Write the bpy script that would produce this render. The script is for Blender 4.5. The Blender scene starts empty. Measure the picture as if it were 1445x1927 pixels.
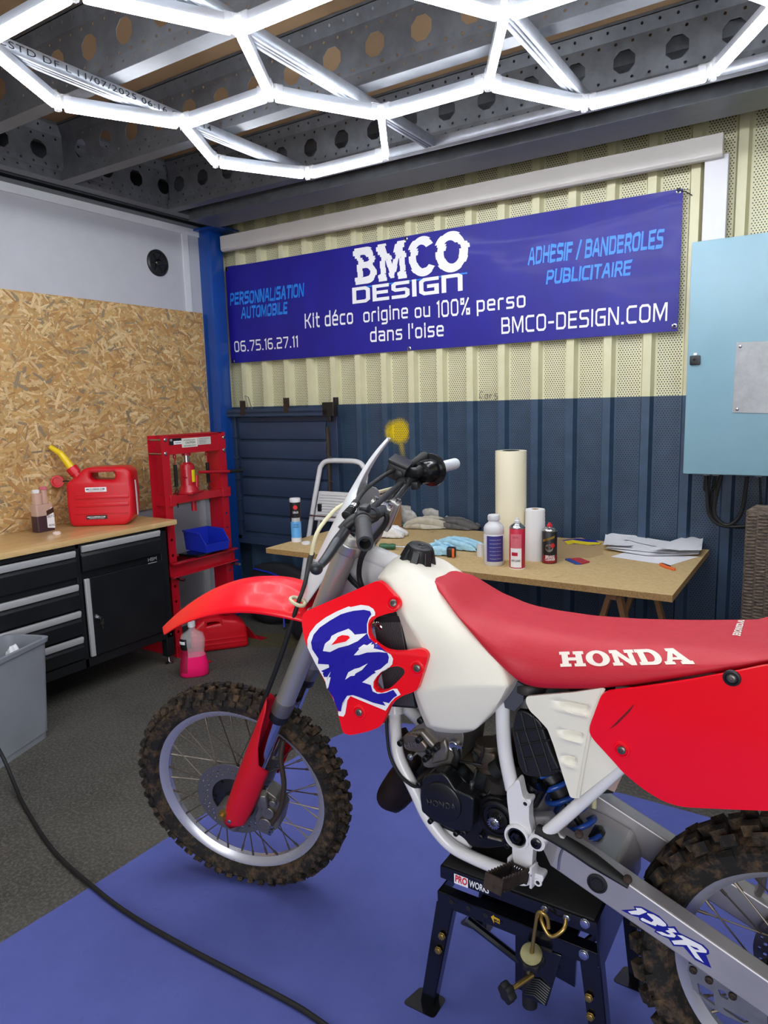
import bpy, bmesh, math, random
from mathutils import Vector, Matrix, Quaternion
from mathutils.bvhtree import BVHTree
from mathutils import noise as mnoise
random.seed(7)
PI = math.pi
V = Vector
sc = bpy.context.scene
col = sc.collection

# ------------------------------------------------------------ camera
IMG_W, IMG_H = 1445.0, 1927.0
CX, CY, FPX = 722.5, 963.5, 1320.8
CAM = V((0.0, 0.0, 1.505))
_a, _b, _c = math.radians(-32.69), math.radians(8.822), math.radians(1.529)
_fwd = V((math.sin(_a) * math.cos(_b), math.cos(_a) * math.cos(_b), -math.sin(_b)))
_right = V((math.cos(_a), -math.sin(_a), 0.0))
_down = _fwd.cross(_right)
_r2 = _right * math.cos(_c) + _down * math.sin(_c)
_d2 = _right * -math.sin(_c) + _down * math.cos(_c)
cam_data = bpy.data.cameras.new('camera')
cam = bpy.data.objects.new('camera', cam_data)
col.objects.link(cam)
cam_data.sensor_fit = 'VERTICAL'
cam_data.sensor_height = 24.0
cam_data.lens = 24.0 * FPX / IMG_H
cam_data.clip_start = 0.02
cam.matrix_world = Matrix(((_r2.x, -_d2.x, -_fwd.x, CAM.x), (_r2.y, -_d2.y, -_fwd.y, CAM.y),
                           (_r2.z, -_d2.z, -_fwd.z, CAM.z), (0, 0, 0, 1)))
sc.camera = cam

# ------------------------------------------------------------ world, exposure
world = bpy.data.worlds.new('world')
sc.world = world
world.use_nodes = True
world.node_tree.nodes['Background'].inputs[0].default_value = (0.92, 0.94, 1.0, 1)
world.node_tree.nodes['Background'].inputs[1].default_value = 0.35
sc.view_settings.view_transform = 'Standard'
sc.view_settings.look = 'None'
sc.view_settings.gamma = 1.0
sc.view_settings.exposure = 0.0
sc.cycles.use_denoising = True
sc.cycles.max_bounces = 8
sc.cycles.sample_clamp_indirect = 4.0
LAMP_STRENGTH = 37.0

# fill light added out of frame behind the camera to brighten the near side
def area_light(name, loc, target, size, power, colr):
    l = bpy.data.lights.new(name, 'AREA')
    l.shape = 'RECTANGLE'; l.size, l.size_y = size; l.energy = power; l.color = colr
    o = bpy.data.objects.new(name, l); col.objects.link(o)
    o.location = loc
    o.rotation_euler = (V(target) - V(loc)).to_track_quat('-Z', 'Y').to_euler()
    return o
area_light('camera_side_fill', (0.6, -2.6, 1.7), (-1.2, 2.0, 0.9), (3.0, 2.2), 105, (0.95, 0.97, 1.0))

# ------------------------------------------------------------ pixel of the photo -> point on a plane of the place
def ray(x, y):
    return _r2 * ((x - CX) / FPX) + _d2 * ((y - CY) / FPX) + _fwd
def onz(x, y, z=0.0):
    d = ray(x, y); return CAM + d * ((z - CAM.z) / d.z)
def ony(x, y, Y):
    d = ray(x, y); return CAM + d * (Y / d.y)
def onx(x, y, X):
    d = ray(x, y); return CAM + d * (X / d.x)
def zoom(ox, oy, s):
    return lambda *p: (ox + p[0] / s, oy + p[1] / s)
zA = zoom(250, 1000, 2.752); zB = zoom(650, 1200, 2.89); zC = zoom(945, 1200, 2.89); zD = zoom(720, 1560, 2.779)
zE = zoom(1045, 1500, 3.6125); zF = zoom(560, 830, 4.25); zH = zoom(540, 1050, 3.44); zR = zoom(1145, 1500, 4.513)
zP = zoom(270, 800, 7.225); zJ = zoom(0, 820, 5.16); zL = zoom(0, 800, 2.89); zT = zoom(845, 820, 2.408); zM = zoom(400, 800, 2.408)

# ------------------------------------------------------------ materials
def srgb(h):
    if isinstance(h, str):
        h = [int(h[i:i + 2], 16) / 255 for i in (0, 2, 4)]
    return tuple(((c / 12.92) if c <= 0.04045 else ((c + 0.055) / 1.055) ** 2.4) for c in h) + (1.0,)
MATS = {}
class NT:
    def __init__(s, m): s.t = m.node_tree; s.n = s.t.nodes; s.l = s.t.links; s.b = s.n['Principled BSDF']
    def node(s, typ, **kw):
        nd = s.n.new(typ)
        for k, v in kw.items():
            if k.startswith('i_'):
                key = k[2:]; key = int(key) if key.isdigit() else key.replace('_', ' ')
                nd.inputs[key].default_value = v
            else: setattr(nd, k, v)
        return nd
    def link(s, a, b): s.l.new(a, b)
    def math(s, op, a, b=None, c=None, clamp=False):
        nd = s.n.new('ShaderNodeMath'); nd.operation = op; nd.use_clamp = clamp
        for i, x in enumerate((a, b, c)):
            if x is None: continue
            if isinstance(x, (int, float)): nd.inputs[i].default_value = x
            else: s.l.new(x, nd.inputs[i])
        return nd.outputs[0]
    def mix(s, fac, a, b):
        nd = s.n.new('ShaderNodeMix'); nd.data_type = 'RGBA'
        for i, x in ((0, fac), (6, a), (7, b)):
            if isinstance(x, (int, float)): nd.inputs[i].default_value = x
            elif isinstance(x, tuple): nd.inputs[i].default_value = x
            else: s.l.new(x, nd.inputs[i])
        return nd.outputs[2]
    def coord(s, which='Object'):
        return s.node('ShaderNodeTexCoord').outputs[which]
    def noise(s, scale, detail=4, rough=0.6, vec=None, sc3=None):
        vec = vec or s.coord()
        if sc3:
            mp = s.node('ShaderNodeMapping'); mp.inputs['Scale'].default_value = sc3; s.link(vec, mp.inputs[0]); vec = mp.outputs[0]
        nd = s.node('ShaderNodeTexNoise', i_Scale=scale, i_Detail=detail, i_Roughness=rough); s.link(vec, nd.inputs['Vector'])
        return nd.outputs['Fac']
    def ramp(s, fac, *stops):
        nd = s.node('ShaderNodeValToRGB'); e = nd.color_ramp.elements
        while len(e) < len(stops): e.new(0.5)
        for k, (p, c) in enumerate(stops):
            e[k].position = p; e[k].color = c if isinstance(c, tuple) else (c, c, c, 1)
        s.link(fac, nd.inputs[0]); return nd.outputs[0]
    def bump(s, h, strength=0.3, dist=0.002):
        nd = s.node('ShaderNodeBump', i_Strength=strength, i_Distance=dist); s.link(h, nd.inputs['Height'])
        s.link(nd.outputs[0], s.b.inputs['Normal'])
def mat(name, c, rough=0.5, metal=0.0, coat=0.0, var=0.0, vscale=30, bump=0.0, bscale=200, spec=0.5, c2=None, sc3=None):
    if name in MATS: return MATS[name]
    m = bpy.data.materials.new(name); m.use_nodes = True; MATS[name] = m
    t = NT(m); b = t.b
    c = srgb(c)
    b.inputs['Base Color'].default_value = c; b.inputs['Roughness'].default_value = rough
    b.inputs['Metallic'].default_value = metal; b.inputs['Coat Weight'].default_value = coat
    b.inputs['Coat Roughness'].default_value = 0.08; b.inputs['Specular IOR Level'].default_value = spec
    n = t.noise(vscale, 5, 0.65, sc3=sc3)
    if c2 is not None or var:
        cb = srgb(c2) if c2 is not None else tuple(min(1, x * (1 + var)) for x in c[:3]) + (1,)
        ca = c if c2 is not None else tuple(x * (1 - var) for x in c[:3]) + (1,)
        t.link(t.mix(t.ramp(n, (0.35, 0.0), (0.65, 1.0)), ca, cb), b.inputs['Base Color'])
    dv = 0.012 if metal > .5 or coat > 0 or rough < .3 else 0.05
    t.link(t.ramp(n, (0.3, max(0, rough - dv)), (0.7, min(1, rough + dv))), b.inputs['Roughness'])
    if bump:
        t.bump(t.noise(bscale, 3, 0.6), bump)
    return m

# ------------------------------------------------------------ mesh helpers
def B_():
    return bmesh.new()
def box(bm, c, s, rot=None, bevel=0.0, seg=2):
    c = V(c); M = Matrix.Translation(c)
    if rot is not None: M = M @ (rot if isinstance(rot, Matrix) else Matrix.Rotation(rot, 4, 'Z'))
    M = M @ Matrix.Diagonal((s[0], s[1], s[2], 1))
    g = bmesh.ops.create_cube(bm, size=1, matrix=M)
    if bevel:
        ed = list({e for v in g['verts'] for e in v.link_edges})
        bmesh.ops.bevel(bm, geom=ed, offset=bevel, segments=seg, affect='EDGES', profile=0.6, clamp_overlap=True)
def box2(bm, a, b, bevel=0.0, seg=2):
    a = V(a); b = V(b)
    box(bm, (a + b) / 2, [abs(q) for q in (b - a)], None, bevel, seg)
def frame_of(d):
    d = V(d).normalized(); up = V((0, 0, 1)) if abs(d.z) < 0.95 else V((1, 0, 0))
    u = d.cross(up).normalized(); w = u.cross(d).normalized()
    return u, w
def ring(bm, c, u, w, ru, rw=None, n=16, ph=0.0):
    rw = ru if rw is None else rw
    return [bm.verts.new(V(c) + u * (ru * math.cos(2 * PI * k / n + ph)) + w * (rw * math.sin(2 * PI * k / n + ph))) for k in range(n)]
def bridge(bm, a, b):
    n = len(a)
    for k in range(n):
        try: bm.faces.new((a[k], a[(k + 1) % n], b[(k + 1) % n], b[k]))
        except ValueError: pass
def cap(bm, r, flip=False):
    try: bm.faces.new(list(reversed(r)) if flip else r)
    except ValueError: pass
def cyl(bm, p, q, r, r2=None, n=18, cap0=True, cap1=True):
    p = V(p); q = V(q); u, w = frame_of(q - p)
    a = ring(bm, p, u, w, r, n=n); b = ring(bm, q, u, w, r if r2 is None else r2, n=n)
    bridge(bm, a, b)
    if cap0: cap(bm, a, True)
    if cap1: cap(bm, b)
def lathe(bm, prof, o, axis=(0, 0, 1), n=28, close=False):
    o = V(o); ax = V(axis).normalized(); u, w = frame_of(ax); prev = None; first = None
    for r, h in prof:
        rg = ring(bm, o + ax * h, u, w, max(r, 1e-4), n=n)
        if prev: bridge(bm, prev, rg)
        else: first = rg
        prev = rg
    if close: bridge(bm, prev, first)
    else:
        cap(bm, first, True); cap(bm, prev)
def tube(bm, pts, r, n=10, closed=False, caps=True, smooth=0, flat=1.0):
    pts = [V(p) for p in pts]
    if smooth: pts = spline(pts, smooth, closed)
    m = len(pts); rs = r if isinstance(r, (list, tuple)) else [r] * m
    if len(rs) != m:
        rs = [rs[min(len(rs) - 1, int(i * (len(rs) - 1) / (m - 1)))] + (rs[min(len(rs) - 1, int(i * (len(rs) - 1) / (m - 1)) + 1)] - rs[min(len(rs) - 1, int(i * (len(rs) - 1) / (m - 1)))]) * ((i * (len(rs) - 1) / (m - 1)) % 1) for i in range(m)]
    prev = None; first = None; u = None
    for i, p in enumerate(pts):
        if closed: d = (pts[(i + 1) % m] - pts[i - 1])
        else: d = pts[min(i + 1, m - 1)] - pts[max(i - 1, 0)]
        d.normalize()
        if u is None: u, w = frame_of(d)
        else:
            u = (u - d * u.dot(d)).normalized(); w = u.cross(d).normalized()
        rg = ring(bm, p, u, w, rs[i], rs[i] * flat, n)
        if prev: bridge(bm, prev, rg)
        else: first = rg
        prev = rg
    if closed: bridge(bm, prev, first)
    elif caps: cap(bm, first, True); cap(bm, prev)
def spline(pts, k=6, closed=False):
    out = []; n = len(pts)
    for i in range(n if closed else n - 1):
        p0 = pts[(i - 1) % n] if closed or i > 0 else pts[0] * 2 - pts[1]
        p1 = pts[i]; p2 = pts[(i + 1) % n]
        p3 = pts[(i + 2) % n] if closed or i + 2 < n else pts[-1] * 2 - pts[-2]
        for j in range(k):
            t = j / k
            out.append(0.5 * ((2 * p1) + (p2 - p0) * t + (2 * p0 - 5 * p1 + 4 * p2 - p3) * t * t + (3 * p1 - p0 - 3 * p2 + p3) * t ** 3))
    if not closed: out.append(pts[-1].copy())
    return out
def prism(bm, pts, thick):
    """polygon (list of 3D points) extruded along the vector thick"""
    t = V(thick)
    a = [bm.verts.new(V(p)) for p in pts]; b = [bm.verts.new(V(p) + t) for p in pts]
    cap(bm, a, True); cap(bm, b); bridge(bm, a, b)
def loft(bm, rings, closed=True, caps=True):
    prev = None; first = None
    for rg in rings:
        vs = [bm.verts.new(V(p)) for p in rg]
        if prev:
            n = len(vs)
            for k in range(n if closed else n - 1):
                try: bm.faces.new((prev[k], prev[(k + 1) % n], vs[(k + 1) % n], vs[k]))
                except ValueError: pass
        else: first = vs
        prev = vs
    if caps: cap(bm, first, True); cap(bm, prev)
def fillet(pts, r, n=4):
    """round the corners of a 2D/3D closed polygon; r a number or one per corner"""
    out = []; m = len(pts); P = [V(p) for p in pts]
    for i in range(m):
        a, b, c = P[i - 1], P[i], P[(i + 1) % m]
        rr = r[i] if isinstance(r, (list, tuple)) else r
        l1 = min(rr, (a - b).length * 0.45); l2 = min(rr, (c - b).length * 0.45)
        if rr <= 0: out.append(b); continue
        p = b + (a - b).normalized() * l1; q = b + (c - b).normalized() * l2
        for k in range(n + 1):
            t = k / n
            out.append(p * (1 - t) ** 2 + b * (2 * t * (1 - t)) + q * t * t)
    return out
def fill2d(outline, holes=(), ext=0.0, bevel=0.0):
    """filled 2D shape (with holes) as a mesh in XY, extruded +-ext"""
    cu = bpy.data.curves.new('tmp', 'CURVE'); cu.dimensions = '2D'; cu.fill_mode = 'BOTH'; cu.extrude = ext
    cu.bevel_depth = bevel; cu.bevel_resolution = 2; cu.offset = -bevel
    for lp in [outline] + list(holes):
        sp = cu.splines.new('POLY'); sp.points.add(len(lp) - 1); sp.use_cyclic_u = True
        for k, p in enumerate(lp): sp.points[k].co = (p[0], p[1], 0, 1)
    o = bpy.data.objects.new('tmp', cu)
    me = o.to_mesh(); bm = bmesh.new(); bm.from_mesh(me); o.to_mesh_clear()
    bpy.data.objects.remove(o); bpy.data.curves.remove(cu)
    bmesh.ops.remove_doubles(bm, verts=bm.verts, dist=1e-6)
    return bm
def place(bm, O, U, W, N):
    """take XY(Z) coordinates of bm into the frame O + x*U + y*W + z*N"""
    O, U, W, N = V(O), V(U), V(W), V(N)
    for v in bm.verts:
        v.co = O + U * v.co.x + W * v.co.y + N * v.co.z
def dice(bm, step, axes=(0, 1)):
    for ax in axes:
        lo = min(v.co[ax] for v in bm.verts); hi = max(v.co[ax] for v in bm.verts)
        k = lo + step
        while k < hi - step * 0.2:
            n = V((0, 0, 0)); n[ax] = 1; c = V((0, 0, 0)); c[ax] = k
            bmesh.ops.bisect_plane(bm, geom=bm.verts[:] + bm.edges[:] + bm.faces[:], plane_co=c, plane_no=n, dist=1e-7)
            k += step
def join(bm, other):
    me = bpy.data.meshes.new('tmp'); other.to_mesh(me); bm.from_mesh(me); bpy.data.meshes.remove(me); other.free()

def _base(bm):
    lo = [min(v.co[k] for v in bm.verts) for k in range(3)]; hi = [max(v.co[k] for v in bm.verts) for k in range(3)]
    return V(((lo[0] + hi[0]) / 2, (lo[1] + hi[1]) / 2, lo[2]))
WORLD = {}
def obj(name, bm, m, parent=None, smooth=40, bevel=0.0, subsurf=0, label=None, xf=None, keep_origin=False):
    if xf is not None: bmesh.ops.transform(bm, matrix=xf, verts=bm.verts)
    bmesh.ops.recalc_face_normals(bm, faces=bm.faces)
    org = WORLD[parent.name] if parent else (V((0, 0, 0)) if keep_origin else _base(bm))
    for v in bm.verts: v.co -= org
    me = bpy.data.meshes.new(name); bm.to_mesh(me); bm.free()
    for mm in (m if isinstance(m, (list, tuple)) else [m]): me.materials.append(mm)
    o = bpy.data.objects.new(name, me); col.objects.link(o)
    if parent: o.parent = parent
    else: o.location = org
    WORLD[o.name] = org
    if smooth:
        for p in me.polygons: p.use_smooth = True
        try: me.set_sharp_from_angle(angle=math.radians(smooth))
        except Exception: pass
    if bevel:
        md = o.modifiers.new('bevel', 'BEVEL'); md.width = bevel; md.segments = 3; md.limit_method = 'ANGLE'; md.angle_limit = math.radians(32)
    if subsurf:
        md = o.modifiers.new('subsurf', 'SUBSURF'); md.levels = subsurf; md.render_levels = subsurf
    if label: o['label'] = label
    return o
def thing(name, label, cat, loc, group=None):
    o = bpy.data.objects.new(name, None); col.objects.link(o); o.location = loc; o.empty_display_size = 0.05
    WORLD[o.name] = V(loc)
    return tag(o, label, cat, group)
def tag(o, label, cat, group=None):
    o['label'] = label; o['category'] = cat
    if group: o['group'] = group
    return o
def struct(name, bm, m, label=None, parent=None, **kw):
    o = obj(name, bm, m, parent, keep_origin=(parent is None), **kw)
    if not parent: o['kind'] = 'structure'
    if label: o['label'] = label
    return o
def dup(root, offset, label, rotz=None, group=None):
    def cp(o, par):
        c = o.copy(); col.objects.link(c); WORLD[c.name] = WORLD[o.name]
        if par is not None: c.parent = par
        for ch in [x for x in bpy.data.objects if x.parent == o]: cp(ch, c)
        return c
    r = cp(root, None); r.location = V(root.location) + V(offset)
    WORLD[r.name] = V(r.location)
    if rotz is not None: r.rotation_euler[2] = rotz
    r['label'] = label
    if group: r['group'] = group
    return r

# ------------------------------------------------------------ lettering
TECH = {}   # stroke letters on a 0..1 x 0..1 box (width first), squared techno shapes
def _g(ch, w, *strokes): TECH[ch] = (w, strokes)
c = 0.14
_O = ((c, 0), (.7 - c, 0), (.7, c), (.7, 1 - c), (.7 - c, 1), (c, 1), (0, 1 - c), (0, c), (c, 0))
_g('O', .7, _O); _g('0', .62, tuple((x * .88, y) for x, y in _O))
_g('B', .66, ((0, 0), (.54, 0), (.66, .12), (.66, .4), (.56, .5), (0, .5)), ((.56, .5), (.63, .6), (.63, .88), (.52, 1), (0, 1), (0, 0)))
_g('M', .9, ((0, 0), (0, 1), (.08, 1), (.45, .12), (.82, 1), (.9, 1), (.9, 0)))
_g('C', .64, ((.64, 1), (c, 1), (0, 1 - c), (0, c), (c, 0), (.64, 0)))
_g('D', .68, ((0, 0), (.68 - c, 0), (.68, c), (.68, 1 - c), (.68 - c, 1), (0, 1), (0, 0)))
_g('E', .6, ((.6, 0), (0, 0), (0, 1), (.6, 1)), ((0, .52), (.55, .52)))
_g('S', .64, ((0, 0), (.54, 0), (.64, .1), (.64, .42), (.54, .52), (.1, .52), (0, .62), (0, .9), (.1, 1), (.64, 1)))
_g('I', .0, ((0, 0), (0, 1))); _g('l', .0, ((0, 0), (0, 1.05)))
_g('G', .68, ((.68, 1), (c, 1), (0, 1 - c), (0, c), (c, 0), (.68, 0), (.68, .5), (.36, .5)))
_g('N', .7, ((0, 0), (0, 1), (.06, 1), (.64, 0), (.7, 0), (.7, 1)))
_g('-', .36, ((0, .45), (.36, .45))); _g('.', .06, ((0, .0), (.06, .0))); _g("'", .0, ((0, .8), (0, 1.05)))
_g('6', .62, ((.56, 1), (c, 1), (0, 1 - c), (0, c), (c, 0), (.5, 0), (.62, .12), (.62, .44), (.5, .56), (0, .56)))
_g('7', .6, ((0, 1), (.6, 1), (.6, .85), (.2, 0))); _g('5', .62, ((.6, 1), (0, 1), (0, .56), (.5, .56), (.62, .44), (.62, .12), (.5, 0), (0, 0)))
_g('1', .14, ((0, .92), (.14, 1), (.14, 0))); _g('2', .62, ((0, 1), (.5, 1), (.62, .88), (.62, .6), (.5, .52), (.1, .5), (0, .4), (0, 0), (.62, 0)))
_g('K', .64, ((0, 0), (0, 1)), ((.64, 1), (.3, .52), (.0, .52)), ((.3, .52), (.64, 0)))
_g('i', .0, ((0, 0), (0, .7)), ((0, .9), (0, 1.0))); _g('t', .34, ((.1, 1), (.1, .1), (.2, 0), (.34, 0)), ((0, .7), (.34, .7)))
_o = ((.1, 0), (.44, 0), (.54, .1), (.54, .6), (.44, .7), (.1, .7), (0, .6), (0, .1), (.1, 0))
_g('o', .54, _o); _g('d', .54, _o, ((.54, 0), (.54, 1.05))); _g('p', .54, _o, ((0, .7), (0, -.3)))
_g('c', .48, ((.48, .7), (.1, .7), (0, .6), (0, .1), (.1, 0), (.48, 0)))
_g('e', .54, ((.5, 0), (.1, 0), (0, .1), (0, .6), (.1, .7), (.44, .7), (.54, .6), (.54, .36), (0, .36)))
_g('é', .54, *(TECH['e'][1] + (((.22, .84), (.36, 1.05)),)))
_g('r', .34, ((0, 0), (0, .6), (.1, .7), (.34, .7))); _g('n', .54, ((0, 0), (0, .7), (.44, .7), (.54, .6), (.54, 0)))
_g('u', .54, ((0, .7), (0, .1), (.1, 0), (.54, 0), (.54, .7))); _g('a', .54, ((0, .7), (.44, .7), (.54, .6), (.54, 0), (.1, 0), (0, .1), (0, .3), (.1, .4), (.54, .4)))
_g('g', .54, ((.54, 0), (.1, 0), (0, .1), (0, .6), (.1, .7), (.54, .7), (.54, -.2), (.44, -.3), (.05, -.3)))
_g('s', .5, ((0, 0), (.42, 0), (.5, .08), (.5, .3), (.42, .37), (.08, .37), (0, .44), (0, .62), (.08, .7), (.5, .7)))
_g('%', .8, ((0, .7), (0, 1), (.25, 1), (.25, .7), (0, .7)), ((.55, 0), (.55, .3), (.8, .3), (.8, 0), (.55, 0)), ((.1, 0), (.7, 1)))
_g(' ', .3); _g('A', .7, ((0, 0), (.28, 1), (.44, 1), (.7, 0)), ((.12, .32), (.6, .32))); _g('P', .62, ((0, 0), (0, 1), (.5, 1), (.62, .88), (.62, .52), (.5, .42), (0, .42)))
_g('R', .64, ((0, 0), (0, 1), (.5, 1), (.62, .88), (.62, .56), (.5, .46), (0, .46)), ((.34, .46), (.64, 0)))
_g('L', .56, ((0, 1), (0, 0), (.56, 0))); _g('T', .64, ((0, 1), (.64, 1)), ((.32, 1), (.32, 0))); _g('U', .66, ((0, 1), (0, .12), (.12, 0), (.54, 0), (.66, .12), (.66, 1)))
_g('H', .66, ((0, 0), (0, 1)), ((.66, 0), (.66, 1)), ((0, .5), (.66, .5))); _g('F', .58, ((0, 0), (0, 1), (.58, 1)), ((0, .52), (.5, .52))); _g('/', .4, ((0, -.05), (.4, 1.05)))
_g('W', .95, ((0, 1), (.24, 0), (.47, .8), (.71, 0), (.95, 1))); _g('X', .66, ((0, 0), (.66, 1)), ((0, 1), (.66, 0))); _g('V', .66, ((0, 1), (.33, 0), (.66, 1)))
_g('\u2229', .7, ((0, 0), (0, 1), (.6, 1), (.7, .9), (.7, 0)))
_g('Z', .62, ((0, 1), (.62, 1), (0, 0), (.62, 0))); _g('3', .62, ((0, 1), (.5, 1), (.62, .88), (.62, .6), (.5, .52), (.2, .52)), ((.5, .52), (.62, .42), (.62, .12), (.5, 0), (0, 0)))
_g('k', .5, ((0, 0), (0, 1)), ((.5, .7), (.2, .38), (0, .38)), ((.2, .38), (.5, 0)))
def stroke(bm, pts, w):
    P = [V((p[0], p[1])) for p in pts]; n = len(P); closed = n > 3 and (P[0] - P[-1]).length < 1e-5
    if closed: P = P[:-1]; n -= 1
    L = []; R = []
    for i in range(n):
        a = P[i - 1] if (closed or i > 0) else None; b = P[(i + 1) % n] if (closed or i < n - 1) else None
        d1 = (P[i] - a).normalized() if a is not None else None; d2 = (b - P[i]).normalized() if b is not None else None
        p = P[i].copy()
        if d1 is None: p -= d2 * w / 2; m = V((-d2.y, d2.x)); k = 1
        elif d2 is None: p += d1 * w / 2; m = V((-d1.y, d1.x)); k = 1
        else:
            n1 = V((-d1.y, d1.x)); n2 = V((-d2.y, d2.x)); m = n1 + n2
            if m.length < 1e-4: m = n1; k = 1
            else: m.normalize(); k = min(1 / max(0.3, m.dot(n1)), 2.2)
        L.append(bm.verts.new((p.x + m.x * k * w / 2, p.y + m.y * k * w / 2, 0))); R.append(bm.verts.new((p.x - m.x * k * w / 2, p.y - m.y * k * w / 2, 0)))
    for i in range(n if closed else n - 1):
        j = (i + 1) % n
        bm.faces.new((L[i], R[i], R[j], L[j]))
def tech_text(s, h, w, sx=1.0, gap=0.2, shear=0.0, jag=0.0):
    """stroke lettering of cap height h and line width w (both in metres) in XY, starting at x = 0; returns (bm, width)"""
    bm = B_(); x = 0.0; rnd = random.Random(3)
    for ch in s:
        gw, st = TECH[ch]
        for p in st:
            stroke(bm, [((x + a * sx) * h, b * (h - w) + w / 2) for a, b in p], w)
        x += gw * sx + (gap + w / h if ch != ' ' else 0.12)
    for v in bm.verts:
        if jag: v.co.x += rnd.uniform(-jag, jag) * h; v.co.y += rnd.uniform(-jag, jag) * h * 0.7
        v.co.x += shear * v.co.y
    return bm, x * h
def font_text(s, h, bold=0.0, sx=1.0, shear=0.0, space=1.0):
    cu = bpy.data.curves.new('tmp', 'FONT'); cu.body = s; cu.size = 1.0; cu.offset = bold; cu.space_character = space; cu.resolution_u = 4
    o = bpy.data.objects.new('tmp', cu); me = o.to_mesh(); bm = bmesh.new(); bm.from_mesh(me); o.to_mesh_clear()
    bpy.data.objects.remove(o); bpy.data.curves.remove(cu)
    if not bm.verts: return bm, 0
    lo = min(v.co.x for v in bm.verts); k = h / 0.7
    for v in bm.verts: v.co = V(((v.co.x - lo) * k * sx + shear * v.co.y * k, v.co.y * k, 0))
    return bm, max(v.co.x for v in bm.verts)
def fit_quad(bm, w, h, c00, c10, c01, c11, y0=0.0):
    """bilinear map of the box 0..w x y0..y0+h onto four corner points (any dimension), as 3D/2D points"""
    out = []
    for v in bm.verts:
        s = v.co.x / w; t = (v.co.y - y0) / h
        out.append(tuple((1 - s) * (1 - t) * a + s * (1 - t) * b + (1 - s) * t * d + s * t * e for a, b, d, e in zip(c00, c10, c01, c11)))
    return out
def drape(bm, pix, target, off=0.0012, deps=None):
    """put the vertices of a lettering / decal mesh on the surface of the built object target, along the line of sight the photo shows them on"""
    bvh, org = target
    for v, p in zip(bm.verts, pix):
        d = ray(*p).normalized(); hit = bvh.ray_cast(CAM, d)
        if hit[0] is None:
            near = bvh.find_nearest(CAM + d * (hit_d[0] if hit_d else 1.8)); v.co = near[0] + near[1] * off; continue
        n = hit[1] if hit[1].dot(d) < 0 else -hit[1]
        hit_d[:] = [hit[3]]
        v.co = hit[0] + n * off
hit_d = []
def bvh_of(o):
    dg = bpy.context.evaluated_depsgraph_get(); e = o.evaluated_get(dg); me = e.to_mesh(); bm = bmesh.new(); bm.from_mesh(me); e.to_mesh_clear()
    org = WORLD[o.name]
    for v in bm.verts: v.co += org
    t = BVHTree.FromBMesh(bm); bm.free(); return (t, org)
def flat_decal(name, bm, O, U, W, m, parent, off=0.0008):
    """lettering lying on a flat face: origin O, right U, up W"""
    U = V(U).normalized(); W = V(W).normalized(); N = U.cross(W)
    place(bm, V(O) + N * off, U, W, N)
    return obj(name, bm, m, parent, smooth=0)
# ============================================================ MATERIALS
white_paint = mat('white_paint', 'd9dadc', 0.5, var=0.04, vscale=8)
panel_grey = mat('sandwich_panel', 'b9babf', 0.5, var=0.03, vscale=6, bump=0.15, bscale=90)
beige_trim = mat('beige_trunking', 'cfcac4', 0.4, var=0.03, vscale=5)
galv = mat('galvanised', 'a3a8b0', 0.45, 0.55, var=0.14, vscale=18)
galv_dark = mat('galvanised_dull', '63666b', 0.46, 0.4, var=0.16, vscale=14)
blue_steel = mat('blue_steel', '0f4596', 0.32, 0.0, coat=0.3, var=0.06, vscale=5)
navy = mat('navy_door', '2d3d57', 0.45, 0.0, var=0.12, vscale=5)
chip_deck = mat('chipboard_deck', '8a6f50', 0.8, var=0.08, vscale=3)
black_plastic = mat('black_plastic', '17181a', 0.42, var=0.1)
black_rubber = mat('black_rubber', '121314', 0.62, var=0.15)
black_gloss = mat('black_gloss', '0d0e12', 0.22, coat=0.4)
graphite = mat('graphite_steel', '17191d', 0.4, 0.1, var=0.08, vscale=6)
silver = mat('silver_paint', 'bcbec0', 0.36, 0.25)
steel = mat('steel', 'b0b2b4', 0.25, 1.0)
chrome = mat('chrome', 'd0d4da', 0.08, 1.0)
alu = mat('aluminium', 'a9abae', 0.36, 0.9, var=0.06, vscale=20)
alu_raw = mat('raw_aluminium', 'b4b1b4', 0.42, 0.5, var=0.06, vscale=9)
alu_cast = mat('cast_aluminium', '8d877f', 0.45, 0.85, var=0.12, vscale=30, bump=0.2, bscale=250)
brass = mat('zinc_yellow', 'b89a55', 0.3, 0.9)
press_red = mat('press_red', 'b30c22', 0.38, coat=0.3, var=0.05)
jerry_red = mat('jerrycan_red', 'd00d20', 0.36, var=0.04, bump=0.05)
bike_red = mat('gloss_red', 'f4001c', 0.22, coat=0.35, spec=0.5)
fender_red = mat('fender_red', 'f4001c', 0.33, coat=0.12)
seat_red = mat('seat_vinyl', 'bb0f27', 0.5, bump=0.25, bscale=420)
guard_red = mat('guard_red', 'd40f22', 0.42)
tank_white = mat('tank_white', 'e9e5d6', 0.36, var=0.02, vscale=7)
frame_white = mat('frame_white', 'e6e5e6', 0.22, coat=0.4)
plate_white = mat('plate_white', 'd9dde0', 0.3, coat=0.2)
decal_white = mat('decal_white', 'f0f0f2', 0.35)
decal_blue = mat('decal_blue', '1d159c', 0.3)
decal_lblue = mat('decal_light_blue', '2080e2', 0.4)
label_black = mat('label_black', '16161a', 0.4)
label_yellow = mat('label_yellow', 'f2dc1a', 0.4)
yellow_plastic = mat('yellow_plastic', 'f0cf12', 0.4)
bin_blue = mat('bin_blue', '1a2fb4', 0.35, var=0.05)
cream = mat('cream_vinyl', 'eee6c8', 0.4)
paper = mat('white_paper', 'eeeef2', 0.7)
tissue = mat('tissue', 'e6e6e6', 0.85, bump=0.3, bscale=120)
cloth_grey = mat('cloth_grey', 'b4b1aa', 0.95, var=0.2, vscale=40, bump=0.4, bscale=150)
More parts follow.
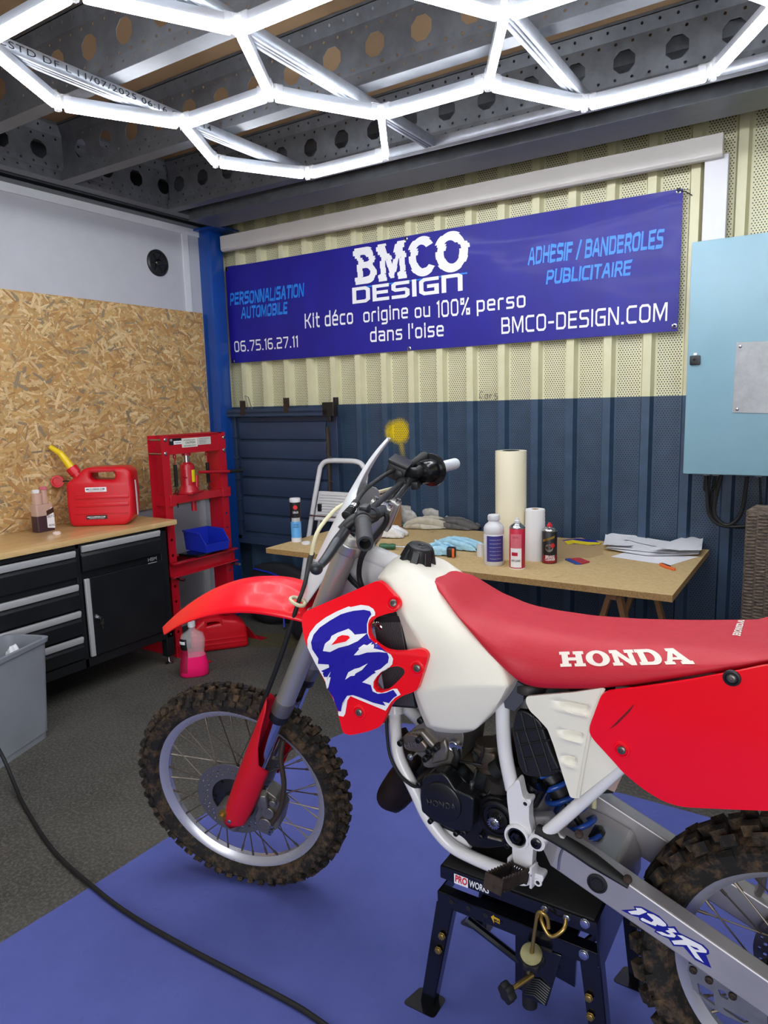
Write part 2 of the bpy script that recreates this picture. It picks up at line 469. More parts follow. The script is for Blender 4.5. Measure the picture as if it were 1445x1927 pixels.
cloth_dark = mat('cloth_dark_grey', '605e5d', 0.95, var=0.18, vscale=40, bump=0.4, bscale=150)
cloth_pink = mat('cloth_pink', 'c76d76', 0.95, var=0.15, vscale=40, bump=0.4, bscale=150)
cloth_teal = mat('cloth_teal', '4a7a7c', 0.95, var=0.15, vscale=40, bump=0.4, bscale=150)
cloth_blue = mat('cloth_light_blue', 'a3cfe2', 0.9, var=0.1, vscale=30, bump=0.3, bscale=150)
cardboard = mat('cardboard', 'a8794a', 0.85, var=0.08, vscale=8)
orange = mat('orange_plastic', 'e2672a', 0.4)
green_plastic = mat('green_plastic', '1f5a3a', 0.45)
wood = mat('trestle_wood', '9a7146', 0.65, var=0.15, vscale=12, sc3=(8, 8, 1))
bin_grey = mat('bin_grey', '8d9299', 0.5, var=0.06, vscale=4)
cab_blue = mat('cabinet_blue', '7ea3b1', 0.32, var=0.03, vscale=4, bump=0.06, bscale=260)
plate_alu = mat('scratched_plate', '8f9193', 0.4, 0.7, var=0.1, vscale=25)
dirt_brown = mat('rusty_brown', '362b24', 0.7, 0.3, var=0.35, vscale=60, bump=0.4)
spring_blue = mat('spring_blue', '1f4aa0', 0.3, coat=0.3)
hose_clear = mat('ivory_hose', 'cfc9a4', 0.4)
disc_steel = mat('brake_disc', '6a6a6d', 0.36, 0.5)
bag_black = mat('bag_black', '15171d', 0.75, var=0.2, bump=0.3, bscale=200)

def m_floor():
    m = mat('floor_bitumen', '4a4845', 0.82); t = NT(m)
    n1 = t.noise(2.2, 6, 0.65); n2 = t.noise(90, 3, 0.7); n3 = t.noise(320, 2, 0.5)
    base = t.mix(t.ramp(n1, (0.3, 0.0), (0.7, 1.0)), srgb('31302d'), srgb('4e4d48'))
    base = t.mix(t.math('MULTIPLY', t.ramp(n2, (0.45, 0.0), (0.7, 1.0)), 0.6), base, srgb('7a756b'))
    base = t.mix(t.ramp(n3, (0.68, 0.0), (0.76, 1.0)), base, srgb('a39d92'))
    n4 = t.noise(1.3, 5, 0.7)
    base = t.mix(t.math('MULTIPLY', t.ramp(n4, (0.6, 0.0), (0.75, 1.0)), 0.45), base, srgb('6b5c48'))
    t.link(base, t.b.inputs['Base Color']); t.bump(n2, 0.5, 0.004); return m
def m_mat():
    m = mat('blue_rubber_mat', '4a55a8', 0.75); t = NT(m)
    n1 = t.noise(3.5, 5, 0.6); n2 = t.noise(260, 2, 0.6); n3 = t.noise(14, 5, 0.75)
    base = t.mix(t.ramp(n1, (0.3, 0.0), (0.7, 1.0)), srgb('4f5aa2'), srgb('5a64b0'))
    base = t.mix(t.math('MULTIPLY', t.ramp(n3, (0.62, 0.0), (0.78, 1.0)), 0.4), base, srgb('333a66'))
    t.link(base, t.b.inputs['Base Color']); t.bump(n2, 0.25, 0.002); return m
def paint_nodes(t, graffiti=True):
    pos = t.coord(); s = t.node('ShaderNodeSeparateXYZ'); t.link(pos, s.inputs[0])
    n = t.noise(9, 5, 0.7); wob = t.noise(2.0, 2, 0.5)
    edge = t.math('GREATER_THAN', s.outputs[2], 1.503)
    yel = t.mix(t.ramp(n, (0.3, 0.0), (0.75, 1.0)), srgb('cdc9a2'), srgb('d7d3b1'))
    blu = t.mix(t.ramp(n, (0.3, 0.0), (0.75, 1.0)), srgb('2d4157'), srgb('3a5069'))
    c = t.mix(edge, blu, yel)
    if graffiti:   # sprayed yellow spot with a run below it
        g = GRAF
        dx = t.math('SUBTRACT', s.outputs[0], g.x); dz = t.math('SUBTRACT', s.outputs[2], g.z)
        d = t.math('SQRT', t.math('ADD', t.math('POWER', dx, 2), t.math('POWER', dz, 2)))
        d = t.math('ADD', d, t.math('MULTIPLY', t.math('SUBTRACT', t.noise(60, 4, 0.7), 0.5), 0.05))
        spot = t.ramp(d, (0.055, 1.0), (0.09, 0.0))
        run = t.math('MULTIPLY', t.ramp(t.math('ABSOLUTE', t.math('ADD', dx, t.math('MULTIPLY', dz, 0.15))), (0.004, 1.0), (0.025, 0.0)),
                     t.math('MULTIPLY', t.math('LESS_THAN', dz, 0.0), t.ramp(t.math('MULTIPLY', dz, -1.0), (0.10, 1.0), (0.19, 0.0))))
        c = t.mix(t.math('MULTIPLY', t.math('MAXIMUM', spot, t.math('MULTIPLY', run, 0.55)), 0.95, clamp=True), c, srgb('dcc010'))
    return c, s
GRAF = ony(750, 812, 3.79)
def m_wall(perf):
    m = mat('perforated_cladding' if perf else 'cladding_rib', 'd5d0a6', 0.45); t = NT(m)
    c, s = paint_nodes(t)
    if perf:
        px, pz = 0.0135, 0.0112
        v = t.math('DIVIDE', s.outputs[2], pz); row = t.math('FLOOR', v)
        u = t.math('ADD', t.math('DIVIDE', s.outputs[0], px), t.math('MULTIPLY', t.math('MODULO', row, 2.0), 0.5))
        fx = t.math('MULTIPLY', t.math('SUBTRACT', t.math('FRACT', u), 0.5), px); fz = t.math('MULTIPLY', t.math('SUBTRACT', t.math('FRACT', v), 0.5), pz)
        d = t.math('SQRT', t.math('ADD', t.math('POWER', fx, 2), t.math('POWER', fz, 2)))
        hole = t.math('LESS_THAN', d, 0.0031)
        c = t.mix(hole, c, srgb('15161a'))
    t.link(c, t.b.inputs['Base Color']); return m
def m_worktop():
    m = mat('beech_worktop', 'd9b57d', 0.32, coat=0.25); t = NT(m)
    mp = t.node('ShaderNodeMapping'); mp.inputs['Rotation'].default_value = (0, 0, PI / 2); t.link(t.coord(), mp.inputs[0])
    br = t.node('ShaderNodeTexBrick', offset=0.37, i_Scale=1.0, i_Mortar_Size=0.0003, i_Brick_Width=0.55, i_Row_Height=0.045)
    br.inputs['Color1'].default_value = srgb('cfa870'); br.inputs['Color2'].default_value = srgb('dcbb85'); br.inputs['Mortar'].default_value = srgb('b98d55')
    t.link(mp.outputs[0], br.inputs['Vector'])
    n = t.noise(14, 5, 0.6, sc3=(9, 1, 9))
    t.link(t.mix(t.math('MULTIPLY', t.ramp(n, (0.4, 0.0), (0.7, 1.0)), 0.5), br.outputs['Color'], srgb('c39a60')), t.b.inputs['Base Color']); return m
def m_chip(name, a, b_, sc_=180):
    m = mat(name, a, 0.7); t = NT(m); n = t.noise(sc_, 3, 0.7); n2 = t.noise(5, 5, 0.7)
    c = t.mix(t.ramp(n, (0.35, 0.0), (0.65, 1.0)), srgb(a), srgb(b_))
    c = t.mix(t.math('MULTIPLY', t.ramp(n2, (0.62, 0.0), (0.72, 1.0)), 0.6), c, srgb('6d5636'))
    t.link(c, t.b.inputs['Base Color']); return m
def m_attr(name, rough=0.7):
    m = mat(name, 'c8a266', rough); t = NT(m)
    at = t.node('ShaderNodeVertexColor', layer_name='tone'); n = t.noise(60, 4, 0.6, sc3=(1, 1, 1))
    t.link(t.mix(t.math('MULTIPLY', t.ramp(n, (0.35, 0.0), (0.7, 1.0)), 0.25), at.outputs[0], srgb('8a6234')), t.b.inputs['Base Color']); return m
def m_emit(name, c, s):
    m = mat(name, c, 0.4); b = m.node_tree.nodes['Principled BSDF']
    b.inputs['Emission Color'].default_value = srgb(c); b.inputs['Emission Strength'].default_value = s; return m
def m_clear(name, c, rough=0.08, alpha=0.22):
    m = mat(name, c, rough); b = m.node_tree.nodes['Principled BSDF']; b.inputs['Alpha'].default_value = alpha; return m
def m_tire():
    m = mat('muddy_tyre', '1b1815', 0.85); t = NT(m)
    n = t.noise(26, 6, 0.75); n2 = t.noise(150, 3, 0.6)
    c = t.mix(t.ramp(n, (0.46, 0.0), (0.66, 1.0)), srgb('191613'), srgb('5e4a33'))
    t.link(c, t.b.inputs['Base Color']); t.bump(n2, 0.5, 0.003); return m
def m_banner():
    m = mat('banner_pvc', '160f86', 0.55, coat=0.04); t = NT(m)
    n = t.noise(7, 5, 0.65, sc3=(1, 1, 0.5))
    t.link(t.mix(t.ramp(n, (0.35, 0.0), (0.7, 1.0)), srgb('140d80'), srgb('1a1390')), t.b.inputs['Base Color']); t.bump(t.noise(3.2, 3, 0.5, sc3=(1, 1, 0.5)), 0.35, 0.02); return m
def m_wicker():
    m = mat('wicker', '4c443d', 0.7); t = NT(m)
    n = t.noise(45, 3, 0.6, sc3=(1, 1, 5))
    t.link(t.mix(t.ramp(n, (0.35, 0.0), (0.65, 1.0)), srgb('2b2622'), srgb('756556')), t.b.inputs['Base Color']); return m
floor_m, mat_m, rib_m, perf_m, worktop_m = m_floor(), m_mat(), m_wall(False), m_wall(True), m_worktop()
osb_m = m_attr('osb_strands'); tabletop_m = m_chip('chipboard_top', 'c8ae7e', 'bb9f6d', 60); chipedge_m = m_chip('chipboard_edge', 'b08d57', '8d6b3c')
led_m = m_emit('led_diffuser', 'f4f8ff', LAMP_STRENGTH); tire_m = m_tire(); banner_m = m_banner(); wicker_m = m_wicker()
clear_m = m_clear('clear_plastic', 'f2f2f4'); pink_m = mat('pink_fluid', 'ff1c70', 0.15); oil_m = mat('brown_oil', '3f2a33', 0.2); bottle_m = m_clear('smoky_bottle', 'e0bfb4', 0.15, 0.5)

# ============================================================ SETTING
YW, XW = 3.76, -3.75        # back wall crest line, left wall face
bm = B_(); box2(bm, (-4.0, -3.0, -0.1), (2.4, 4.2, 0.0)); struct('floor', bm, floor_m, smooth=0)
bm = B_(); box2(bm, (XW - 0.1, -3.0, 0), (XW, 4.2, 3.3)); struct('wall_left', bm, panel_grey, smooth=0)
# corrugated back wall: crests narrow and proud, pans wide and perforated
def cladding():
    bm = B_(); pitch = 0.1965; x0 = ony(1222, 640, YW).x - 0.012; z0, z1 = 0.0, 3.3
    prof = []; k = -16
    while x0 + k * pitch < 2.4:
        x = x0 + k * pitch
        prof += [(x - 0.030, 0.038, 1), (x - 0.018, 0.0, 0), (x + 0.022, 0.0, 0), (x + 0.034, 0.038, 1)]
        k += 1
    vs = [(bm.verts.new((x, YW + d, z0)), bm.verts.new((x, YW + d, z1))) for x, d, _ in prof]
    for i in range(len(vs) - 1):
        f = bm.faces.new((vs[i][0], vs[i + 1][0], vs[i + 1][1], vs[i][1]))
        if i % 4 == 3:
            # flat pan split so that a plain margin stays beside each rib
            f.material_index = 1
    for f in [f for f in bm.faces if f.material_index == 1]:
        a = min(v.co.x for v in f.verts); b = max(v.co.x for v in f.verts)
        g = [f] + list(f.edges) + list(f.verts)
        for xx in (a + 0.010, b - 0.006):
            r = bmesh.ops.bisect_plane(bm, geom=[q for q in g if q.is_valid] if xx == a + 0.010 else g2, plane_co=(xx, 0, 0), plane_no=(1, 0, 0))
            g2 = r['geom']
    for f in bm.faces:
        c = f.calc_center_median(); w = max(v.co.x for v in f.verts) - min(v.co.x for v in f.verts)
        f.material_index = 1 if (w > 0.08) else 0
    return bm
struct('wall_back', cladding(), [rib_m, perf_m], smooth=0)
bm = B_(); box2(bm, (-4, 3.85, 0), (2.4, 3.9, 3.3)); struct('wall_back_lining', bm, black_rubber, smooth=0)
# trunking along the back wall and down beside the electrical cabinet
bm = B_()
a = ony(1362, 248, 3.66); b = ony(1362, 293, 3.66); xl = -3.62
prism(bm, [(xl, 3.70, a.z), (xl, 3.655, a.z), (xl, 3.655, b.z + 0.012), (xl, 3.668, b.z), (xl, 3.70, b.z)], (a.x - xl, 0, 0))
struct('trim_1', bm, beige_trim, 'pale horizontal trunking high on the cladding wall', bevel=0.004)
bm = B_(); c1 = ony(1326, 300, 3.70); c2 = ony(1371, 300, 3.70); box2(bm, (c1.x, 3.70, 1.3), (c2.x, 3.757, 2.58)); struct('trim_2', bm, mat('duct_white', 'd6d6da', 0.4), 'white vertical duct beside the pale blue cabinet', bevel=0.003)
bm = B_(); box2(bm, (XW, -3, 2.655), (XW + 0.012, 3.6, 2.72)); struct('trim_3', bm, white_paint, smooth=0)
bm = B_(); box2(bm, (XW, 3.43, 0.05), (XW + 0.012, 3.477, 2.655)); struct('trim_4', bm, white_paint, smooth=0)
# blue post in the corner
bm = B_(); box2(bm, (-3.765, 3.58, 0), (-3.64, 3.70, 2.70), 0.006); box2(bm, (-3.80, 3.53, 2.688), (-3.52, 3.74, 2.70))
box2(bm, (-3.79, 3.54, 0), (-3.60, 3.73, 0.012)); struct('pillar', bm, blue_steel, 'blue steel corner post')

# steel mezzanine overhead: deck, joists with octagonal holes, edge beams
bm = B_(); box2(bm, (-3.75, -3, 2.985), (2.4, 3.85, 3.02)); struct('ceiling', bm, chip_deck, smooth=0)
def octagon(cx, cy, r): return [(cx + r * math.cos(PI / 8 + k * PI / 4), cy + r * math.sin(PI / 8 + k * PI / 4)) for k in range(8)]
def small(cx, cy, r): return [(cx + r * math.cos(k * PI / 3), cy + r * math.sin(k * PI / 3)) for k in range(6)]
def joist(name, length, ph, label=None, m=galv_dark, holes=True):
    """sigma section joist 280 high running along +x from the origin, flanges towards +y, bottom at z = 0"""
    bm = B_()
    hs = []; n = int(length / 0.2)
    if holes:
        hs = [octagon(ph + k * 0.2, 0.135, 0.046) for k in range(n) if 0.06 < ph + k * 0.2 < length - 0.06]
        for z in (0.072, 0.205): hs += [small(ph + 0.03 + k * 0.0667, z, 0.0065) for k in range(n * 3) if 0.02 < ph + 0.03 + k * 0.0667 < length - 0.02]
    web = fill2d([(0, 0.055), (length, 0.055), (length, 0.222), (0, 0.222)], hs, 0.001)
    place(web, (0, 0.022, 0), (1, 0, 0), (0, 0, 1), (0, -1, 0)); join(bm, web)
    low = fill2d([(0, 0), (length, 0), (length, 0.05), (0, 0.05)], [small(ph + k * 0.0667, 0.03, 0.006) for k in range(n * 3) if 0.02 < ph + k * 0.0667 < length - 0.02] if holes else [], 0.001)
    place(low, (0, 0.0, 0), (1, 0, 0), (0, 0.25, 1), (0, -1, 0)); join(bm, low)
    up = fill2d([(0, 0), (length, 0), (length, 0.05), (0, 0.05)], [small(ph + k * 0.0667, 0.03, 0.006) for k in range(n * 3) if 0.02 < ph + k * 0.0667 < length - 0.02] if holes else [], 0.001)
    place(up, (0, 0.022, 0.222), (1, 0, 0), (0, -0.35, 1), (0, -1, 0)); join(bm, up)
    box2(bm, (0, 0.0, -0.0015), (length, 0.07, 0.0015)); box2(bm, (0, 0.068, 0), (length, 0.07, 0.018))
    box2(bm, (0, 0.003, 0.270), (length, 0.07, 0.273)); box2(bm, (0, 0.012, 0.05), (length, 0.024, 0.056))
    box2(bm, (0, 0.003, 0.27), (length, 0.006, 0.283))
    return bm
xj0 = -3.49
for k, (y, ph) in enumerate([(-0.83, .1), (-0.16, .05), (0.5, .12), (1.16, .06), (1.80, .08), (2.40, .15), (3.10, .09)]):
    bm = joist('ceiling_joist', 5.8, ph)
    bmesh.ops.translate(bm, verts=bm.verts, vec=(xj0, y, 2.70))
    struct('ceiling_joist', bm, galv_dark, smooth=0)
bm = joist('ceiling_edge_beam', 5.8, .1, holes=False); bmesh.ops.translate(bm, verts=bm.verts, vec=(xj0, 3.265, 2.668))
box2(bm, (xj0, 3.335, 2.668), (2.3, 3.50, 2.672)); box2(bm, (xj0, 3.50, 2.668), (2.3, 3.504, 2.90))
struct('ceiling_edge_beam', bm, galv_dark, smooth=0)
bm = joist('ceiling_side_beam', 6.6, .1)
bmesh.ops.rotate(bm, cent=(0, 0, 0), matrix=Matrix.Rotation(PI / 2, 3, 'Z'), verts=bm.verts); bmesh.ops.translate(bm, verts=bm.verts, vec=(xj0 + 0.0, -3.0, 2.70))
box2(bm, (-3.735, -3, 2.725), (-3.56, 3.6, 2.73)); box2(bm, (-3.735, -3, 2.70), (-3.67, 3.6, 2.703)); box2(bm, (-3.735, -3, 2.70), (-3.732, 3.6, 2.95)); box2(bm, (-3.60, -3, 2.70), (-3.598, 3.6, 2.725))
struct('ceiling_side_beam', bm, galv_dark, smooth=0)

# rubber mat: soft-edged blue sheet lying on the floor (part of the floor covering, can be rolled up)
mp = [(-1.93, .9), (-1.915, 1.15), (-1.905, 1.5), (-1.885, 2.1), (-1.84, 2.44), (-1.70, 2.66), (-1.45, 2.72), (-1.0, 2.60), (-.68, 2.55), (-.62, 2.572), (-.32, 2.567), (.6, 2.56), (.62, .6), (.5, -.6), (-1.9, -.6), (-1.95, .2)]
bm = B_(); prism(bm, [(x, y, 0.0) for x, y in fillet([(x, y, 0) for x, y in mp], 0.12, 4) for x, y in [(x, y)]] if False else [(p.x, p.y, 0.0) for p in fillet([(x, y, 0) for x, y in mp], 0.1, 4)], (0, 0, 0.004))
tag(obj('floor_mat', bm, mat_m, smooth=0), 'blue rubber mat on the dark floor under the motorcycle', 'floor mat')
bm = B_(); q = [onz(x, y, 0.0008) for x, y in ((440, 1192), (600, 1192), (600, 1222), (420, 1215))]
f = bm.faces.new([bm.verts.new(p) for p in q]); struct('floor_marking', bm, mat('worn_yellow_paint', '5c5527', 0.8, c2='4b4843', vscale=40), smooth=0)

# OSB sheet on the left wall, made of strands
def osb():
    bm = B_(); lay = bm.loops.layers.float_color.new('tone')
    y0, y1, z0, z1, x = -1.2, 3.56, 0.862, 2.152, XW + 0.002
    R = random.Random(5)
    pal = [srgb(h)[:3] for h in ('c9a468', 'd4b27a', 'bd9458', 'dcbf8c', 'b98b52', 'caa873', 'a97f4c', 'd9b886', 'b79a6c', '8f7f66', 'c79a5e', 'e0c795')]
    def face(pts, c):
        f = bm.faces.new([bm.verts.new(p) for p in pts])
        for l in f.loops: l[lay] = c + (1,)
    box2(bm, (x, y0, z0), (x + 0.014, y1, z1))
    for f in bm.faces:
        for l in f.loops: l[lay] = srgb('b78f56')
    N = 9000
    for i in range(N):
        cy = R.uniform(1.55, y1) if i > 500 else R.uniform(y0, 1.6); cz = R.uniform(z0, z1)
        L = R.uniform(0.025, 0.12) * 0.5; W = R.uniform(0.004, 0.024) * 0.5; a = R.gauss(0.0, 0.75) if R.random() < 0.75 else R.uniform(0, PI)
        d = x + 0.0142 + (i / N) * 0.0016 ; ca, sa = math.cos(a), math.sin(a)
        pts = []
        for u, w in ((-L, -W * R.uniform(.2, 1)), (L * R.uniform(.8, 1), -W), (L, W * R.uniform(0, 1)), (L * .2, W), (-L * R.uniform(.8, 1), W * R.uniform(.2, 1))):
            yy = min(max(cy + u * ca - w * sa, y0), y1); zz = min(max(cz + u * sa + w * ca, z0), z1)
            pts.append((d, yy, zz))
        t = R.uniform(.86, 1.08); cc = R.choice(pal); face(pts, tuple(min(1, q * t) for q in cc))
    return bm
bm = osb(); o = obj('osb_board', bm, osb_m, smooth=0); tag(o, 'tan oriented strand board sheet covering the left wall above the workbench', 'board')

# navy metal hatch in the back wall, left of the table
bm = B_()
hx0, hx1, hz0, hz1 = -3.66, -2.73, 0.55, 1.50
box2(bm, (hx0, 3.715, hz0), (hx1, 3.75, hz1 - 0.07)); 
nb = 6; hh = (hz1 - 0.10 - hz0 - 0.05) / nb
for k in range(nb):
    z = hz0 + 0.05 + k * hh
    prism(bm, [(hx0 + 0.08, 3.712, z + 0.006), (hx0 + 0.08, 3.700, z + 0.012), (hx0 + 0.08, 3.690, z + hh * 0.55), (hx0 + 0.08, 3.700, z + hh - 0.006), (hx0 + 0.08, 3.714, z + hh)], (hx1 - hx0 - 0.16, 0, 0))
box2(bm, (hx0, 3.69, hz0 - 0.03), (hx1, 3.72, hz0 + 0.03)); box2(bm, (hx0, 3.69, hz0), (hx0 + 0.05, 3.72, hz1 - 0.05))
for k in range(5):
    for xx in (hx0 + 0.03, hx0 + 0.055): cyl(bm, (xx, 3.70, hz0 + 0.14 + k * 0.15), (xx, 3.684, hz0 + 0.14 + k * 0.15), 0.008, n=8)
d1 = struct('door_1', bm, navy, 'navy metal hatch of horizontal boards behind the step ladder', bevel=0.002)
bm = B_(); box2(bm, (hx0, 3.64, hz1 - 0.062), (hx1 - 0.02, 3.72, hz1 - 0.03)); box2(bm, (hx0, 3.64, hz1 - 0.045), (hx1 - 0.02, 3.646, hz1 - 0.012)); obj('slide_rail', bm, navy, d1)
for px_, py_ in ((456, 768), (538, 763)):
    p = ony(px_, py_, 3.64); bm = B_(); box(bm, (p.x, 3.645, p.z), (0.042, 0.012, 0.10)); cyl(bm, (p.x, 3.64, p.z + .02), (p.x, 3.632, p.z + .02), .006, n=8); obj('hinge', bm, dirt_brown, d1)
p = ony(620, 770, 3.66); bm = B_(); box(bm, (p.x, 3.665, p.z), (0.09, 0.05, 0.09)); box(bm, (p.x + 0.03, 3.69, p.z + 0.05), (0.025, 0.03, 0.05)); box(bm, (p.x, 3.66, p.z - 0.06), (0.03, 0.03, 0.04)); obj('latch', bm, black_plastic, d1, bevel=0.003)
a = ony(616, 803, 3.68); b = ony(620, 925, 3.68)
bm = B_(); box2(bm, (a.x - 0.008, 3.676, b.z - 0.15), (a.x + 0.008, 3.688, a.z))
for zz in (803, 852, 898, 942):
    p = ony(617, zz, 3.68); tube(bm, [(a.x, 3.68, p.z), (a.x + 0.02, 3.66, p.z - 0.022), (a.x + 0.055, 3.64, p.z - 0.024)], 0.004, n=6)
obj('hook_rod', bm, mat('rod_bronze', '5a5347', 0.5, 0.6), d1)
bm = B_(); a = ony(461, 745, 3.7); tube(bm, [a, a + V((0.03, 0, -0.01)), a + V((0.10, -0.03, -0.13))], 0.003, n=6); tube(bm, [a, a + V((0.06, -0.02, -0.14)), a + V((0.2, -0.05, -0.155))], 0.002, n=6); obj('wire', bm, steel, d1)

# marker scribble on the cladding
bm = B_(); p = ony(912, 742, 3.757); rr = random.Random(2)
for k, (gx, sh) in enumerate(((0, 'C'), (0.035, 'o'), (0.065, 'r'), (0.095, '5'))):
    for st in TECH[sh][1]: stroke(bm, [(gx + x * 0.03, y * 0.034 + rr.uniform(-.003, .003)) for x, y in st], 0.0035)
place(bm, (p.x - 0.05, 3.792, p.z - 0.02), (1, 0, -0.1), (0.1, 0, 1), (0, -1, 0)); struct('wall_scribble', bm, mat('marker', '5a5a50', 0.6), smooth=0)

# ============================================================ LIGHT: honeycomb of LED tubes on galvanised studs
s_hex = 0.455; zl = 2.615
n0 = onz(345, 237, zl)
def node(i, j, k=0): pass
E1 = V((s_hex, 0, 0)); E2 = V((s_hex * 0.5, s_hex * math.sqrt(3) / 2, 0))
def hexes(ctr): return [ctr + V((s_hex * math.cos(k * PI / 3), s_hex * math.sin(k * PI / 3), 0)) for k in range(6)]
c1 = n0 + V((s_hex * 0.5, -s_hex * math.sqrt(3) / 2, 0))      # hexagon with n0 as its upper-left corner
dx, dy = V((1.5 * s_hex, s_hex * math.sqrt(3) / 2, 0)), V((0, s_hex * math.sqrt(3), 0))
centres = [c1, c1 + V((0, 0, 0)) + V((0, dy.y, 0)) * 1.0 + V((0, 0, 0)), c1 + dx, c1 + dx * 1 + V((1.5 * s_hex, dx.y, 0))]
# rows further towards the photographer (out of the top of the frame)
centres += [c1 - V((0, dy.y, 0)), c1 + dx - V((0, dy.y, 0)), c1 + dx * 2 - V((0, dy.y, 0)), c1 + dx * 2 - V((0, 2 * dy.y, 0)), c1 + dx - V((0, 2 * dy.y, 0)), c1 + V((3 * 1.5 * s_hex, dx.y, 0))]
edges = {}; nodes = {}
for cc in centres:
    h = hexes(cc)
    for k in range(6):
        a, b = h[k], h[(k + 1) % 6]
        ka, kb = (round(a.x, 2), round(a.y, 2)), (round(b.x, 2), round(b.y, 2))
        nodes[ka] = a; nodes[kb] = b; edges[tuple(sorted((ka, kb)))] = (a, b)
lamp = thing('hexagon_lamp', 'bright white honeycomb lamp of LED tubes under the steel ceiling joists', 'ceiling lamp', (c1.x, c1.y, zl))
base_m = mat('lamp_aluminium', 'b9bdc4', 0.35, 0.6)
for a, b in edges.values():
    d = (b - a).normalized(); a2, b2 = a + d * 0.022, b - d * 0.022; n = V((-d.y, d.x, 0)); mid = (a2 + b2) / 2
    rot = Matrix.Rotation(math.atan2(d.y, d.x), 4, 'Z')
    bm = B_(); box(bm, mid + V((0, 0, 0.026)), ((b2 - a2).length, 0.026, 0.026), rot, 0.003); t_ = obj('tube', bm, base_m, lamp)
    bm = B_(); box(bm, mid, ((b2 - a2).length, 0.026, 0.026), rot, 0.009, 3); obj('diffuser', bm, led_m, t_)
for p in nodes.values():
    bm = B_(); cyl(bm, p + V((0, 0, -0.014)), p + V((0, 0, 0.04)), 0.013, n=10)
    js = [q for e in edges.values() for q in (e if (e[0] - p).length < .02 or (e[1] - p).length < .02 else ())]
    for q in js:
        if (q - p).length > 0.1:
            d = (q - p).normalized(); box(bm, p + d * 0.028 + V((0, 0, 0.022)), (0.04, 0.031, 0.04), Matrix.Rotation(math.atan2(d.y, d.x), 4, 'Z'), 0.002)
    obj('connector', bm, clear_m, lamp)
def stud(a, b, label, text=None):
    bm = B_(); d = V(b) - V(a); L = d.length; d.normalize(); n = V((-d.y, d.x, 0))
    prof = [(-.024, .040), (-.024, .0), (-.012, 0), (-.010, .004), (-.004, .004), (-.002, 0), (.002, 0), (.004, .004), (.010, .004), (.012, 0), (.024, 0), (.024, .040)]
    rg = [[V(p) + n * x + V((0, 0, z)) for x, z in prof] for p in (a, b)]
    loft(bm, rg, closed=False, caps=False)
    o = obj('ceiling_stud', bm, galv, smooth=20); tag(o, label, 'metal stud', 'studs carrying the lamp')
    md = o.modifiers.new('solid', 'SOLIDIFY'); md.thickness = 0.0012
    if text:
        words = [font_text(t, 0.021, 0.004, 1.2, 0, 1.15) for t in text.split()]; tot = sum(w for _, w in words) + 0.018 * (len(words) - 1); k = 0.92 / tot; x = 0.0
        for tb, w in words:
            for v in tb.verts: v.co.x *= k
            flat_decal('stamped_word', tb, V(a) + d * (1.21 + x * k) + V((0, 0, 0.012)) + n * -0.0248, d, (0, 0, 1), label_black, o); x += w + 0.018
    return o
zs = 2.658
stud((-2.345, 0.2, zs), (-2.345, 3.03, zs), 'galvanised stud with black printed date, nearest the left wall, behind the lamp', 'CSTD DF L 11/07/2025 06:16 CE EN 14')
bpy.data.objects['ceiling_stud'].location.z += 0
stud((-1.64, 0.2, zs), (-1.64, 3.03, zs), 'plain galvanised stud running above the middle of the lamp')
stud((-0.92, 0.2, zs), (-0.92, 3.03, zs), 'plain galvanised stud above the right part of the lamp')
stud((-2.37, 3.055, zs), (1.6, 3.055, zs), 'galvanised stud running parallel to the cladding wall behind the lamp')

# ============================================================ BANNER
bz = ony(425, 505, 3.745), ony(1282, 352, 3.745), ony(1278, 622, 3.745), ony(437, 684, 3.745)
bx0, bx1, bzt, bzb = (bz[0].x + bz[3].x) / 2, (bz[1].x + bz[2].x) / 2, (bz[0].z + bz[1].z) / 2, (bz[2].z + bz[3].z) / 2
def ban_y(x, z):
    t = (x - bx0) / (bx1 - bx0)
    u = (z - bzb) / (bzt - bzb)
    y = 3.748 - 0.006 * math.sin(t * 9 + u * 2.5) - 0.010 * math.exp(-((t - 0.9 + (1 - u) * 0.35) / 0.12) ** 2) * u - 0.012 * math.exp(-((t - 0.02) / 0.03) ** 2)
    return y - 0.006 * math.exp(-((u - 0.82 - 0.25 * (t - .75)) / 0.05) ** 2) * (1 if t > .5 else 0) * max(0, t - .5) * 2
ban = thing('banner', 'long deep blue advertising banner with white lettering on the cladding wall', 'banner', ((bx0 + bx1) / 2, 3.745, bzb))
def on_banner(name, bm, m, off, step=0.03, sub=None):
    if step: dice(bm, step)
    for v in bm.verts: v.co = V((v.co.x, ban_y(v.co.x, v.co.y) - off, v.co.y))
    return obj(name, bm, m, ban, smooth=30 if name == 'sheet' else 0)
bm = fill2d([(bx0, bzb), (bx1, bzb), (bx1, bzt), (bx0, bzt)]); dice(bm, 0.04)
e = bmesh.ops.extrude_face_region(bm, geom=bm.faces[:])
vs = [v for v in e['geom'] if isinstance(v, bmesh.types.BMVert)]
for v in bm.verts: v.co = V((v.co.x, ban_y(v.co.x, v.co.y), v.co.y))
for v in vs: v.co.y += 0.0006
obj('sheet', bm, banner_m, ban)
def btext(s, pa, pb, h, m, wt=0.135, name='lettering', shear=0.0, gap=0.2, jag=0.0, kind='tech', bold=0.0):
    """text whose baseline runs between two pixels of the photo"""
    a = ony(*pa, 3.745); b = ony(*pb, 3.745); hh = h
    bm, w = tech_text(s, hh, hh * wt, 1.0, gap, shear, jag) if kind == 'tech' else font_text(s, hh, bold, shear=shear)
    L = (b - a).length; z0 = (a.z + b.z) / 2
    for v in bm.verts: v.co = V((a.x + v.co.x * (b.x - a.x) / w, z0 + v.co.y, 0))
    return on_banner(name, bm, m, 0.0022, 0.05)
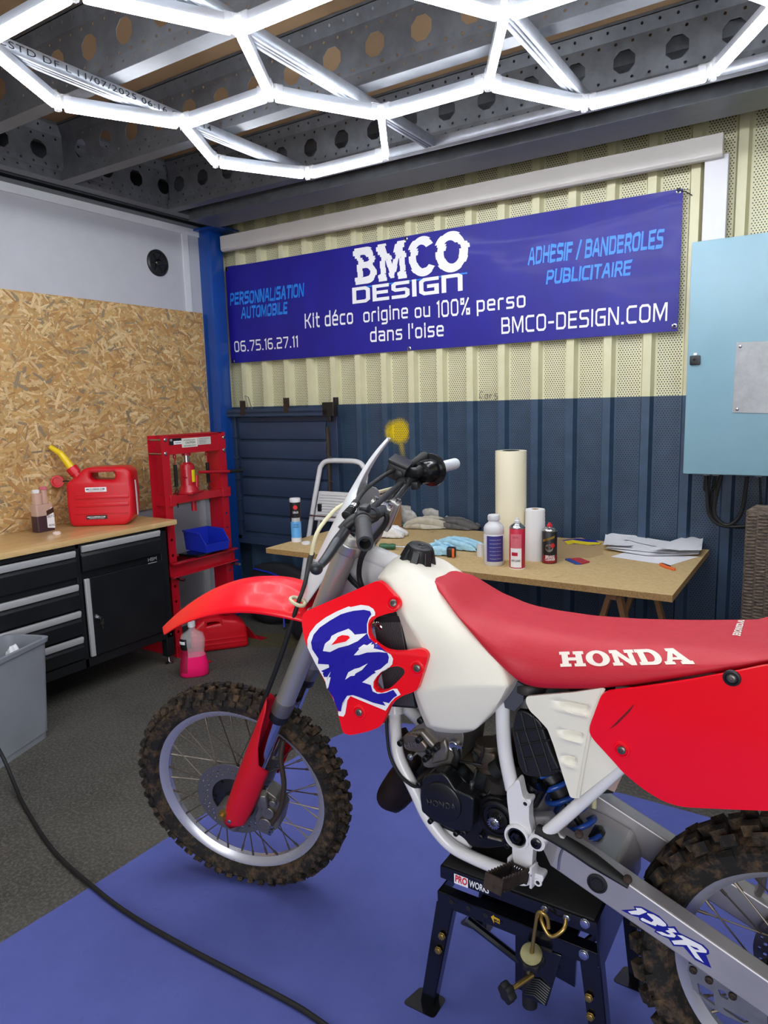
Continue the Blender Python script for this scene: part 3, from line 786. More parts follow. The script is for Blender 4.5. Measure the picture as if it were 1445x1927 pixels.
def hgt(x, yt, yb): return abs(ony(x, yt, 3.745).z - ony(x, yb, 3.745).z)
btext('06.75.16.27.11', (445, 661), (565, 655), hgt(500, 637, 658), decal_white)
btext('Kit déco', (575, 616), (668, 611), hgt(580, 588, 616), decal_white)
btext('origine', (684, 605), (772, 600), hgt(684, 578, 605), decal_white)
btext('ou', (781, 598), (814, 596), hgt(784, 571, 598), decal_white); btext('100%', (823, 597), (890, 592), hgt(850, 563, 595), decal_white)
btext('perso', (899, 586), (996, 579), hgt(996, 549, 580), decal_white)
btext("dans l'oise", (697, 642), (840, 634), hgt(765, 611, 639), decal_white)
btext('BMCO-DESIGN.COM', (945, 628), (1262, 604), hgt(1100, 584, 617), decal_white)
btext('DESIG\u2229', (666, 572), (881, 545), hgt(770, 527, 559), decal_white, 0.2, gap=0.12)
btext('PERSONNALISATION', (437, 572), (573, 562), hgt(505, 542, 567), decal_lblue, 0.2, shear=0.15, jag=0.05, gap=0.12)
btext('AUTOMOBILE', (457, 599), (543, 592), hgt(500, 572, 595), decal_lblue, 0.2, shear=0.15, jag=0.05, gap=0.12)
btext('ADHESIF / BANDEROLES', (996, 500), (1250, 466), hgt(1120, 449, 484), decal_lblue, 0.2, shear=0.15, jag=0.05, gap=0.12)
btext('PUBLICITAIRE', (1030, 535), (1190, 518), hgt(1110, 498, 526), decal_lblue, 0.2, shear=0.15, jag=0.05, gap=0.12)
def heavy_logo(h):
    """heavy condensed capitals B M C O as filled outlines"""
    bm = B_()
    def add(out, holes, x): join(bm, fill2d([((x + a) * h, b * h) for a, b in out], [[((x + a) * h, b * h) for a, b in q] for q in holes]))
    arc = lambda cx, cy, rx, ry, a0, a1, n=14: [(cx + rx * math.cos(a0 + (a1 - a0) * k / n), cy + ry * math.sin(a0 + (a1 - a0) * k / n)) for k in range(n + 1)]
    q = PI / 2
    add([(0, 0)] + arc(.40, .27, .29, .27, -q, q * .55) + arc(.40, .76, .26, .24, -q * .5, q) + [(0, 1), (0, .8), (.06, .8), (.06, .2), (0, .2)], ([(.24, .60)] + arc(.34, .70, .10, .10, -q, q, 8) + [(.24, .80)], [(.24, .19)] + arc(.36, .31, .12, .12, -q, q, 8) + [(.24, .43)]), 0)
    add([(0, 0), (.26, 0), (.26, .18), (.22, .18), (.22, .60), (.37, .05), (.49, .05), (.66, .60), (.66, .18), (.61, .18), (.61, 0), (.88, 0), (.88, .18), (.83, .18), (.83, .82), (.88, .82), (.88, 1), (.62, 1), (.44, .42), (.26, 1), (0, 1), (0, .82), (.05, .82), (.05, .18), (0, .18)], (), .76)
    add(arc(.44, .5, .43, .52, .62, 2 * PI - .62, 30) + arc(.44, .5, .21, .31, 2 * PI - .80, .80, 24), (), 1.70)
    add(arc(.46, .5, .46, .52, 0, 2 * PI * .97, 34), (arc(.46, .5, .22, .30, 0, 2 * PI * .97, 30),), 2.50)
    return bm, 3.42 * h
# heavy glitched BMCO: bold letters cut into horizontal slices that are shifted sideways
def glitch():
    a = ony(668, 536, 3.745); b = ony(882, 507, 3.745); h = hgt(775, 450, 522); z0 = (a.z + b.z) / 2
    bm, w = heavy_logo(h)
    for v in bm.verts: v.co = V((v.co.x * (b.x - a.x) / w, v.co.y, 0))
    R = random.Random(11); z = 0.0
    sl = []
    while z < h: sl.append(z); z += R.uniform(0.008, 0.035)
    for z in sl[1:]: bmesh.ops.bisect_plane(bm, geom=bm.verts[:] + bm.edges[:] + bm.faces[:], plane_co=(0, z, 0), plane_no=(0, 1, 0), dist=1e-7)
    bmesh.ops.split_edges(bm, edges=bm.edges[:])
    off = [R.choice((0, 0, 0.004, -0.005, 0.012, -0.012, 0.003)) for _ in sl]
    for f in bm.faces:
        cz = f.calc_center_median().y; k = max(i for i, q in enumerate(sl) if q <= max(cz, 0))
        for v in f.verts: v.co.x += off[k]
    for v in bm.verts: v.co = V((a.x + v.co.x, z0 + v.co.y, 0))
    return on_banner('lettering', bm, decal_white, 0.0022, 0.05)
glitch()
a = ony(668, 542, 3.745); b = ony(880, 514, 3.745)
bm = fill2d([(a.x, (a.z + b.z) / 2 - .004), (b.x, (a.z + b.z) / 2 - .004), (b.x, (a.z + b.z) / 2 + .004), (a.x, (a.z + b.z) / 2 + .004)]); on_banner('underline', bm, decal_lblue, 0.002, 0.05)
for px_, py_ in ((1277, 359), (1269, 614), (764, 449), (769, 656), (429, 507), (441, 680)):
    p = ony(px_, py_, 3.745); bm = B_(); y = ban_y(p.x, p.z)
    lathe(bm, [(0.006, 0), (0.012, 0.001), (0.013, 0.003), (0.007, 0.005), (0.006, 0.0)], (p.x, y, p.z), (0, -1, 0), 14); obj('eyelet', bm, steel, ban)
bm = B_(); p = ony(1277, 359, 3.745); tube(bm, [p + V((0, -.008, 0)), p + V((.03, -.012, -.01)), p + V((.06, .005, -.03))], 0.0025, n=6); tube(bm, [p + V((.02, -.01, 0)), p + V((.05, 0, -.005))], 0.0015, n=5); obj('tie', bm, black_plastic, ban)
# ============================================================ WORKBENCH along the left wall
XF = -3.245
def cab(x, y, X=XF):
    return onx(*zL(x, y), X)
ZT, ZTB = 0.862, 0.833
yr = 2.70
bench = thing('workbench', 'black steel workbench with drawers and a cupboard door under a pale wood top', 'workbench', (-3.48, 1.6, 0))
bm = B_()
box2(bm, (-3.72, 0.2, 0.16), (XF - 0.012, yr, ZTB - .001)); 
# face frame
zb = 0.165
box2(bm, (XF - 0.012, 0.2, zb), (XF, yr, zb + 0.05)); box2(bm, (XF - 0.012, 0.2, ZTB - 0.028), (XF, yr, ZTB)); box2(bm, (XF - 0.012, yr - 0.045, zb), (XF, yr, ZTB))
yd = cab(430, 800).y
box2(bm, (XF - 0.012, yd - 0.012, zb), (XF, yd + 0.012, ZTB))
box2(bm, (XF - 0.05, yr - 0.05, 0.05), (XF, yr, 0.17)); box2(bm, (-3.72, yr - 0.05, 0.05), (-3.67, yr, 0.17))
obj('body', bm, graphite, bench, bevel=0.003)
for xx in (XF - 0.025, -3.695):
    bm = B_(); lathe(bm, [(0.025, 0), (0.025, 0.006), (0.010, 0.014), (0.007, 0.018), (0.007, 0.06)], (xx, yr - 0.025, 0)); obj('foot', bm, steel, bench)
def drawer(y0, y1, ztop, zbot):
    bm = B_()
    prism(bm, [(XF, y0, zbot), (XF + 0.012, y0, zbot), (XF + 0.012, y0, ztop - 0.058), (XF + 0.002, y0, ztop - 0.042), (XF + 0.002, y0, ztop - 0.002), (XF, y0, ztop)], (0, y1 - y0, 0))
    o = obj('drawer', bm, graphite, bench, bevel=0.002)
    bm = B_(); prism(bm, [(XF + 0.002, y0 + 0.004, ztop - 0.002), (XF + 0.018, y0 + 0.004, ztop - 0.002), (XF + 0.020, y0 + 0.004, ztop - 0.012), (XF + 0.013, y0 + 0.004, ztop - 0.036), (XF + 0.002, y0 + 0.004, ztop - 0.036)], (0, y1 - y0 - 0.008, 0))
    obj('handle', bm, silver, o, bevel=0.002, label='silver grip strip')
    return o
dl, dr = yd - 0.016, yr - 0.05
z1 = cab(855, 578).z; z2 = cab(870, 710).z
zr_top, zr_bot = cab(437, 655).z, cab(445, 797).z
drawer(yd + 0.016, dr, zr_top, zr_bot)
zs_ = [cab(417, 677).z, cab(405, 866).z, cab(420, 1010).z, cab(433, 1150).z, 0.215]
for k in range(4):
    drawer(0.9, dl, zs_[k] , zs_[k + 1] + 0.035 if k == 0 else zs_[k + 1] + 0.012)
bm = B_(); zdt = cab(487, 830).z; ydl = yd + 0.016
box2(bm, (XF, ydl + 0.035, zb + 0.055), (XF + 0.012, dr, zdt)); dor = obj('door', bm, graphite, bench, bevel=0.002)
bm = B_(); box2(bm, (XF, ydl + 0.004, zb + 0.055), (XF + 0.016, ydl + 0.030, zdt)); obj('handle', bm, silver, dor, bevel=0.003, label='silver vertical grip strip')
p = cab(527, 1042, XF + 0.012); bm = B_(); lathe(bm, [(0.014, 0), (0.014, 0.004), (0.011, 0.008), (0.009, 0.02), (0.004, 0.022)], (p.x, p.y, p.z), (1, 0, 0), 20); obj('lock', bm, chrome, dor)
bm = B_(); box(bm, (p.x + 0.026, p.y + 0.004, p.z), (0.016, 0.016, 0.003)); tube(bm, [(p.x + 0.03, p.y + 0.008 + 0.008 * math.cos(t), p.z - 0.012 + 0.012 * math.sin(t)) for t in [k * PI / 8 for k in range(16)]], 0.0012, 6, closed=True)
lathe(bm, [(0.010, 0), (0.010, 0.002)], (p.x + 0.028, p.y + 0.010, p.z - 0.034), (1, 0, 0), 14); box(bm, (p.x + 0.029, p.y + 0.010, p.z - 0.052), (0.002, 0.005, 0.024)); obj('key', bm, steel, dor)
bm, w = font_text('HBM', 0.020, 0.006, 1.1); p = cab(797, 742); flat_decal('lettering', bm, (XF + 0.0125, p.y, p.z), (0, 1, 0), (0, 0, 1), mat('grey_print', '8c8f94', 0.5), bench)
bm = B_(); box2(bm, (XF + 0.0125, p.y, p.z - 0.014), (XF + 0.0132, p.y + w, p.z - 0.009)); obj('print_bar', bm, MATS['grey_print'], bench)
for q in ((862, 550), (905, 1145)):
    p = cab(*q); bm = B_(); lathe(bm, [(0.006, 0), (0.006, 0.003), (0.003, 0.005)], (XF, yr - 0.02, p.z), (1, 0, 0), 10); obj('bolt', bm, steel, bench)
bm = B_(); box2(bm, (-3.735, 0.2, ZTB), (-3.222, 2.768, ZT), 0.004); o = obj('worktop', bm, worktop_m, smooth=30)
tag(o, 'pale laminated wood worktop on the black workbench', 'worktop')

# ---------------- red jerrycan with yellow spout on the worktop
JO = V((-3.590, 2.318, ZT)); JU = V((0.80, 0.60, 0)).normalized(); JN = V((0.60, -0.80, 0)).normalized(); JW = 0.165
def onplane(x, y, O, N):
    d = ray(x, y); return CAM + d * ((V(O) - CAM).dot(N) / d.dot(N))
def jc(x, y):
    p = onplane(*zJ(x, y), JO, JN) - JO; return (p.dot(JU), p.z)
jerry = thing('jerrycan', 'red plastic jerrycan with raised yellow spout on the wooden worktop', 'jerrycan', JO + JU * 0.15 - JN * JW / 2)
ol = [jc(*q) for q in ((705, 888), (668, 835), (650, 700), (640, 555), (632, 462), (745, 395), (775, 345), (815, 315), (1195, 300), (1262, 350), (1268, 440), (1285, 560), (1290, 780), (1262, 825), (1215, 868))]
zmin = min(p[1] for p in ol)
ol = [(p[0], max(0.0, p[1])) for p in ol]
hole = [jc(*q) for q in ((872, 372), (905, 350), (1092, 352), (1112, 375), (1108, 415), (1095, 432), (890, 432), (870, 415))]
bm = fill2d([tuple(p[:2]) for p in fillet([(a, b, 0) for a, b in ol], 0.022, 3)], [[tuple(p[:2]) for p in fillet([(a, b, 0) for a, b in hole], 0.01, 2)]], JW / 2 - 0.018, 0.017)
place(bm, JO - JN * JW / 2, JU, (0, 0, 1), JN)
zmin = min(v.co.z for v in bm.verts)
bmesh.ops.translate(bm, verts=bm.verts, vec=(0, 0, ZT - zmin))
jb = obj('body', bm, jerry_red, jerry, smooth=50)
bm = B_()
for y0, y1 in ((588, 622), (662, 700), (748, 752)):
    a = jc(730, y0 + 8); b = jc(1250, y0 - 14); h = jc(730, y0)[1] - jc(730, y1)[1]
    box(bm, JO + JU * ((a[0] + b[0]) / 2) + V((0, 0, a[1] - 0.004)) + JN * 0.001, (b[0] - a[0], 0.008, max(h, .004)), Matrix.Rotation(math.atan2(JU.y, JU.x), 4, 'Z'), 0.003)
obj('rib', bm, jerry_red, jerry)
ctr = JO - JN * JW / 2
def jq(x, y): a = jc(x, y); return ctr + JU * a[0] + V((0, 0, a[1] - 0.012))
a, b = jq(730, 420), jq(650, 318)
bm = B_(); d = (b - a).normalized(); cyl(bm, a, b - d * .02, 0.026, n=20); cyl(bm, b - d * .03, b + d * .012, 0.032, n=20); cyl(bm, b - d * .055, b - d * .047, 0.032, n=20); obj('collar', bm, jerry_red, jerry)
bm = B_(); tube(bm, [b, jq(545, 180), jq(520, 155), jq(425, 95)], [0.022, 0.018, 0.016, 0.0125], 14, smooth=5); obj('spout', bm, yellow_plastic, jerry, label='yellow pouring spout')
c0 = jq(500, 440) ; bm = B_(); lathe(bm, [(0.034, -.014), (0.036, 0), (0.034, 0.004), (0.026, 0.004), (0.024, -0.008), (0.0, -0.008)], c0, JN + JU * .2, 24); obj('screw_cap', bm, jerry_red, jerry)
bm = B_(); tube(bm, [c0 + JU * 0.03, c0 + JU * 0.055 + V((0, 0, 0.002)), jq(650, 440)], 0.004, 8, smooth=4); obj('cap_strap', bm, black_plastic, jerry)
def jlabel(x0, y0, x1, y1, bg, fg):
    a = jc(x0, y1); b = jc(x1, y1); h = jc(x0, y0)[1] - a[1]; w = b[0] - a[0]
    bm = fill2d([(0, 0), (w, 0), (w, h), (0, h)], (), 0.0006); place(bm, JO + JU * a[0] + V((0, 0, (a[1] + b[1]) / 2)) + JN * 0.0008, JU, (0, 0, 1), JN); s = obj('sticker', bm, bg, jerry)
    t, tw = font_text('BMCO-DESIGN.COM', h * 0.34, 0.02, 1.0, 0.25)
    for v in t.verts: v.co.x *= w * 0.88 / tw
    flat_decal('lettering', t, JO + JU * (a[0] + w * .04) + V((0, 0, (a[1] + b[1]) / 2 + h * 0.42)) + JN * 0.0014, JU, (0, 0, 1), fg, s)
    t, tw = font_text('ADHESIFS ET KITS DECO', h * 0.12, 0.01)
    for v in t.verts: v.co.x *= w * 0.75 / tw
    flat_decal('lettering', t, JO + JU * (a[0] + w * .12) + V((0, 0, (a[1] + b[1]) / 2 + h * 0.16)) + JN * 0.0014, JU, (0, 0, 1), fg, s)
jlabel(828, 500, 1036, 545, decal_white, label_black); jlabel(842, 772, 1044, 810, label_black, decal_white)
bm = fill2d([tuple(q) for q in ((-.012, 0), (.012, 0.0), (.016, .12), (.004, .20), (-.016, .20))], (), .0005); e = JO + JU * (jc(1290, 780)[0] + 0.0135) - JN * 0.06 + V((0, 0, 0.05)); place(bm, e, -JN, (0, 0, 1), JU); obj('level_strip', bm, decal_white, jerry)

# ---------------- two-neck oil bottle, its loose cap
a = onz(*zJ(378, 945), ZT); b = onz(*zJ(548, 912), ZT); bu = (b - a).normalized(); bn = V((bu.y, -bu.x, 0)); bw = (b - a).length * 0.96; bd = 0.058
bot = thing('oil_bottle', 'translucent two-necked bottle with dark oil beside the jerrycan on the worktop', 'bottle', (a + b) / 2)
def slab(bm, O, u, n, w, d, z0, z1, r=0.014):
    pr = fillet([(0, 0, 0), (w, 0, 0), (w, d, 0), (0, d, 0)], r, 3); loft(bm, [[V(O) + u * p.x - n * p.y + V((0, 0, z)) for p in pr] for z in (z0, z1)])
bm = B_(); slab(bm, a, bu, bn, bw, bd, 0, 0.150)
slab(bm, a + bu * .004 - bn * .006, bu, bn, bw * .42, .04, .150, .212, .012); slab(bm, a + bu * (bw * .52) - bn * .008, bu, bn, bw * .28, .036, .150, .225, .010); obj('body', bm, bottle_m, bot, bevel=0.004)
bm = B_(); slab(bm, a - bu * .0008 + bn * .0008, bu, bn, bw + .0016, bd + .0016, 0.001, 0.088); obj('oil', bm, oil_m, bot)
for k, (f, z) in enumerate(((.22, .212), (.66, .225))):
    bm = B_(); lathe(bm, [(.017, 0), (.019, .002), (.019, .016), (.016, .019)], a + bu * (bw * f) - bn * .025 + V((0, 0, z)), n=22); obj('cap', bm, tissue if k == 0 else cloth_pink, bot)
bm = fill2d([(.0, .02), (.045, .012), (.045, .085), (.035, .13), (.0, .105)], (), .0005); place(bm, a + bu * (bw - .048) + bn * .0018, bu, (0, 0, 1), bn); lb = obj('label', bm, paper, bot)
bm = fill2d([(.0, .085), (.045, .10), (.045, .128), (.0, .112)], (), .0005); place(bm, a + bu * (bw - .048) + bn * .0024, bu, (0, 0, 1), bn); obj('label_band', bm, mat('label_brown', '3a241c', .4), lb)
t, w = font_text('SELF OIL', .013, .006, .8, .2); flat_decal('lettering', t, a + bu * (bw - .046) + V((0, 0, .074)) + bn * .0024, bu, (0, 0, 1), label_black, lb)
t, w = font_text('IPONE', .010, .006, .9); flat_decal('lettering', t, a + bu * (bw - .040) + V((0, 0, .026)) + bn * .0024, bu, (0, 0, 1), label_black, lb)
p = onz(*zJ(553, 962), ZT); bm = B_(); lathe(bm, [(.017, 0), (.019, .002), (.018, .014), (.013, .018)], p, n=22)
for k in range(16): box(bm, p + V((.0188 * math.cos(k * PI / 8), .0188 * math.sin(k * PI / 8), .008)), (.003, .003, .011), k * PI / 8)
tag(obj('bottle_cap', bm, mat('cap_pale', 'e3cfc6', .5)), 'loose pale screw cap on the worktop in front of the oil bottle', 'bottle cap')

# crumpled things: a soft irregular sheet with folds
def crumple(bm, c, rx, ry, h, seed, n=26, m=10, rot=0.0, sharp=1.0, base=0.0):
    R = random.Random(seed); ph = [R.uniform(0, 6.28) for _ in range(8)]
    fr = [R.randint(2, 5) for _ in range(4)]
    rings_ = []
    for i in range(m + 1):
        t = i / m; rg = []
        for k in range(n):
            a = 2 * PI * k / n
            w = 1 + 0.20 * math.sin(fr[0] * a + ph[0]) + 0.10 * math.sin((fr[1] + 3) * a + ph[1])
            x, y = math.cos(a) * rx * t * w, math.sin(a) * ry * t * w
            q = V((x, y, seed * 1.7)) / max(rx, ry)
            big = mnoise.noise(q * 1.3); rid = 1 - abs(mnoise.noise(q * 2.6 + V((big, big, 0)))) * 2.2; fine = 1 - abs(mnoise.noise(q * 6.5)) * 2
            z = base + h * max(0.0, 1 - t ** 3.2) * (0.62 + 0.30 * big + 0.26 * rid + 0.08 * fine) + 0.002 + (0.012 * max(0, rid) * t if h > 0.02 else 0)
            if h > .25: z = base + h * max(0.0, 1 - t ** 5) * (0.80 + 0.06 * big + 0.05 * rid)
            z = max(z, 0.002)
            ca, sa = math.cos(rot), math.sin(rot)
            rg.append(V(c) + V((x * ca - y * sa, x * sa + y * ca, z)))
        rings_.append(rg)
    rings_[0] = [rings_[0][0] * 0.999 + p * 0.001 for p in rings_[0]]
    top = rings_
    bot_ = [[V((p.x, p.y, V(c).z + 0.0005)) for p in rings_[-1]]]
    loft(bm, top + bot_, True, True)
def fabric(bm, c, L, W, h, seed, rot=0.0, base=0.0, n=54, m=40):
    """a cloth thrown down: a sheet whose folds roll over one another"""
    R = random.Random(seed); f = R.choice((2.0, 2.5, 3.0)); A = W / (6.0 * f) * 2.1; p0, p1 = R.uniform(0, 6), R.uniform(0, 6)
    ca, sa = math.cos(rot), math.sin(rot); g = []
    for i in range(n):
        u = i / (n - 1); row = []
        for j in range(m):
            v = j / (m - 1); q = V((u * 2.2, v * 2.2, seed * 3.1))
            wv = 0.72 + 0.28 * math.sin(PI * min(1, max(0, u * .9 + .1 * mnoise.noise(q))))
            ph = 2 * PI * f * v + p0 + 2.4 * mnoise.noise(V((u * 2.0, 0.3, seed))) + 1.5 * u
            env = max(0.0, math.sin(PI * u)) ** .35 * max(0.0, math.sin(PI * v)) ** .25
            x = (u - .5) * L + .03 * mnoise.noise(q * 2 + V((5, 0, 0))) + .012 * math.sin(ph * .5)
            y = (v - .5) * W * wv + A * math.sin(ph) * env
            z = base + env * (h * (.75 + .5 * mnoise.noise(q)) + A * .95 * (1 + math.cos(ph + .9))) + .008 * abs(mnoise.noise(q * 4)) + .003
            row.append(bm.verts.new(V(c) + V((x * ca - y * sa, x * sa + y * ca, max(z, .003)))))
        g.append(row)
    for i in range(n - 1):
        for j in range(m - 1): bm.faces.new((g[i][j], g[i + 1][j], g[i + 1][j + 1], g[i][j + 1]))
def rag(name, px_, z, L, W, h, seed, m, label, cat, rot=0.0, group=None, base=0.0):
    bm = B_(); p = onz(*px_, z); fabric(bm, p, L, W, h, seed, rot, base); o = obj(name, bm, m, smooth=80)
    md = o.modifiers.new('solid', 'SOLIDIFY'); md.thickness = .0022; md.offset = 1
    return tag(o, label, cat, group)
rag('plastic_wrapper', zJ(215, 885), ZT, .17, .12, .012, 3, mat('wrapper', 'd9c6c2', .35), 'crumpled pale wrapper left of the oil bottle on the worktop', 'wrapper', .5)
rag('cleaning_cloth', zJ(95, 860), ZT, .16, .10, .02, 9, mat('cloth_navy', '20284e', .9, bump=.3), 'dark blue cloth behind the crumpled wrapper on the worktop', 'cloth', .4)
p = onz(*zJ(300, 868), ZT); bm = B_(); cyl(bm, p + V((0, 0, .018)), p + V((.06, .05, .018)), .018, n=18); cyl(bm, p + V((-.002, -.0017, .018)), p + V((.02, .017, .018)), .010, n=14); tag(obj('socket_tool', bm, black_plastic), 'short black tube lying behind the oil bottle on the worktop', 'tool')
p = onz(*zJ(600, 800), ZT); bm = B_(); box(bm, p + V((0, 0, .014)), (.16, .035, .026), .5, .006); cyl(bm, p + V((.03, .02, .03)), p + V((.09, .06, .045)), .008); tag(obj('air_tool', bm, black_plastic), 'black hand tool lying left of the jerrycan by the board', 'tool')

# ---------------- round vent on the left wall
p = onx(296, 495, XW); v = thing('wall_vent', 'round black plastic vent high on the pale left wall', 'vent', (XW, p.y, p.z - .08))
bm = B_(); lathe(bm, [(.083, 0), (.083, .010), (.074, .018), (.066, .018), (.062, .008), (0, .006)], (XW, p.y, p.z), (1, 0, 0), 36)
for k in range(6):
    a = k * PI / 3; box(bm, (XW + .010, p.y + .042 * math.cos(a), p.z + .042 * math.sin(a)), (.010, .045, .010), Matrix.Rotation(a, 4, 'X'))
obj('grille', bm, black_plastic, v)
bm = B_(); lathe(bm, [(.024, .006), (.024, .016), (.016, .021), (.006, .021), (.005, .026), (0, .026)], (XW, p.y, p.z), (1, 0, 0), 24); obj('hub', bm, black_gloss, v)

# ============================================================ HYDRAULIC PRESS
XP = -3.30
def pf(x, y, X=XP): return onx(*zP(x, y), X)
yL0, yR1 = 2.757, 3.272
press = thing('workshop_press', 'red hydraulic workshop press in the corner beside the blue post', 'press', (XP - .06, (yL0 + yR1) / 2, 0))
ztop = 1.350; DX = 0.115
holes_z = [0.16 + 0.095 * k for k in range(8)]
def upright(y0, sgn):
    """channel open outwards: web on the inner side"""
    bm = B_(); w = 0.055; y1 = y0 + w
    f = fill2d([(y0, 0), (y1, 0), (y1, ztop), (y0, ztop)], [small((y0 + y1) / 2, z, .010) for z in holes_z], .002); place(f, (XP, 0, 0), (0, 1, 0), (0, 0, 1), (1, 0, 0)); join(bm, f)
    f = fill2d([(y0, 0), (y1, 0), (y1, ztop), (y0, ztop)], [small((y0 + y1) / 2, z, .010) for z in holes_z], .002); place(f, (XP - DX, 0, 0), (0, 1, 0), (0, 0, 1), (1, 0, 0)); join(bm, f)
    yi = y1 if sgn < 0 else y0
    box2(bm, (XP - DX, yi - .002, 0), (XP, yi + .002, ztop)); obj('upright', bm, press_red, press)
upright(yL0, -1); upright(yR1 - .055, 1)
zc0 = pf(320, 445).z
bm = B_(); box2(bm, (XP - .01, yL0 + .055, zc0 + .02), (XP - .004, yR1 - .055, ztop - .004)); box2(bm, (XP - .02, yL0 + .055, ztop - .006), (XP + .004, yR1 - .03, ztop)); box2(bm, (XP - .05, yL0 + .05, zc0 + .016), (XP + .002, yR1 - .05, zc0 + .022))
box2(bm, (XP - DX, yL0 + .055, zc0 + .02), (XP - DX + .006, yR1 - .055, ztop)); box2(bm, (XP + .001, yL0 + .004, zc0), (XP + .004, yL0 + .056, ztop)); box2(bm, (XP + .001, yR1 - .056, zc0 + .01), (XP + .004, yR1 - .002, ztop))
obj('head_beam', bm, press_red, press)
for q in ((288, 203), (293, 390), (1080, 168), (1088, 340)):
    p = pf(*q); bm = B_(); lathe(bm, [(.012, .003), (.012, .008), (.007, .012), (0, .012)], (XP, p.y, p.z), (1, 0, 0), 12)
    cyl(bm, (XP - DX, p.y - (.02 if q[0] < 600 else 0), p.z), (XP, p.y - (.02 if q[0] < 600 else 0), p.z), .006, n=8); obj('bolt', bm, steel, press)
def plabel(x0, y0, x1, y1, bg, lines, fg, off=.0):
    a, b, c_ = pf(x0, y1, XP - .002), pf(x1, y1, XP - .002), pf(x0, y0, XP - .002); w = b.y - a.y; h = c_.z - a.z
    bm = fill2d([(0, 0), (w, 0), (w, h), (0, h)], (), .0004); place(bm, (XP - .003 + off, a.y, (a.z + b.z) / 2), (0, 1, 0), (0, 0, 1), (1, 0, 0)); s = obj('label', bm, bg, press)
    for (tx, fy, hh, fx) in lines:
        t, tw = font_text(tx, h * hh, .01)
        for v_ in t.verts: v_.co.x *= min(1.0, w * .8 / tw)
        flat_decal('lettering', t, (XP - .0022 + off, a.y + w * fx, (a.z + b.z) / 2 + h * fy), (0, 1, 0), (0, 0, 1), fg, s)
plabel(350, 178, 520, 268, label_black, (('CE', .62, .28, .06),), decal_white)
plabel(412, 214, 520, 262, decal_white, (('WORKSHOP PRESS', .35, .3, .1),), label_black, .0006)
plabel(740, 158, 918, 262, mat('label_grey', 'c9c9c2', .5), (('HYDRAULIC SHOP PRESS 12T', .75, .1, .1), ('MAX CAPACITY 12T', .55, .1, .1), ('WORKING RANGE', .35, .1, .1), ('WEAR GOGGLES', .15, .1, .1)), label_black)
plabel(525, 172, 738, 298, mat('label_pale', 'dcdacd', .5), (('LIFT ON FLAT FLOOR', .72, .12, .1), ('CAUTION', .40, .22, .22), ('NEVER EXCEED CAPACITY', .12, .12, .1)), label_black, .0008)
# sliding cross bar with its jack
zb0, zb1 = (pf(330, 1080).z + pf(1040, 975).z) / 2, (pf(330, 970).z + pf(1040, 880).z) / 2
bm = B_(); box2(bm, (XP - .06, yL0 + .05, zb0), (XP + .012, yR1 - .05, zb1)); box2(bm, (XP - DX - .004, yL0 + .03, zb0 - .012), (XP + .016, yL0 + .072, zb1 + .008)); box2(bm, (XP - DX - .004, yR1 - .06, zb0 - .006), (XP + .016, yR1 + .008, zb1 + .008)); obj('sliding_bar', bm, press_red, press, bevel=.002)
ym = pf(655, 700).y; xm = XP - .035
jack_z = zb1
bm = B_(); box(bm, (xm, ym, jack_z + .006), (.13, .15, .010), 0.35, .003); lathe(bm, [(.062, .010), (.055, .03), (.046, .045), (.044, .055), (.044, .16), (.040, .178), (.030, .182), (.024, .186), (.024, .192), (0, .192)], (xm, ym, jack_z), n=28)
cyl(bm, (xm + .03, ym + .04, jack_z + .02), (xm + .03, ym + .045, jack_z + .11), .012); tube(bm, [(xm + .02, ym - .03, jack_z + .15), (xm + .03, ym - .06, jack_z + .11), (xm + .035, ym - .04, jack_z + .10)], .005, 6)
jk = obj('bottle_jack', bm, press_red, press)
zt_ = jack_z + .19
bm = B_(); cyl(bm, (xm, ym, zt_), (xm, ym, zc0 + .012), .017); obj('ram', bm, chrome, jk); bm = B_(); cyl(bm, (xm, ym, zc0 + .0), (xm, ym, zc0 + .018), .028); obj('ram_seat', bm, press_red, jk)
p1 = pf(760, 638, XP + .01); p2 = pf(1165, 630, XP + .02); p3 = pf(1345, 614, XP + .03)
bm = B_(); tube(bm, [p1, p2, p3 - (p3 - p2) * .1], .0095, 12); h_ = obj('pump_lever', bm, press_red, jk); bm = B_(); tube(bm, [p2, p3], .012, 12); obj('grip', bm, black_rubber, jk)
a, b = pf(655, 590), pf(745, 785); cyy = (a.y + b.y) / 2
bm = B_(); n = 8
rg0 = [(xm + .0448 * math.cos(t), ym + .0448 * math.sin(t)) for t in [(-.15 + .9 * k / n) for k in range(n + 1)]]
loft(bm, [[(x, y, jack_z + .07) for x, y in rg0], [(x, y, jack_z + .145) for x, y in rg0]], False, False); obj('label', bm, label_yellow, jk)
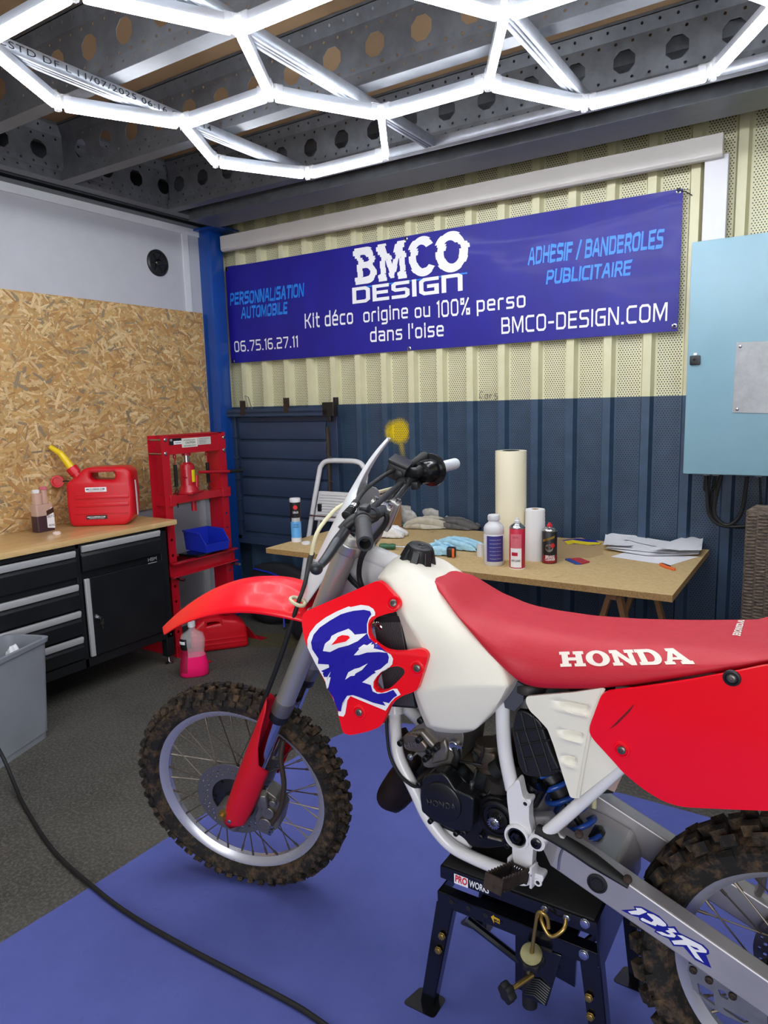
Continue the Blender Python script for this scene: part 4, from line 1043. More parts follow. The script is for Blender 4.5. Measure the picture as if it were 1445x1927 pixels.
for q0, q1, q2 in (((418, 470), (440, 700), (445, 905)), ((853, 440), (875, 650), (887, 850))):
    a, b, c_ = pf(*q0, X=XP - .03), pf(*q1, X=XP - .03), pf(*q2, X=XP - .03)
    y = b.y; bm = B_(); za = pf(q0[0], q0[1] + 75, XP - .03).z; zb_ = pf(q2[0], q2[1] - 70, XP - .03).z
    for k in range(22):
        z = za + (zb_ - za) * k / 21; tube(bm, [(XP - .03 + .0105 * math.cos(t), y + .0105 * math.sin(t), z) for t in [j * PI / 5 for j in range(10)]], .0022, 5, closed=True)
    cyl(bm, (XP - .03, y, za), (XP - .03, y, zb_), .0095, n=10)
    tube(bm, [(XP - .03, y, zb_), (XP - .03, y, c_.z + .012)], .003, 6); tube(bm, [(XP - .03, y + .011 * math.cos(t), c_.z + .011 * math.sin(t)) for t in [j * PI / 6 for j in range(12)]], .003, 6, closed=True); cyl(bm, (XP - .03, y, c_.z - .011), (XP - .03, y, zb0 - .03), .0035, n=8)
    obj('return_spring', bm, black_rubber, press)
    bm = B_(); tube(bm, [(XP - .03, y + .010 * math.cos(t), zc0 + .0 + .012 * math.sin(t)) for t in [j * PI / 6 for j in range(12)]], .004, 6, closed=True); cyl(bm, (XP - .03, y, za), (XP - .03, y, zc0 - .01), .003, n=6); obj('spring_eye', bm, press_red, press)
a = pf(680, 1030, xm); b = pf(680, 1165, xm); bm = B_(); cyl(bm, (xm, a.y, zb0), (xm, a.y, b.z), .016); obj('press_pin', bm, press_red, press)
# bed
zbt = (onx(*zL(930, 735), XP).z + onx(*zL(1250, 682), XP).z) / 2
bm = B_()
for xx in (XP + .004, XP - DX - .05):
    box2(bm, (xx, yL0 - .01, zbt - .085), (xx + .006, yR1 + .012, zbt)); box2(bm, (xx, yL0 - .01, zbt - .006), (xx + .045, yR1 + .012, zbt)); box2(bm, (xx, yL0 - .01, zbt - .085), (xx + .04, yR1 + .012, zbt - .079))
obj('press_bed', bm, press_red, press)
for y in (yL0 + .03, yR1 - .02):
    bm = B_(); cyl(bm, (XP - DX - .06, y, zbt - .10), (XP + .085, y, zbt - .10), .009); obj('bed_pin', bm, steel, press)
for y in (yL0 + .01, yR1 - .02):
    bm = B_(); x0, x1 = XP - .36, XP + .24
    prism(bm, [(x0, y, 0), (x1, y, 0), (x1 - .04, y, .01), (x1 - .12, y, .075), (x0 + .12, y, .075), (x0 + .02, y, .01)], (0, .006, 0)); box2(bm, (x0, y, 0), (x1, y + .05, .006)); obj('foot', bm, press_red, press)
# on the bed: arbor plates and the blue bin
pl = onx(*zP(860, 1720), XP + .0); yb_ = (pf(600, 1700).y + pf(1170, 1660).y) / 2
bm = B_(); box(bm, (XP - .05, yb_, zbt + .009), (.15, .30, .018), 0.12, .003); tag(obj('arbor_plate', bm, black_gloss), 'black steel plate lying on the press bed under the blue bin', 'steel plate')
bz0 = zbt + .019
bn_ = thing('storage_bin', 'small blue open-fronted storage bin on the bed of the red press', 'storage bin', (XP - .04, yb_ + .02, bz0))
U = V((.97, -.12, 0)).normalized(); W_ = V((.12, .97, 0)).normalized()
def bb(u, w, z): return V((XP - .04, yb_ + .02, bz0)) + U * u + W_ * w + V((0, 0, z))
L_, D_, H_ = .105, .088, .125
bm = B_()
out = [bb(-L_, -D_, 0), bb(L_, -D_, 0), bb(L_, D_, 0), bb(-L_, D_, 0)]
def wall_(pts, n): prism(bm, pts, n)
t_ = .004
prism(bm, [bb(-L_, -D_, 0), bb(L_, -D_, 0), bb(L_, D_, 0), bb(-L_, D_, 0)], (0, 0, t_))
# long axis U: low front at +U
for s in (-1, 1):
    prism(bm, [bb(-L_, s * D_, 0), bb(L_, s * D_, 0), bb(L_ + .010, s * D_ * 1.04, .055), bb(L_ - .05, s * D_ * 1.08, H_), bb(-L_ - .008, s * D_ * 1.08, H_)], W_ * (-s * t_))
prism(bm, [bb(-L_, -D_, 0), bb(-L_, D_, 0), bb(-L_ - .008, D_ * 1.08, H_), bb(-L_ - .008, -D_ * 1.08, H_)], U * t_)
prism(bm, [bb(L_, -D_, 0), bb(L_, D_, 0), bb(L_ + .010, D_ * 1.04, .055), bb(L_ + .010, -D_ * 1.04, .055)], U * -t_)
obj('bin_body', bm, bin_blue, bn_, bevel=.0015)
bm = B_()
for s in (-1, 1): box(bm, bb(-.03, s * D_ * 1.09, H_ - .004), (L_ * 1.45, .008, .012), Matrix.Rotation(math.atan2(U.y, U.x), 4, 'Z'), .002)
box(bm, bb(-L_ - .01, 0, H_ - .004), (.01, D_ * 2.2, .012), Matrix.Rotation(math.atan2(U.y, U.x), 4, 'Z'), .002); obj('rim', bm, bin_blue, bn_)
for k, (u, w) in enumerate(((.03, -.02), (.05, .03), (.0, .01))):
    bm = B_(); p = bb(u, w, .005); cyl(bm, p, p + V((0, 0, .012)), .010, n=6); cyl(bm, p + V((0, 0, .012)), p + V((0.004, 0, .035)), .005, n=8)
    tag(obj('small_bolt', bm, steel), 'small steel bolt lying in the blue bin', 'bolt', 'bolts in the blue bin')

# ---------------- floor things by the press
p = onz(*zL(1200, 1215)); q = V((p.x - .03, p.y + .02, 0))
rj = thing('jerrycan', 'red jerrycan standing on the floor behind the pink bottle', 'jerrycan', q)
JU2 = V((.62, .78, 0)).normalized(); JN2 = V((JU2.y, -JU2.x, 0))
ol2 = [(-.17, 0), (.17, 0), (.175, .03), (.17, .13), (.145, .165), (.10, .185), (.06, .19), (-.02, .215), (-.09, .21), (-.12, .19), (-.175, .14), (-.175, .03)]
bm = fill2d([tuple(v_[:2]) for v_ in fillet([(a, b, 0) for a, b in ol2], .03, 3)], [[(-.07, .165), (.0, .175), (.0, .190), (-.07, .188)]], .055, .02); place(bm, q, JU2, (0, 0, 1), JN2)
zz = min(v_.co.z for v_ in bm.verts); bmesh.ops.translate(bm, verts=bm.verts, vec=(0, 0, -zz)); obj('body', bm, jerry_red, rj, smooth=50)
bm = B_()
for z in (.045, .075): box(bm, q + V((0, 0, z)) + JN2 * .075, (.32, .008, .012), Matrix.Rotation(math.atan2(JU2.y, JU2.x), 4, 'Z'), .003)
obj('rib', bm, jerry_red, rj)
bm = B_(); tube(bm, [q + JU2 * -.10 + V((0, 0, .235)), q + JU2 * -.03 + V((0, 0, .25)), q + JU2 * .06 + V((0, 0, .225))], .014, 10, smooth=6)
for k in range(9): t = k / 8; c_ = q + JU2 * (-.10 + .16 * t) + V((0, 0, .236 + .016 * math.sin(PI * t) - .01 * t)); cyl(bm, c_ - JU2 * .004, c_ + JU2 * .004, .017, n=10)
obj('ribbed_hose', bm, jerry_red, rj)

p = onz(*zL(1060, 1355)); pb = thing('cleaner_bottle', 'clear bottle half full of pink fluid on the floor under the red fender', 'bottle', p)
vd = V((p.x, p.y, 0)).normalized(); pu = V((vd.y, -vd.x, 0)); pn = -vd
def oval(z, rx, ry, sh=0.0, n=28, e=.75): 
    r = []; k_ = 1.22 if z < .255 else 1.0; rx *= k_; ry *= k_
    for k in range(n):
        a = 2 * PI * k / n; c_, s_ = math.cos(a), math.sin(a)
        r.append(p + pu * (math.copysign(abs(c_) ** e, c_) * rx + sh) + pn * (math.copysign(abs(s_) ** e, s_) * ry) + V((0, 0, z)))
    return r
prof = [(0, .058, .04), (.008, .066, .046), (.06, .064, .045), (.10, .058, .042), (.135, .050, .038), (.17, .054, .04), (.205, .058, .042), (.24, .050, .036), (.262, .025, .022), (.275, .018, .018), (.29, .018, .018)]
bm = B_(); loft(bm, [oval(*a) for a in prof]); obj('body', bm, clear_m, pb, smooth=60)
bm = B_(); loft(bm, [oval(z, a + .0009, b + .0009) for z, a, b in prof[:4]] + [oval(.118, .0549, .0409), oval(.1182, .02, .02)]); obj('fluid', bm, pink_m, pb, smooth=60, label='bright pink fluid')
bm = B_(); cyl(bm, p + V((0, 0, .284)), p + V((0, 0, .312)), .021, n=22); obj('cap', bm, white_paint, pb)
def wraplab(bm, f0, f1, z0, z1, scale=1.035, n=8):
    def at(z, a):
        for k in range(len(prof) - 1):
            if prof[k][0] <= z <= prof[k + 1][0]:
                t = (z - prof[k][0]) / (prof[k + 1][0] - prof[k][0]); rx = prof[k][1] * (1 - t) + prof[k + 1][1] * t; ry = prof[k][2] * (1 - t) + prof[k + 1][2] * t
        rx *= 1.22; ry *= 1.22; c_, s_ = math.cos(a), math.sin(a)
        return p + pu * (math.copysign(abs(c_) ** .75, c_) * rx * scale) + pn * (math.copysign(abs(s_) ** .75, s_) * ry * scale) + V((0, 0, z))
    loft(bm, [[at(z0 + (z1 - z0) * i / 8, f0 + (f1 - f0) * k / n) for k in range(n + 1)] for i in range(9)], False, False)
bm = B_(); wraplab(bm, PI * .62, PI * .95, .16, .225); obj('label', bm, label_black, pb); bm = B_(); wraplab(bm, PI * .62, PI * .95, .03, .16); obj('label', bm, mat('label_crimson', 'a8123f', .4), pb)
bm = B_(); wraplab(bm, PI * .66, PI * .90, .195, .212, 1.05); obj('label_stripe', bm, decal_white, pb)

# ---------------- grey waste bin
br = onz(100, 1382); d1 = V((.336, -.942, 0)); d2 = V((-.942, -.336, 0))
hb = onx(105, 1192, br.x + .005).z; hb = max(.35, min(.62, hb))
wb = thing('waste_bin', 'grey plastic waste bin with papers inside, in front of the workbench', 'waste bin', br + d1 * .2 + d2 * .1)
def wr(z, e, th=0.0):
    t = z / hb; o = -.012 + .022 * t + e - th
    pts = [br - d1 * o - d2 * o, br + d1 * (.42 + o) - d2 * o, br + d1 * (.42 + o) + d2 * (.19 + o), br - d1 * o + d2 * (.19 + o)]
    return [q + V((0, 0, z)) for q in fillet(pts, .035, 4)]
bm = B_(); loft(bm, [wr(0, 0), wr(.03, .0), wr(.031, .004), wr(hb - .02, .004), wr(hb - .02, .012), wr(hb, .014), wr(hb, -.004), wr(hb - .02, -.004), wr(.01, -.008)]); obj('body', bm, bin_grey, wb, smooth=30)
for k, (s, r_, h_, m_) in enumerate(((5, .062, .09, paper), (8, .062, .11, mat('paper_cream', 'd8cba6', .8)), (12, .062, .07, tissue))):
    bm = B_(); cc = br + d1 * (.085 + .13 * k) + d2 * .10 + V((0, 0, .012)); crumple(bm, cc, r_, r_ * .8, hb * (1.10, 1.14, 1.06)[k], s, 40, 16)
    o = obj('crumpled_paper', bm, m_, smooth=50); tag(o, ('crumpled white paper in the grey bin, right side', 'cream coloured paper in the grey bin, middle of the bin', 'crumpled tissue in the grey bin, left side')[k], 'waste paper')

# ---------------- black cable on the floor
pts = [onz(-90, 1250, .60), onz(-45, 1335, .36), onz(-15, 1388, .20), onz(8, 1430, .10), onz(24, 1468, .04), onz(46, 1517, .0085)] + [onz(x, y, .0085) for x, y in ((100, 1600), (180, 1675), (250, 1727), (350, 1785), (450, 1838), (560, 1897), (640, 1950), (760, 2010))]
for q in pts:
    if q.x > -1.93 and q.z < .02: q.z = .0125
bm = B_(); tube(bm, pts, .0072, 10, smooth=8); tag(obj('floor_cable', bm, black_rubber), 'long black cable lying across the dark floor and blue mat', 'cable')

# ============================================================ RIGHT-HAND WALL ITEMS
p0 = ony(1300, 455, 3.45); p1 = ony(1286, 893, 3.45); ex0 = (p0.x + p1.x) / 2
ec = thing('electrical_cabinet', 'pale blue steel electrical cabinet mounted on the cladding wall', 'electrical cabinet', (ex0 + .4, 3.6, p1.z))
bm = B_(); box2(bm, (ex0, 3.475, p1.z), (ex0 + .80, 3.758, p0.z), .006); obj('body', bm, cab_blue, ec)
bm = B_(); box2(bm, (ex0, 3.45, p1.z + .004), (ex0 + .80, 3.473, p0.z - .002), .006); dd = obj('door', bm, cab_blue, ec)
q = [ony(*k, 3.449) for k in ((1386, 644), (1500, 641), (1496, 779), (1378, 776))]
bm = B_(); prism(bm, q, (0, -.003, 0)); pt = obj('metal_plate', bm, plate_alu, dd, label='scratched bare metal plate')
for k, (xx, yy) in enumerate(((1393, 652), (1387, 770))):
    r = ony(xx, yy, 3.446); bm = B_(); lathe(bm, [(.007, 0), (.007, .002), (.004, .004)], r, (0, -1, 0), 10); obj('screw', bm, steel, pt)
r = ony(1308, 678, 3.449); bm = B_(); box(bm, r + V((0, -.005, 0)), (.044, .010, .042), None, .006); lathe(bm, [(.012, .010), (.012, .014), (.006, .014), (.005, .010), (0, .010)], r, (0, -1, 0), 16); obj('lock', bm, black_plastic, dd)
bm = B_(); box(bm, r + V((0, -.002, .027)), (.014, .004, .010)); obj('lock_tag', bm, decal_white, dd)
zG = zoom(1240, 780, 4.59)
for xx in (410, 490, 860):
    r = ony(*zG(xx, 525), 3.62); bm = B_(); cyl(bm, (r.x, r.y, p1.z + .002), (r.x, r.y, p1.z - .018), .016, n=6); obj('cable_gland', bm, bin_grey, ec)
for k, (ps, rr_) in enumerate(((((400, 540), (415, 700), (430, 850), (490, 935), (600, 968), (770, 962)), .008), (((430, 540), (425, 720), (445, 850), (510, 930), (640, 965), (790, 958)), .008), (((490, 535), (455, 700), (455, 850), (520, 935), (660, 972), (800, 970)), .007), (((540, 535), (490, 720), (480, 860), (560, 950), (650, 930), (720, 820), (760, 540)), .009), (((405, 550), (392, 640), (420, 665), (470, 640), (530, 540)), .006), (((868, 540), (875, 660), (880, 800), (885, 1000)), .005))):
    bm = B_(); pts = [ony(*zG(*v_), 3.64 + .014 * (k % 3)) for v_ in ps]; pts[0].z = p1.z - .005; tube(bm, pts, rr_, 8, smooth=6); obj('cable', bm, black_rubber, ec)

# wicker chair
wt = ony(1407, 957, 3.22); wx = wt.x
wc = thing('wicker_chair', 'dark brown woven chair back below the blue cabinet', 'chair', (wx + .26, 3.0, 0))
bm = B_()
box2(bm, (wx, 3.20, .40), (wx + .52, 3.25, wt.z), .016)
rows = int((wt.z - .42) / .014)
for k in range(rows):
    z = .42 + k * .014
    for j in range(13): box(bm, (wx + .02 + j * .04, 3.199, z + (.007 if j % 2 else 0)), (.036, .006, .010), None, .003, 1)
obj('backrest', bm, wicker_m, wc, smooth=30)
bm = B_(); tube(bm, [(wx + .012, 3.225, .42), (wx + .012, 3.225, wt.z - .01), (wx + .03, 3.225, wt.z), (wx + .49, 3.225, wt.z), (wx + .508, 3.225, wt.z - .01), (wx + .508, 3.225, .42)], .018, 10); obj('rolled_edge', bm, wicker_m, wc)
bm = B_(); box2(bm, (wx, 2.76, .36), (wx + .52, 3.22, .42), .015); obj('seat', bm, wicker_m, wc)
for a in (wx + .03, wx + .49):
    for b in (2.79, 3.21): bm = B_(); box2(bm, (a - .02, b - .02, 0), (a + .02, b + .02, .37), .006); obj('leg', bm, wicker_m, wc)
# ============================================================ TABLE and what lies on it
TZ = 0.75
tx0, tx1, ty0, ty1 = -2.543, -0.482, 2.775, 3.705
bm = B_(); box2(bm, (tx0, ty0, TZ - .028), (tx1, ty1, TZ))
for f in bm.faces:
    if abs(f.normal.z) < .5: f.material_index = 1
o = obj('tabletop', bm, [tabletop_m, chipedge_m], smooth=0, bevel=.001)
tag(o, 'large raw chipboard tabletop on wooden trestles by the cladding wall', 'table top')
def trestle(x, label):
    t = thing('trestle', label, 'trestle', (x, 3.2, 0), 'wooden trestles')
    zt_ = TZ - .029
    bm = B_(); box2(bm, (x - .022, 2.90, zt_ - .055), (x + .022, 3.58, zt_)); obj('top_rail', bm, wood, t, bevel=.003)
    for y in (2.96, 3.52):
        for s in (-1, 1):
            a, b = V((x + s * .012, y, zt_ - .02)), V((x + s * .20, y + (-.03 if y < 3.2 else .03), 0))
            d = (b - a).normalized(); bm = B_(); u = V((d.z, 0, -d.x)).normalized() * .011
            prism(bm, [a - u - V((0, .024, 0)), a + u - V((0, .024, 0)), b + u - V((0, .024, 0)), b - u - V((0, .024, 0))], (0, .048, 0)); obj('leg', bm, wood, t, bevel=.002)
    for s in (-1, 1):
        bm = B_(); box2(bm, (x + s * .115 - .008, 2.98, .30), (x + s * .115 + .008, 3.50, .335)); obj('brace', bm, wood, t)
trestle(-.745, 'wooden trestle under the right end of the chipboard table')
trestle(-1.85, 'wooden trestle under the left end of the chipboard table')

def upright_at(px_l, px_r, py_base, py_top, z=TZ):
    """ground point, radius and height of an upright round thing from its left/right edges, base and top in the photo"""
    p = onz((px_l + px_r) / 2, py_base, z); dist = (p - CAM).dot(_fwd); r = (px_r - px_l) / 2 / FPX * dist
    hd = V((p.x, p.y, 0)).normalized(); p = p + hd * r * .75
    d = ray((px_l + px_r) / 2, py_top); k = V((p.x, p.y)).length / V((d.x, d.y)).length
    return p, r, CAM.z + d.z * k - z
def wrap(bm, c, r, z0, z1, a0, a1, n=14):
    loft(bm, [[V(c) + V((r * math.cos(a0 + (a1 - a0) * k / n), r * math.sin(a0 + (a1 - a0) * k / n), z)) for k in range(n + 1)] for z in (z0, z1)], False, False)
def face_ang(p): return math.atan2(CAM.y - p.y, CAM.x - p.x)
def wrap_text(s, c, r, z, h, a_mid, width, bold=.01):
    bm, w = font_text(s, h, bold); dice(bm, .004, (0,))
    k = width / w
    for v in bm.verts:
        a = a_mid + (v.co.x * k - width / 2) / r
        v.co = V(c) + V((r * math.cos(a), r * math.sin(a), z + v.co.y))
    return bm
# grease cartridge
p, r, h = upright_at(*[zM(x, 0)[0] for x in (358, 405)], zM(0, 530)[1], zM(0, 330)[1])
fa = face_ang(p)
g = thing('grease_cartridge', 'black and light blue grease cartridge standing at the left end of the table', 'cartridge', p)
bm = B_(); lathe(bm, [(r * .96, 0), (r, .002), (r, h - .022), (r * .96, h - .022)], p, n=30); obj('body', bm, label_black, g)
bm = B_(); wrap(bm, p, r * 1.012, .0, h * .10, 0, 2 * PI, 30); obj('base_band', bm, white_paint, g); bm = B_(); wrap(bm, p, r * 1.012, h * .10, h * .47, 0, 2 * PI, 30); lb = obj('label', bm, mat('label_sky', '5fa8e6', .4), g)
bm = B_(); lathe(bm, [(r * 1.03, h - .022), (r * 1.05, h - .020), (r * 1.05, h - .003), (r * .98, h)], p, n=30); obj('cap', bm, white_paint, g)
bm = fill2d([(r * .42 * math.cos(k * PI / 10), r * .42 * math.sin(k * PI / 10)) for k in range(20)]); place(bm, p + V((math.cos(fa), math.sin(fa), 0)) * (r * 1.02) + V((0, 0, h * .80)), (-math.sin(fa), math.cos(fa), 0), (0, 0, 1), (math.cos(fa), math.sin(fa), 0)); obj('emblem', bm, mat('label_red', 'd0202c', .4), g)
obj('lettering', wrap_text('3-EN-UN', p, r * 1.012, h * .66, .013, fa, r * 1.1), decal_white, g, smooth=0)
obj('lettering', wrap_text('GRAISSE', p, r * 1.02, h * .385, .009, fa, r * 1.0), label_black, lb, smooth=0); obj('lettering', wrap_text('UNIVERSELLE', p, r * 1.02, h * .335, .008, fa, r * 1.2), label_black, lb, smooth=0)
bm = B_(); wrap(bm, p, r * 1.02, h * .47, h * .56, fa - .9, fa + .9); obj('label_arch', bm, silver, g)
q = onz(*zM(424, 540), TZ); bm = B_(); lathe(bm, [(.024, 0), (.026, .002), (.026, .012), (.022, .014), (.020, .011), (0, .011)], q, n=26); tag(obj('cartridge_cap', bm, white_paint), 'white plastic cap lying beside the grease cartridge on the table', 'cap')
# rolls and bottles on the right
p, r, h = upright_at(932, 990, 1052, 848); h = min(h, .62)
v = thing('vinyl_roll', 'tall cream roll of vinyl standing upright on the table', 'roll', p)
bm = B_(); lathe(bm, [(r, 0), (r, h), (r * .55, h), (r * .55, .001)], p, n=40, close=True); obj('vinyl', bm, cream, v)
bm = B_(); lathe(bm, [(r * .55, 0), (r * .55, h + .001), (r * .45, h + .001), (r * .45, .001)], p, n=32, close=True); obj('core', bm, black_plastic, v)
p, r, h = upright_at(*[zT(x, 0)[0] for x in (341, 436)], zT(0, 568)[1], zT(0, 332)[1])
v = thing('paper_towel', 'white embossed paper towel roll behind the red spray can', 'paper towel', p)
bm = B_(); n_ = 44
prof2 = []
for k in range(29): z = h * k / 28; prof2.append((r * (1.0 - .10 * (z / h)) + .0012 * (k % 2), z))
lathe(bm, prof2 + [(r * .35, h), (r * .35, .002)], p, n=n_, close=True); obj('paper', bm, tissue, v)
bm = B_(); lathe(bm, [(r * .35, 0), (r * .35, h), (r * .30, h), (r * .30, .001)], p, n=30, close=True); obj('core', bm, cardboard, v)
p, r, h = upright_at(*[zT(x, 0)[0] for x in (157, 249)], zT(0, 590)[1], zT(0, 357)[1])
v = thing('cleaner_bottle', 'white plastic bottle with purple label in front of the vinyl roll', 'bottle', p); fa = face_ang(p)
bm = B_(); lathe(bm, [(r * .92, 0), (r, .006), (r, h * .62), (r * .985, h * .625), (r * .985, h * .63), (r, h * .635), (r, h * .74), (r * .85, h * .80), (r * .55, h * .855), (r * .52, h * .89)], p, n=36); obj('body', bm, white_paint, v, smooth=50)
bm = B_(); lathe(bm, [(r * .56, h * .885), (r * .58, h * .89), (r * .58, h * .985), (r * .52, h)], p, n=28)
for k in range(24): a = k * PI / 12; box(bm, p + V((r * .58 * math.cos(a), r * .58 * math.sin(a), h * .94)), (.002, .002, h * .08), a)
obj('cap', bm, white_paint, v)
bm = B_(); wrap(bm, p, r * 1.01, h * .09, h * .60, fa - .75, fa + 1.05); lb = obj('label', bm, mat('label_purple', '3c3a86', .4), v)
for k in range(6):
    obj('lettering', wrap_text('nettoyant degraissant mode d emploi', p, r * 1.018, h * (.52 - .075 * k), .0032, fa + .15, r * 1.2, 0), decal_white, lb, smooth=0)
p, r, h = upright_at(*[zT(x, 0)[0] for x in (273, 344)], zT(0, 605)[1], zT(0, 372)[1])
def can(name, label, p, r, h, body_m, cap_m):
    v = thing(name, label, 'spray can', p)
    bm = B_(); lathe(bm, [(r * .96, 0), (r, .003), (r, h * .80), (r * .97, h * .805), (r * .97, h * .82)], p, n=34); obj('body', bm, body_m, v, smooth=50)
    bm = B_(); lathe(bm, [(r * 1.0, h * .80), (r * 1.02, h * .81), (r * .98, h * .825), (r * .70, h * .87), (r * .52, h * .885), (r * .50, h * .90), (r * .35, h * .905)], p, n=34); obj('dome', bm, steel, v, smooth=50)
    bm = B_(); lathe(bm, [(r * .36, h * .89), (r * .37, h * .90), (r * .34, h * .95), (r * .22, h * .96), (r * .20, h * .995), (r * .16, h)], p, n=22); obj('nozzle', bm, cap_m, v)
    return v
fa = face_ang(p); crim = mat('can_crimson', 'c01f3c', .35)
v = can('spray_can', 'red and white spray can with white nozzle beside the purple-labelled bottle', p, r, h, crim, white_paint)
bm = B_(); wrap(bm, p, r * 1.012, h * .42, h * .70, fa - .95, fa + .55); obj('label', bm, mat('label_salmon', 'd9707c', .4), v); bm = B_(); wrap(bm, p, r * 1.012, h * .04, h * .42, fa - .95, fa + .55); lb = obj('label', bm, decal_white, v)
bm = B_(); lathe(bm, [(r * 1.005, 0), (r * 1.015, .001), (r * 1.015, h * .02)], p, n=34); obj('base_ring', bm, decal_white, v)
bm = B_(); wrap(bm, p, r * 1.02, h * .27, h * .34, fa - .75, fa + .05); obj('label_oval', bm, crim, lb); obj('lettering', wrap_text('RAPID CLEANER', p, r * 1.025, h * .155, .009, fa - .2, r * 1.2), label_black, lb, smooth=0); obj('lettering', wrap_text('DEGRIPPANT', p, r * 1.022, h * .62, .006, fa - .2, r * .8), crim, v, smooth=0)
p, r, h = upright_at(*[zT(x, 0)[0] for x in (420, 488)], zT(0, 580)[1], zT(0, 393)[1]); fa = face_ang(p)
v = can('spray_can', 'black brake cleaner spray can with red nozzle, rightmost can on the table', p, r, h, label_black, mat('nozzle_red', 'c4222f', .4))
obj('lettering', wrap_text('BRAKE', p, r * 1.02, h * .15, .0125, fa + .1, r * 1.25, .02), decal_white, v, smooth=0); obj('lettering', wrap_text('CLEANER', p, r * 1.02, h * .085, .0115, fa + .1, r * 1.45, .02), decal_white, v, smooth=0)
bm = B_(); wrap(bm, p, r * 1.01, h * .02, h * .215, fa - 1.1, fa + 1.2); obj('label', bm, mat('label_dark_red', '8c1420', .4), v)
bm = B_(); wrap(bm, p, r * 1.012, h * .60, h * .66, fa - 1.0, fa + .7)
for q in bm.verts: q.co.z += (math.atan2(q.co.y - p.y, q.co.x - p.x) - fa) * .012
obj('label_band', bm, brass, v)
def disc_wrap(c, rr, zc, a_c, r0, r1, n=28):
    bm = B_(); A = []; Bv = []
    for k in range(n):
        t = 2 * PI * k / n
        for lst, q in ((A, r0), (Bv, r1)):
            a = a_c + q * math.cos(t) / rr; lst.append(bm.verts.new(V(c) + V((rr * math.cos(a), rr * math.sin(a), zc + q * math.sin(t)))))
    bridge(bm, A, Bv); return bm
obj('label_disc', disc_wrap(p, r * 1.016, h * .40, fa - .05, .003, .019), steel, v); obj('label_disc', disc_wrap(p, r * 1.02, h * .40, fa - .05, .006, .009), label_black, v); obj('label_caliper', disc_wrap(p, r * 1.02, h * .46, fa + .42, .001, .011), MATS['nozzle_red'], v)
p, r, h = upright_at(*[zT(x, 0)[0] for x in (126, 157)], zT(0, 548)[1], zT(0, 492)[1])
bm = B_(); lathe(bm, [(r, 0), (r, h), (r * .7, h), (r * .7, .001)], p, n=28, close=True); tag(obj('tape_roll', bm, white_paint), 'small white tape roll standing left of the purple-labelled bottle', 'tape')
# papers
def sheet(name, pix, z, m, label, cat, group=None, curl=0.0, th=.0006):
    pts = [onz(x, y, z) for x, y in pix]; bm = B_(); prism(bm, pts, (0, 0, th))
    if curl:
        bmesh.ops.subdivide_edges(bm, edges=bm.edges[:], cuts=4, use_grid_fill=True)
        c_ = sum((q for q in pts), V()) / len(pts)
        for q in bm.verts: q.co.z += curl * min(1.6, ((q.co - c_).length / .16) ** 2)
    o = obj(name, bm, m, smooth=30 if curl else 0); return tag(o, label, cat, group)
sheet('brown_paper', [zT(*q) for q in ((488, 470), (600, 462), (690, 500), (700, 535), (640, 553), (490, 556))], TZ + .0006, mat('kraft', 'b0946a', .7), 'light brown paper sheet lying between the spray can and the white papers', 'paper sheet')
sheet('sticker_sheet', [zT(*q) for q in ((512, 474), (580, 466), (660, 474), (690, 487), (655, 497), (612, 490), (560, 490))], TZ + .0022, decal_blue, 'dark blue and yellow sticker lying on the brown paper', 'sticker')
sheet('sticker_film', [zT(*q) for q in ((520, 478), (560, 472), (630, 482), (686, 484), (684, 492), (630, 495), (570, 487), (540, 492))], TZ + .0032, label_yellow, 'bright yellow cut film lying on the dark blue sticker', 'sticker')
sheet('squeegee', [zT(*q) for q in ((545, 560), (590, 556), (637, 574), (600, 584))], TZ + .0008, mat('squeegee_red', 'b5303a', .4), 'small red plastic squeegee card near the brake cleaner can', 'squeegee', th=.005)
sheet('squeegee', [zT(*q) for q in ((525, 562), (544, 560), (598, 584), (572, 584))], TZ + .0008, mat('squeegee_blue', '2c4a9a', .4), 'small blue plastic card beside the red squeegee', 'squeegee', th=.005)
sh = [((733, 548), (800, 528), (1130, 548), (1000, 588)), ((705, 518), (730, 500), (1140, 520), (1130, 545), (900, 545)), ((695, 520), (712, 442), (860, 470), (820, 520)), ((712, 515), (860, 465), (1115, 500), (1025, 540)), ((905, 540), (980, 490), (1118, 465), (1148, 490), (1142, 536)), ((780, 470), (860, 462), (1080, 505), (1020, 518)), ((960, 530), (1010, 490), (1150, 484), (1146, 500), (1060, 535))]
labs = ['white paper sheet lowest of the pile, sticking out at the front', 'white paper sheet low in the pile, spanning its whole width', 'white paper sheet standing up at the left of the pile', 'white paper sheet with pencil curve across the middle of the pile', 'white paper sheet curling up at the right of the pile', 'white paper strip lying on top of the pile', 'white paper sheet at the right end with its corner lifted']
for k, (s, lb) in enumerate(zip(sh, labs)):
    sheet('paper_sheet', [zT(*q) for q in s], TZ + .001 + .0035 * k, paper, lb, 'paper sheet', 'sheets of the paper pile', curl=(0, .006, .018, .006, .016, .008, .018)[k])
p = onz(*zT(985, 598), TZ); q = onz(*zT(1022, 606), TZ); kk = thing('cutter', 'small orange and black cutter at the front edge of the table', 'cutter', p)
a = onz(*zT(950, 588), TZ); b = onz(*zT(1022, 612), TZ); bm = B_(); d = (b - a).normalized(); n_ = V((-d.y, d.x, 0)); prism(bm, [a, a + (b - a) * .5 - n_ * .010, b - n_ * .006, b + n_ * .006, a + (b - a) * .5 + n_ * .004, a + n_ * .012], (0, 0, .012)); obj('handle', bm, orange, kk, bevel=.003)
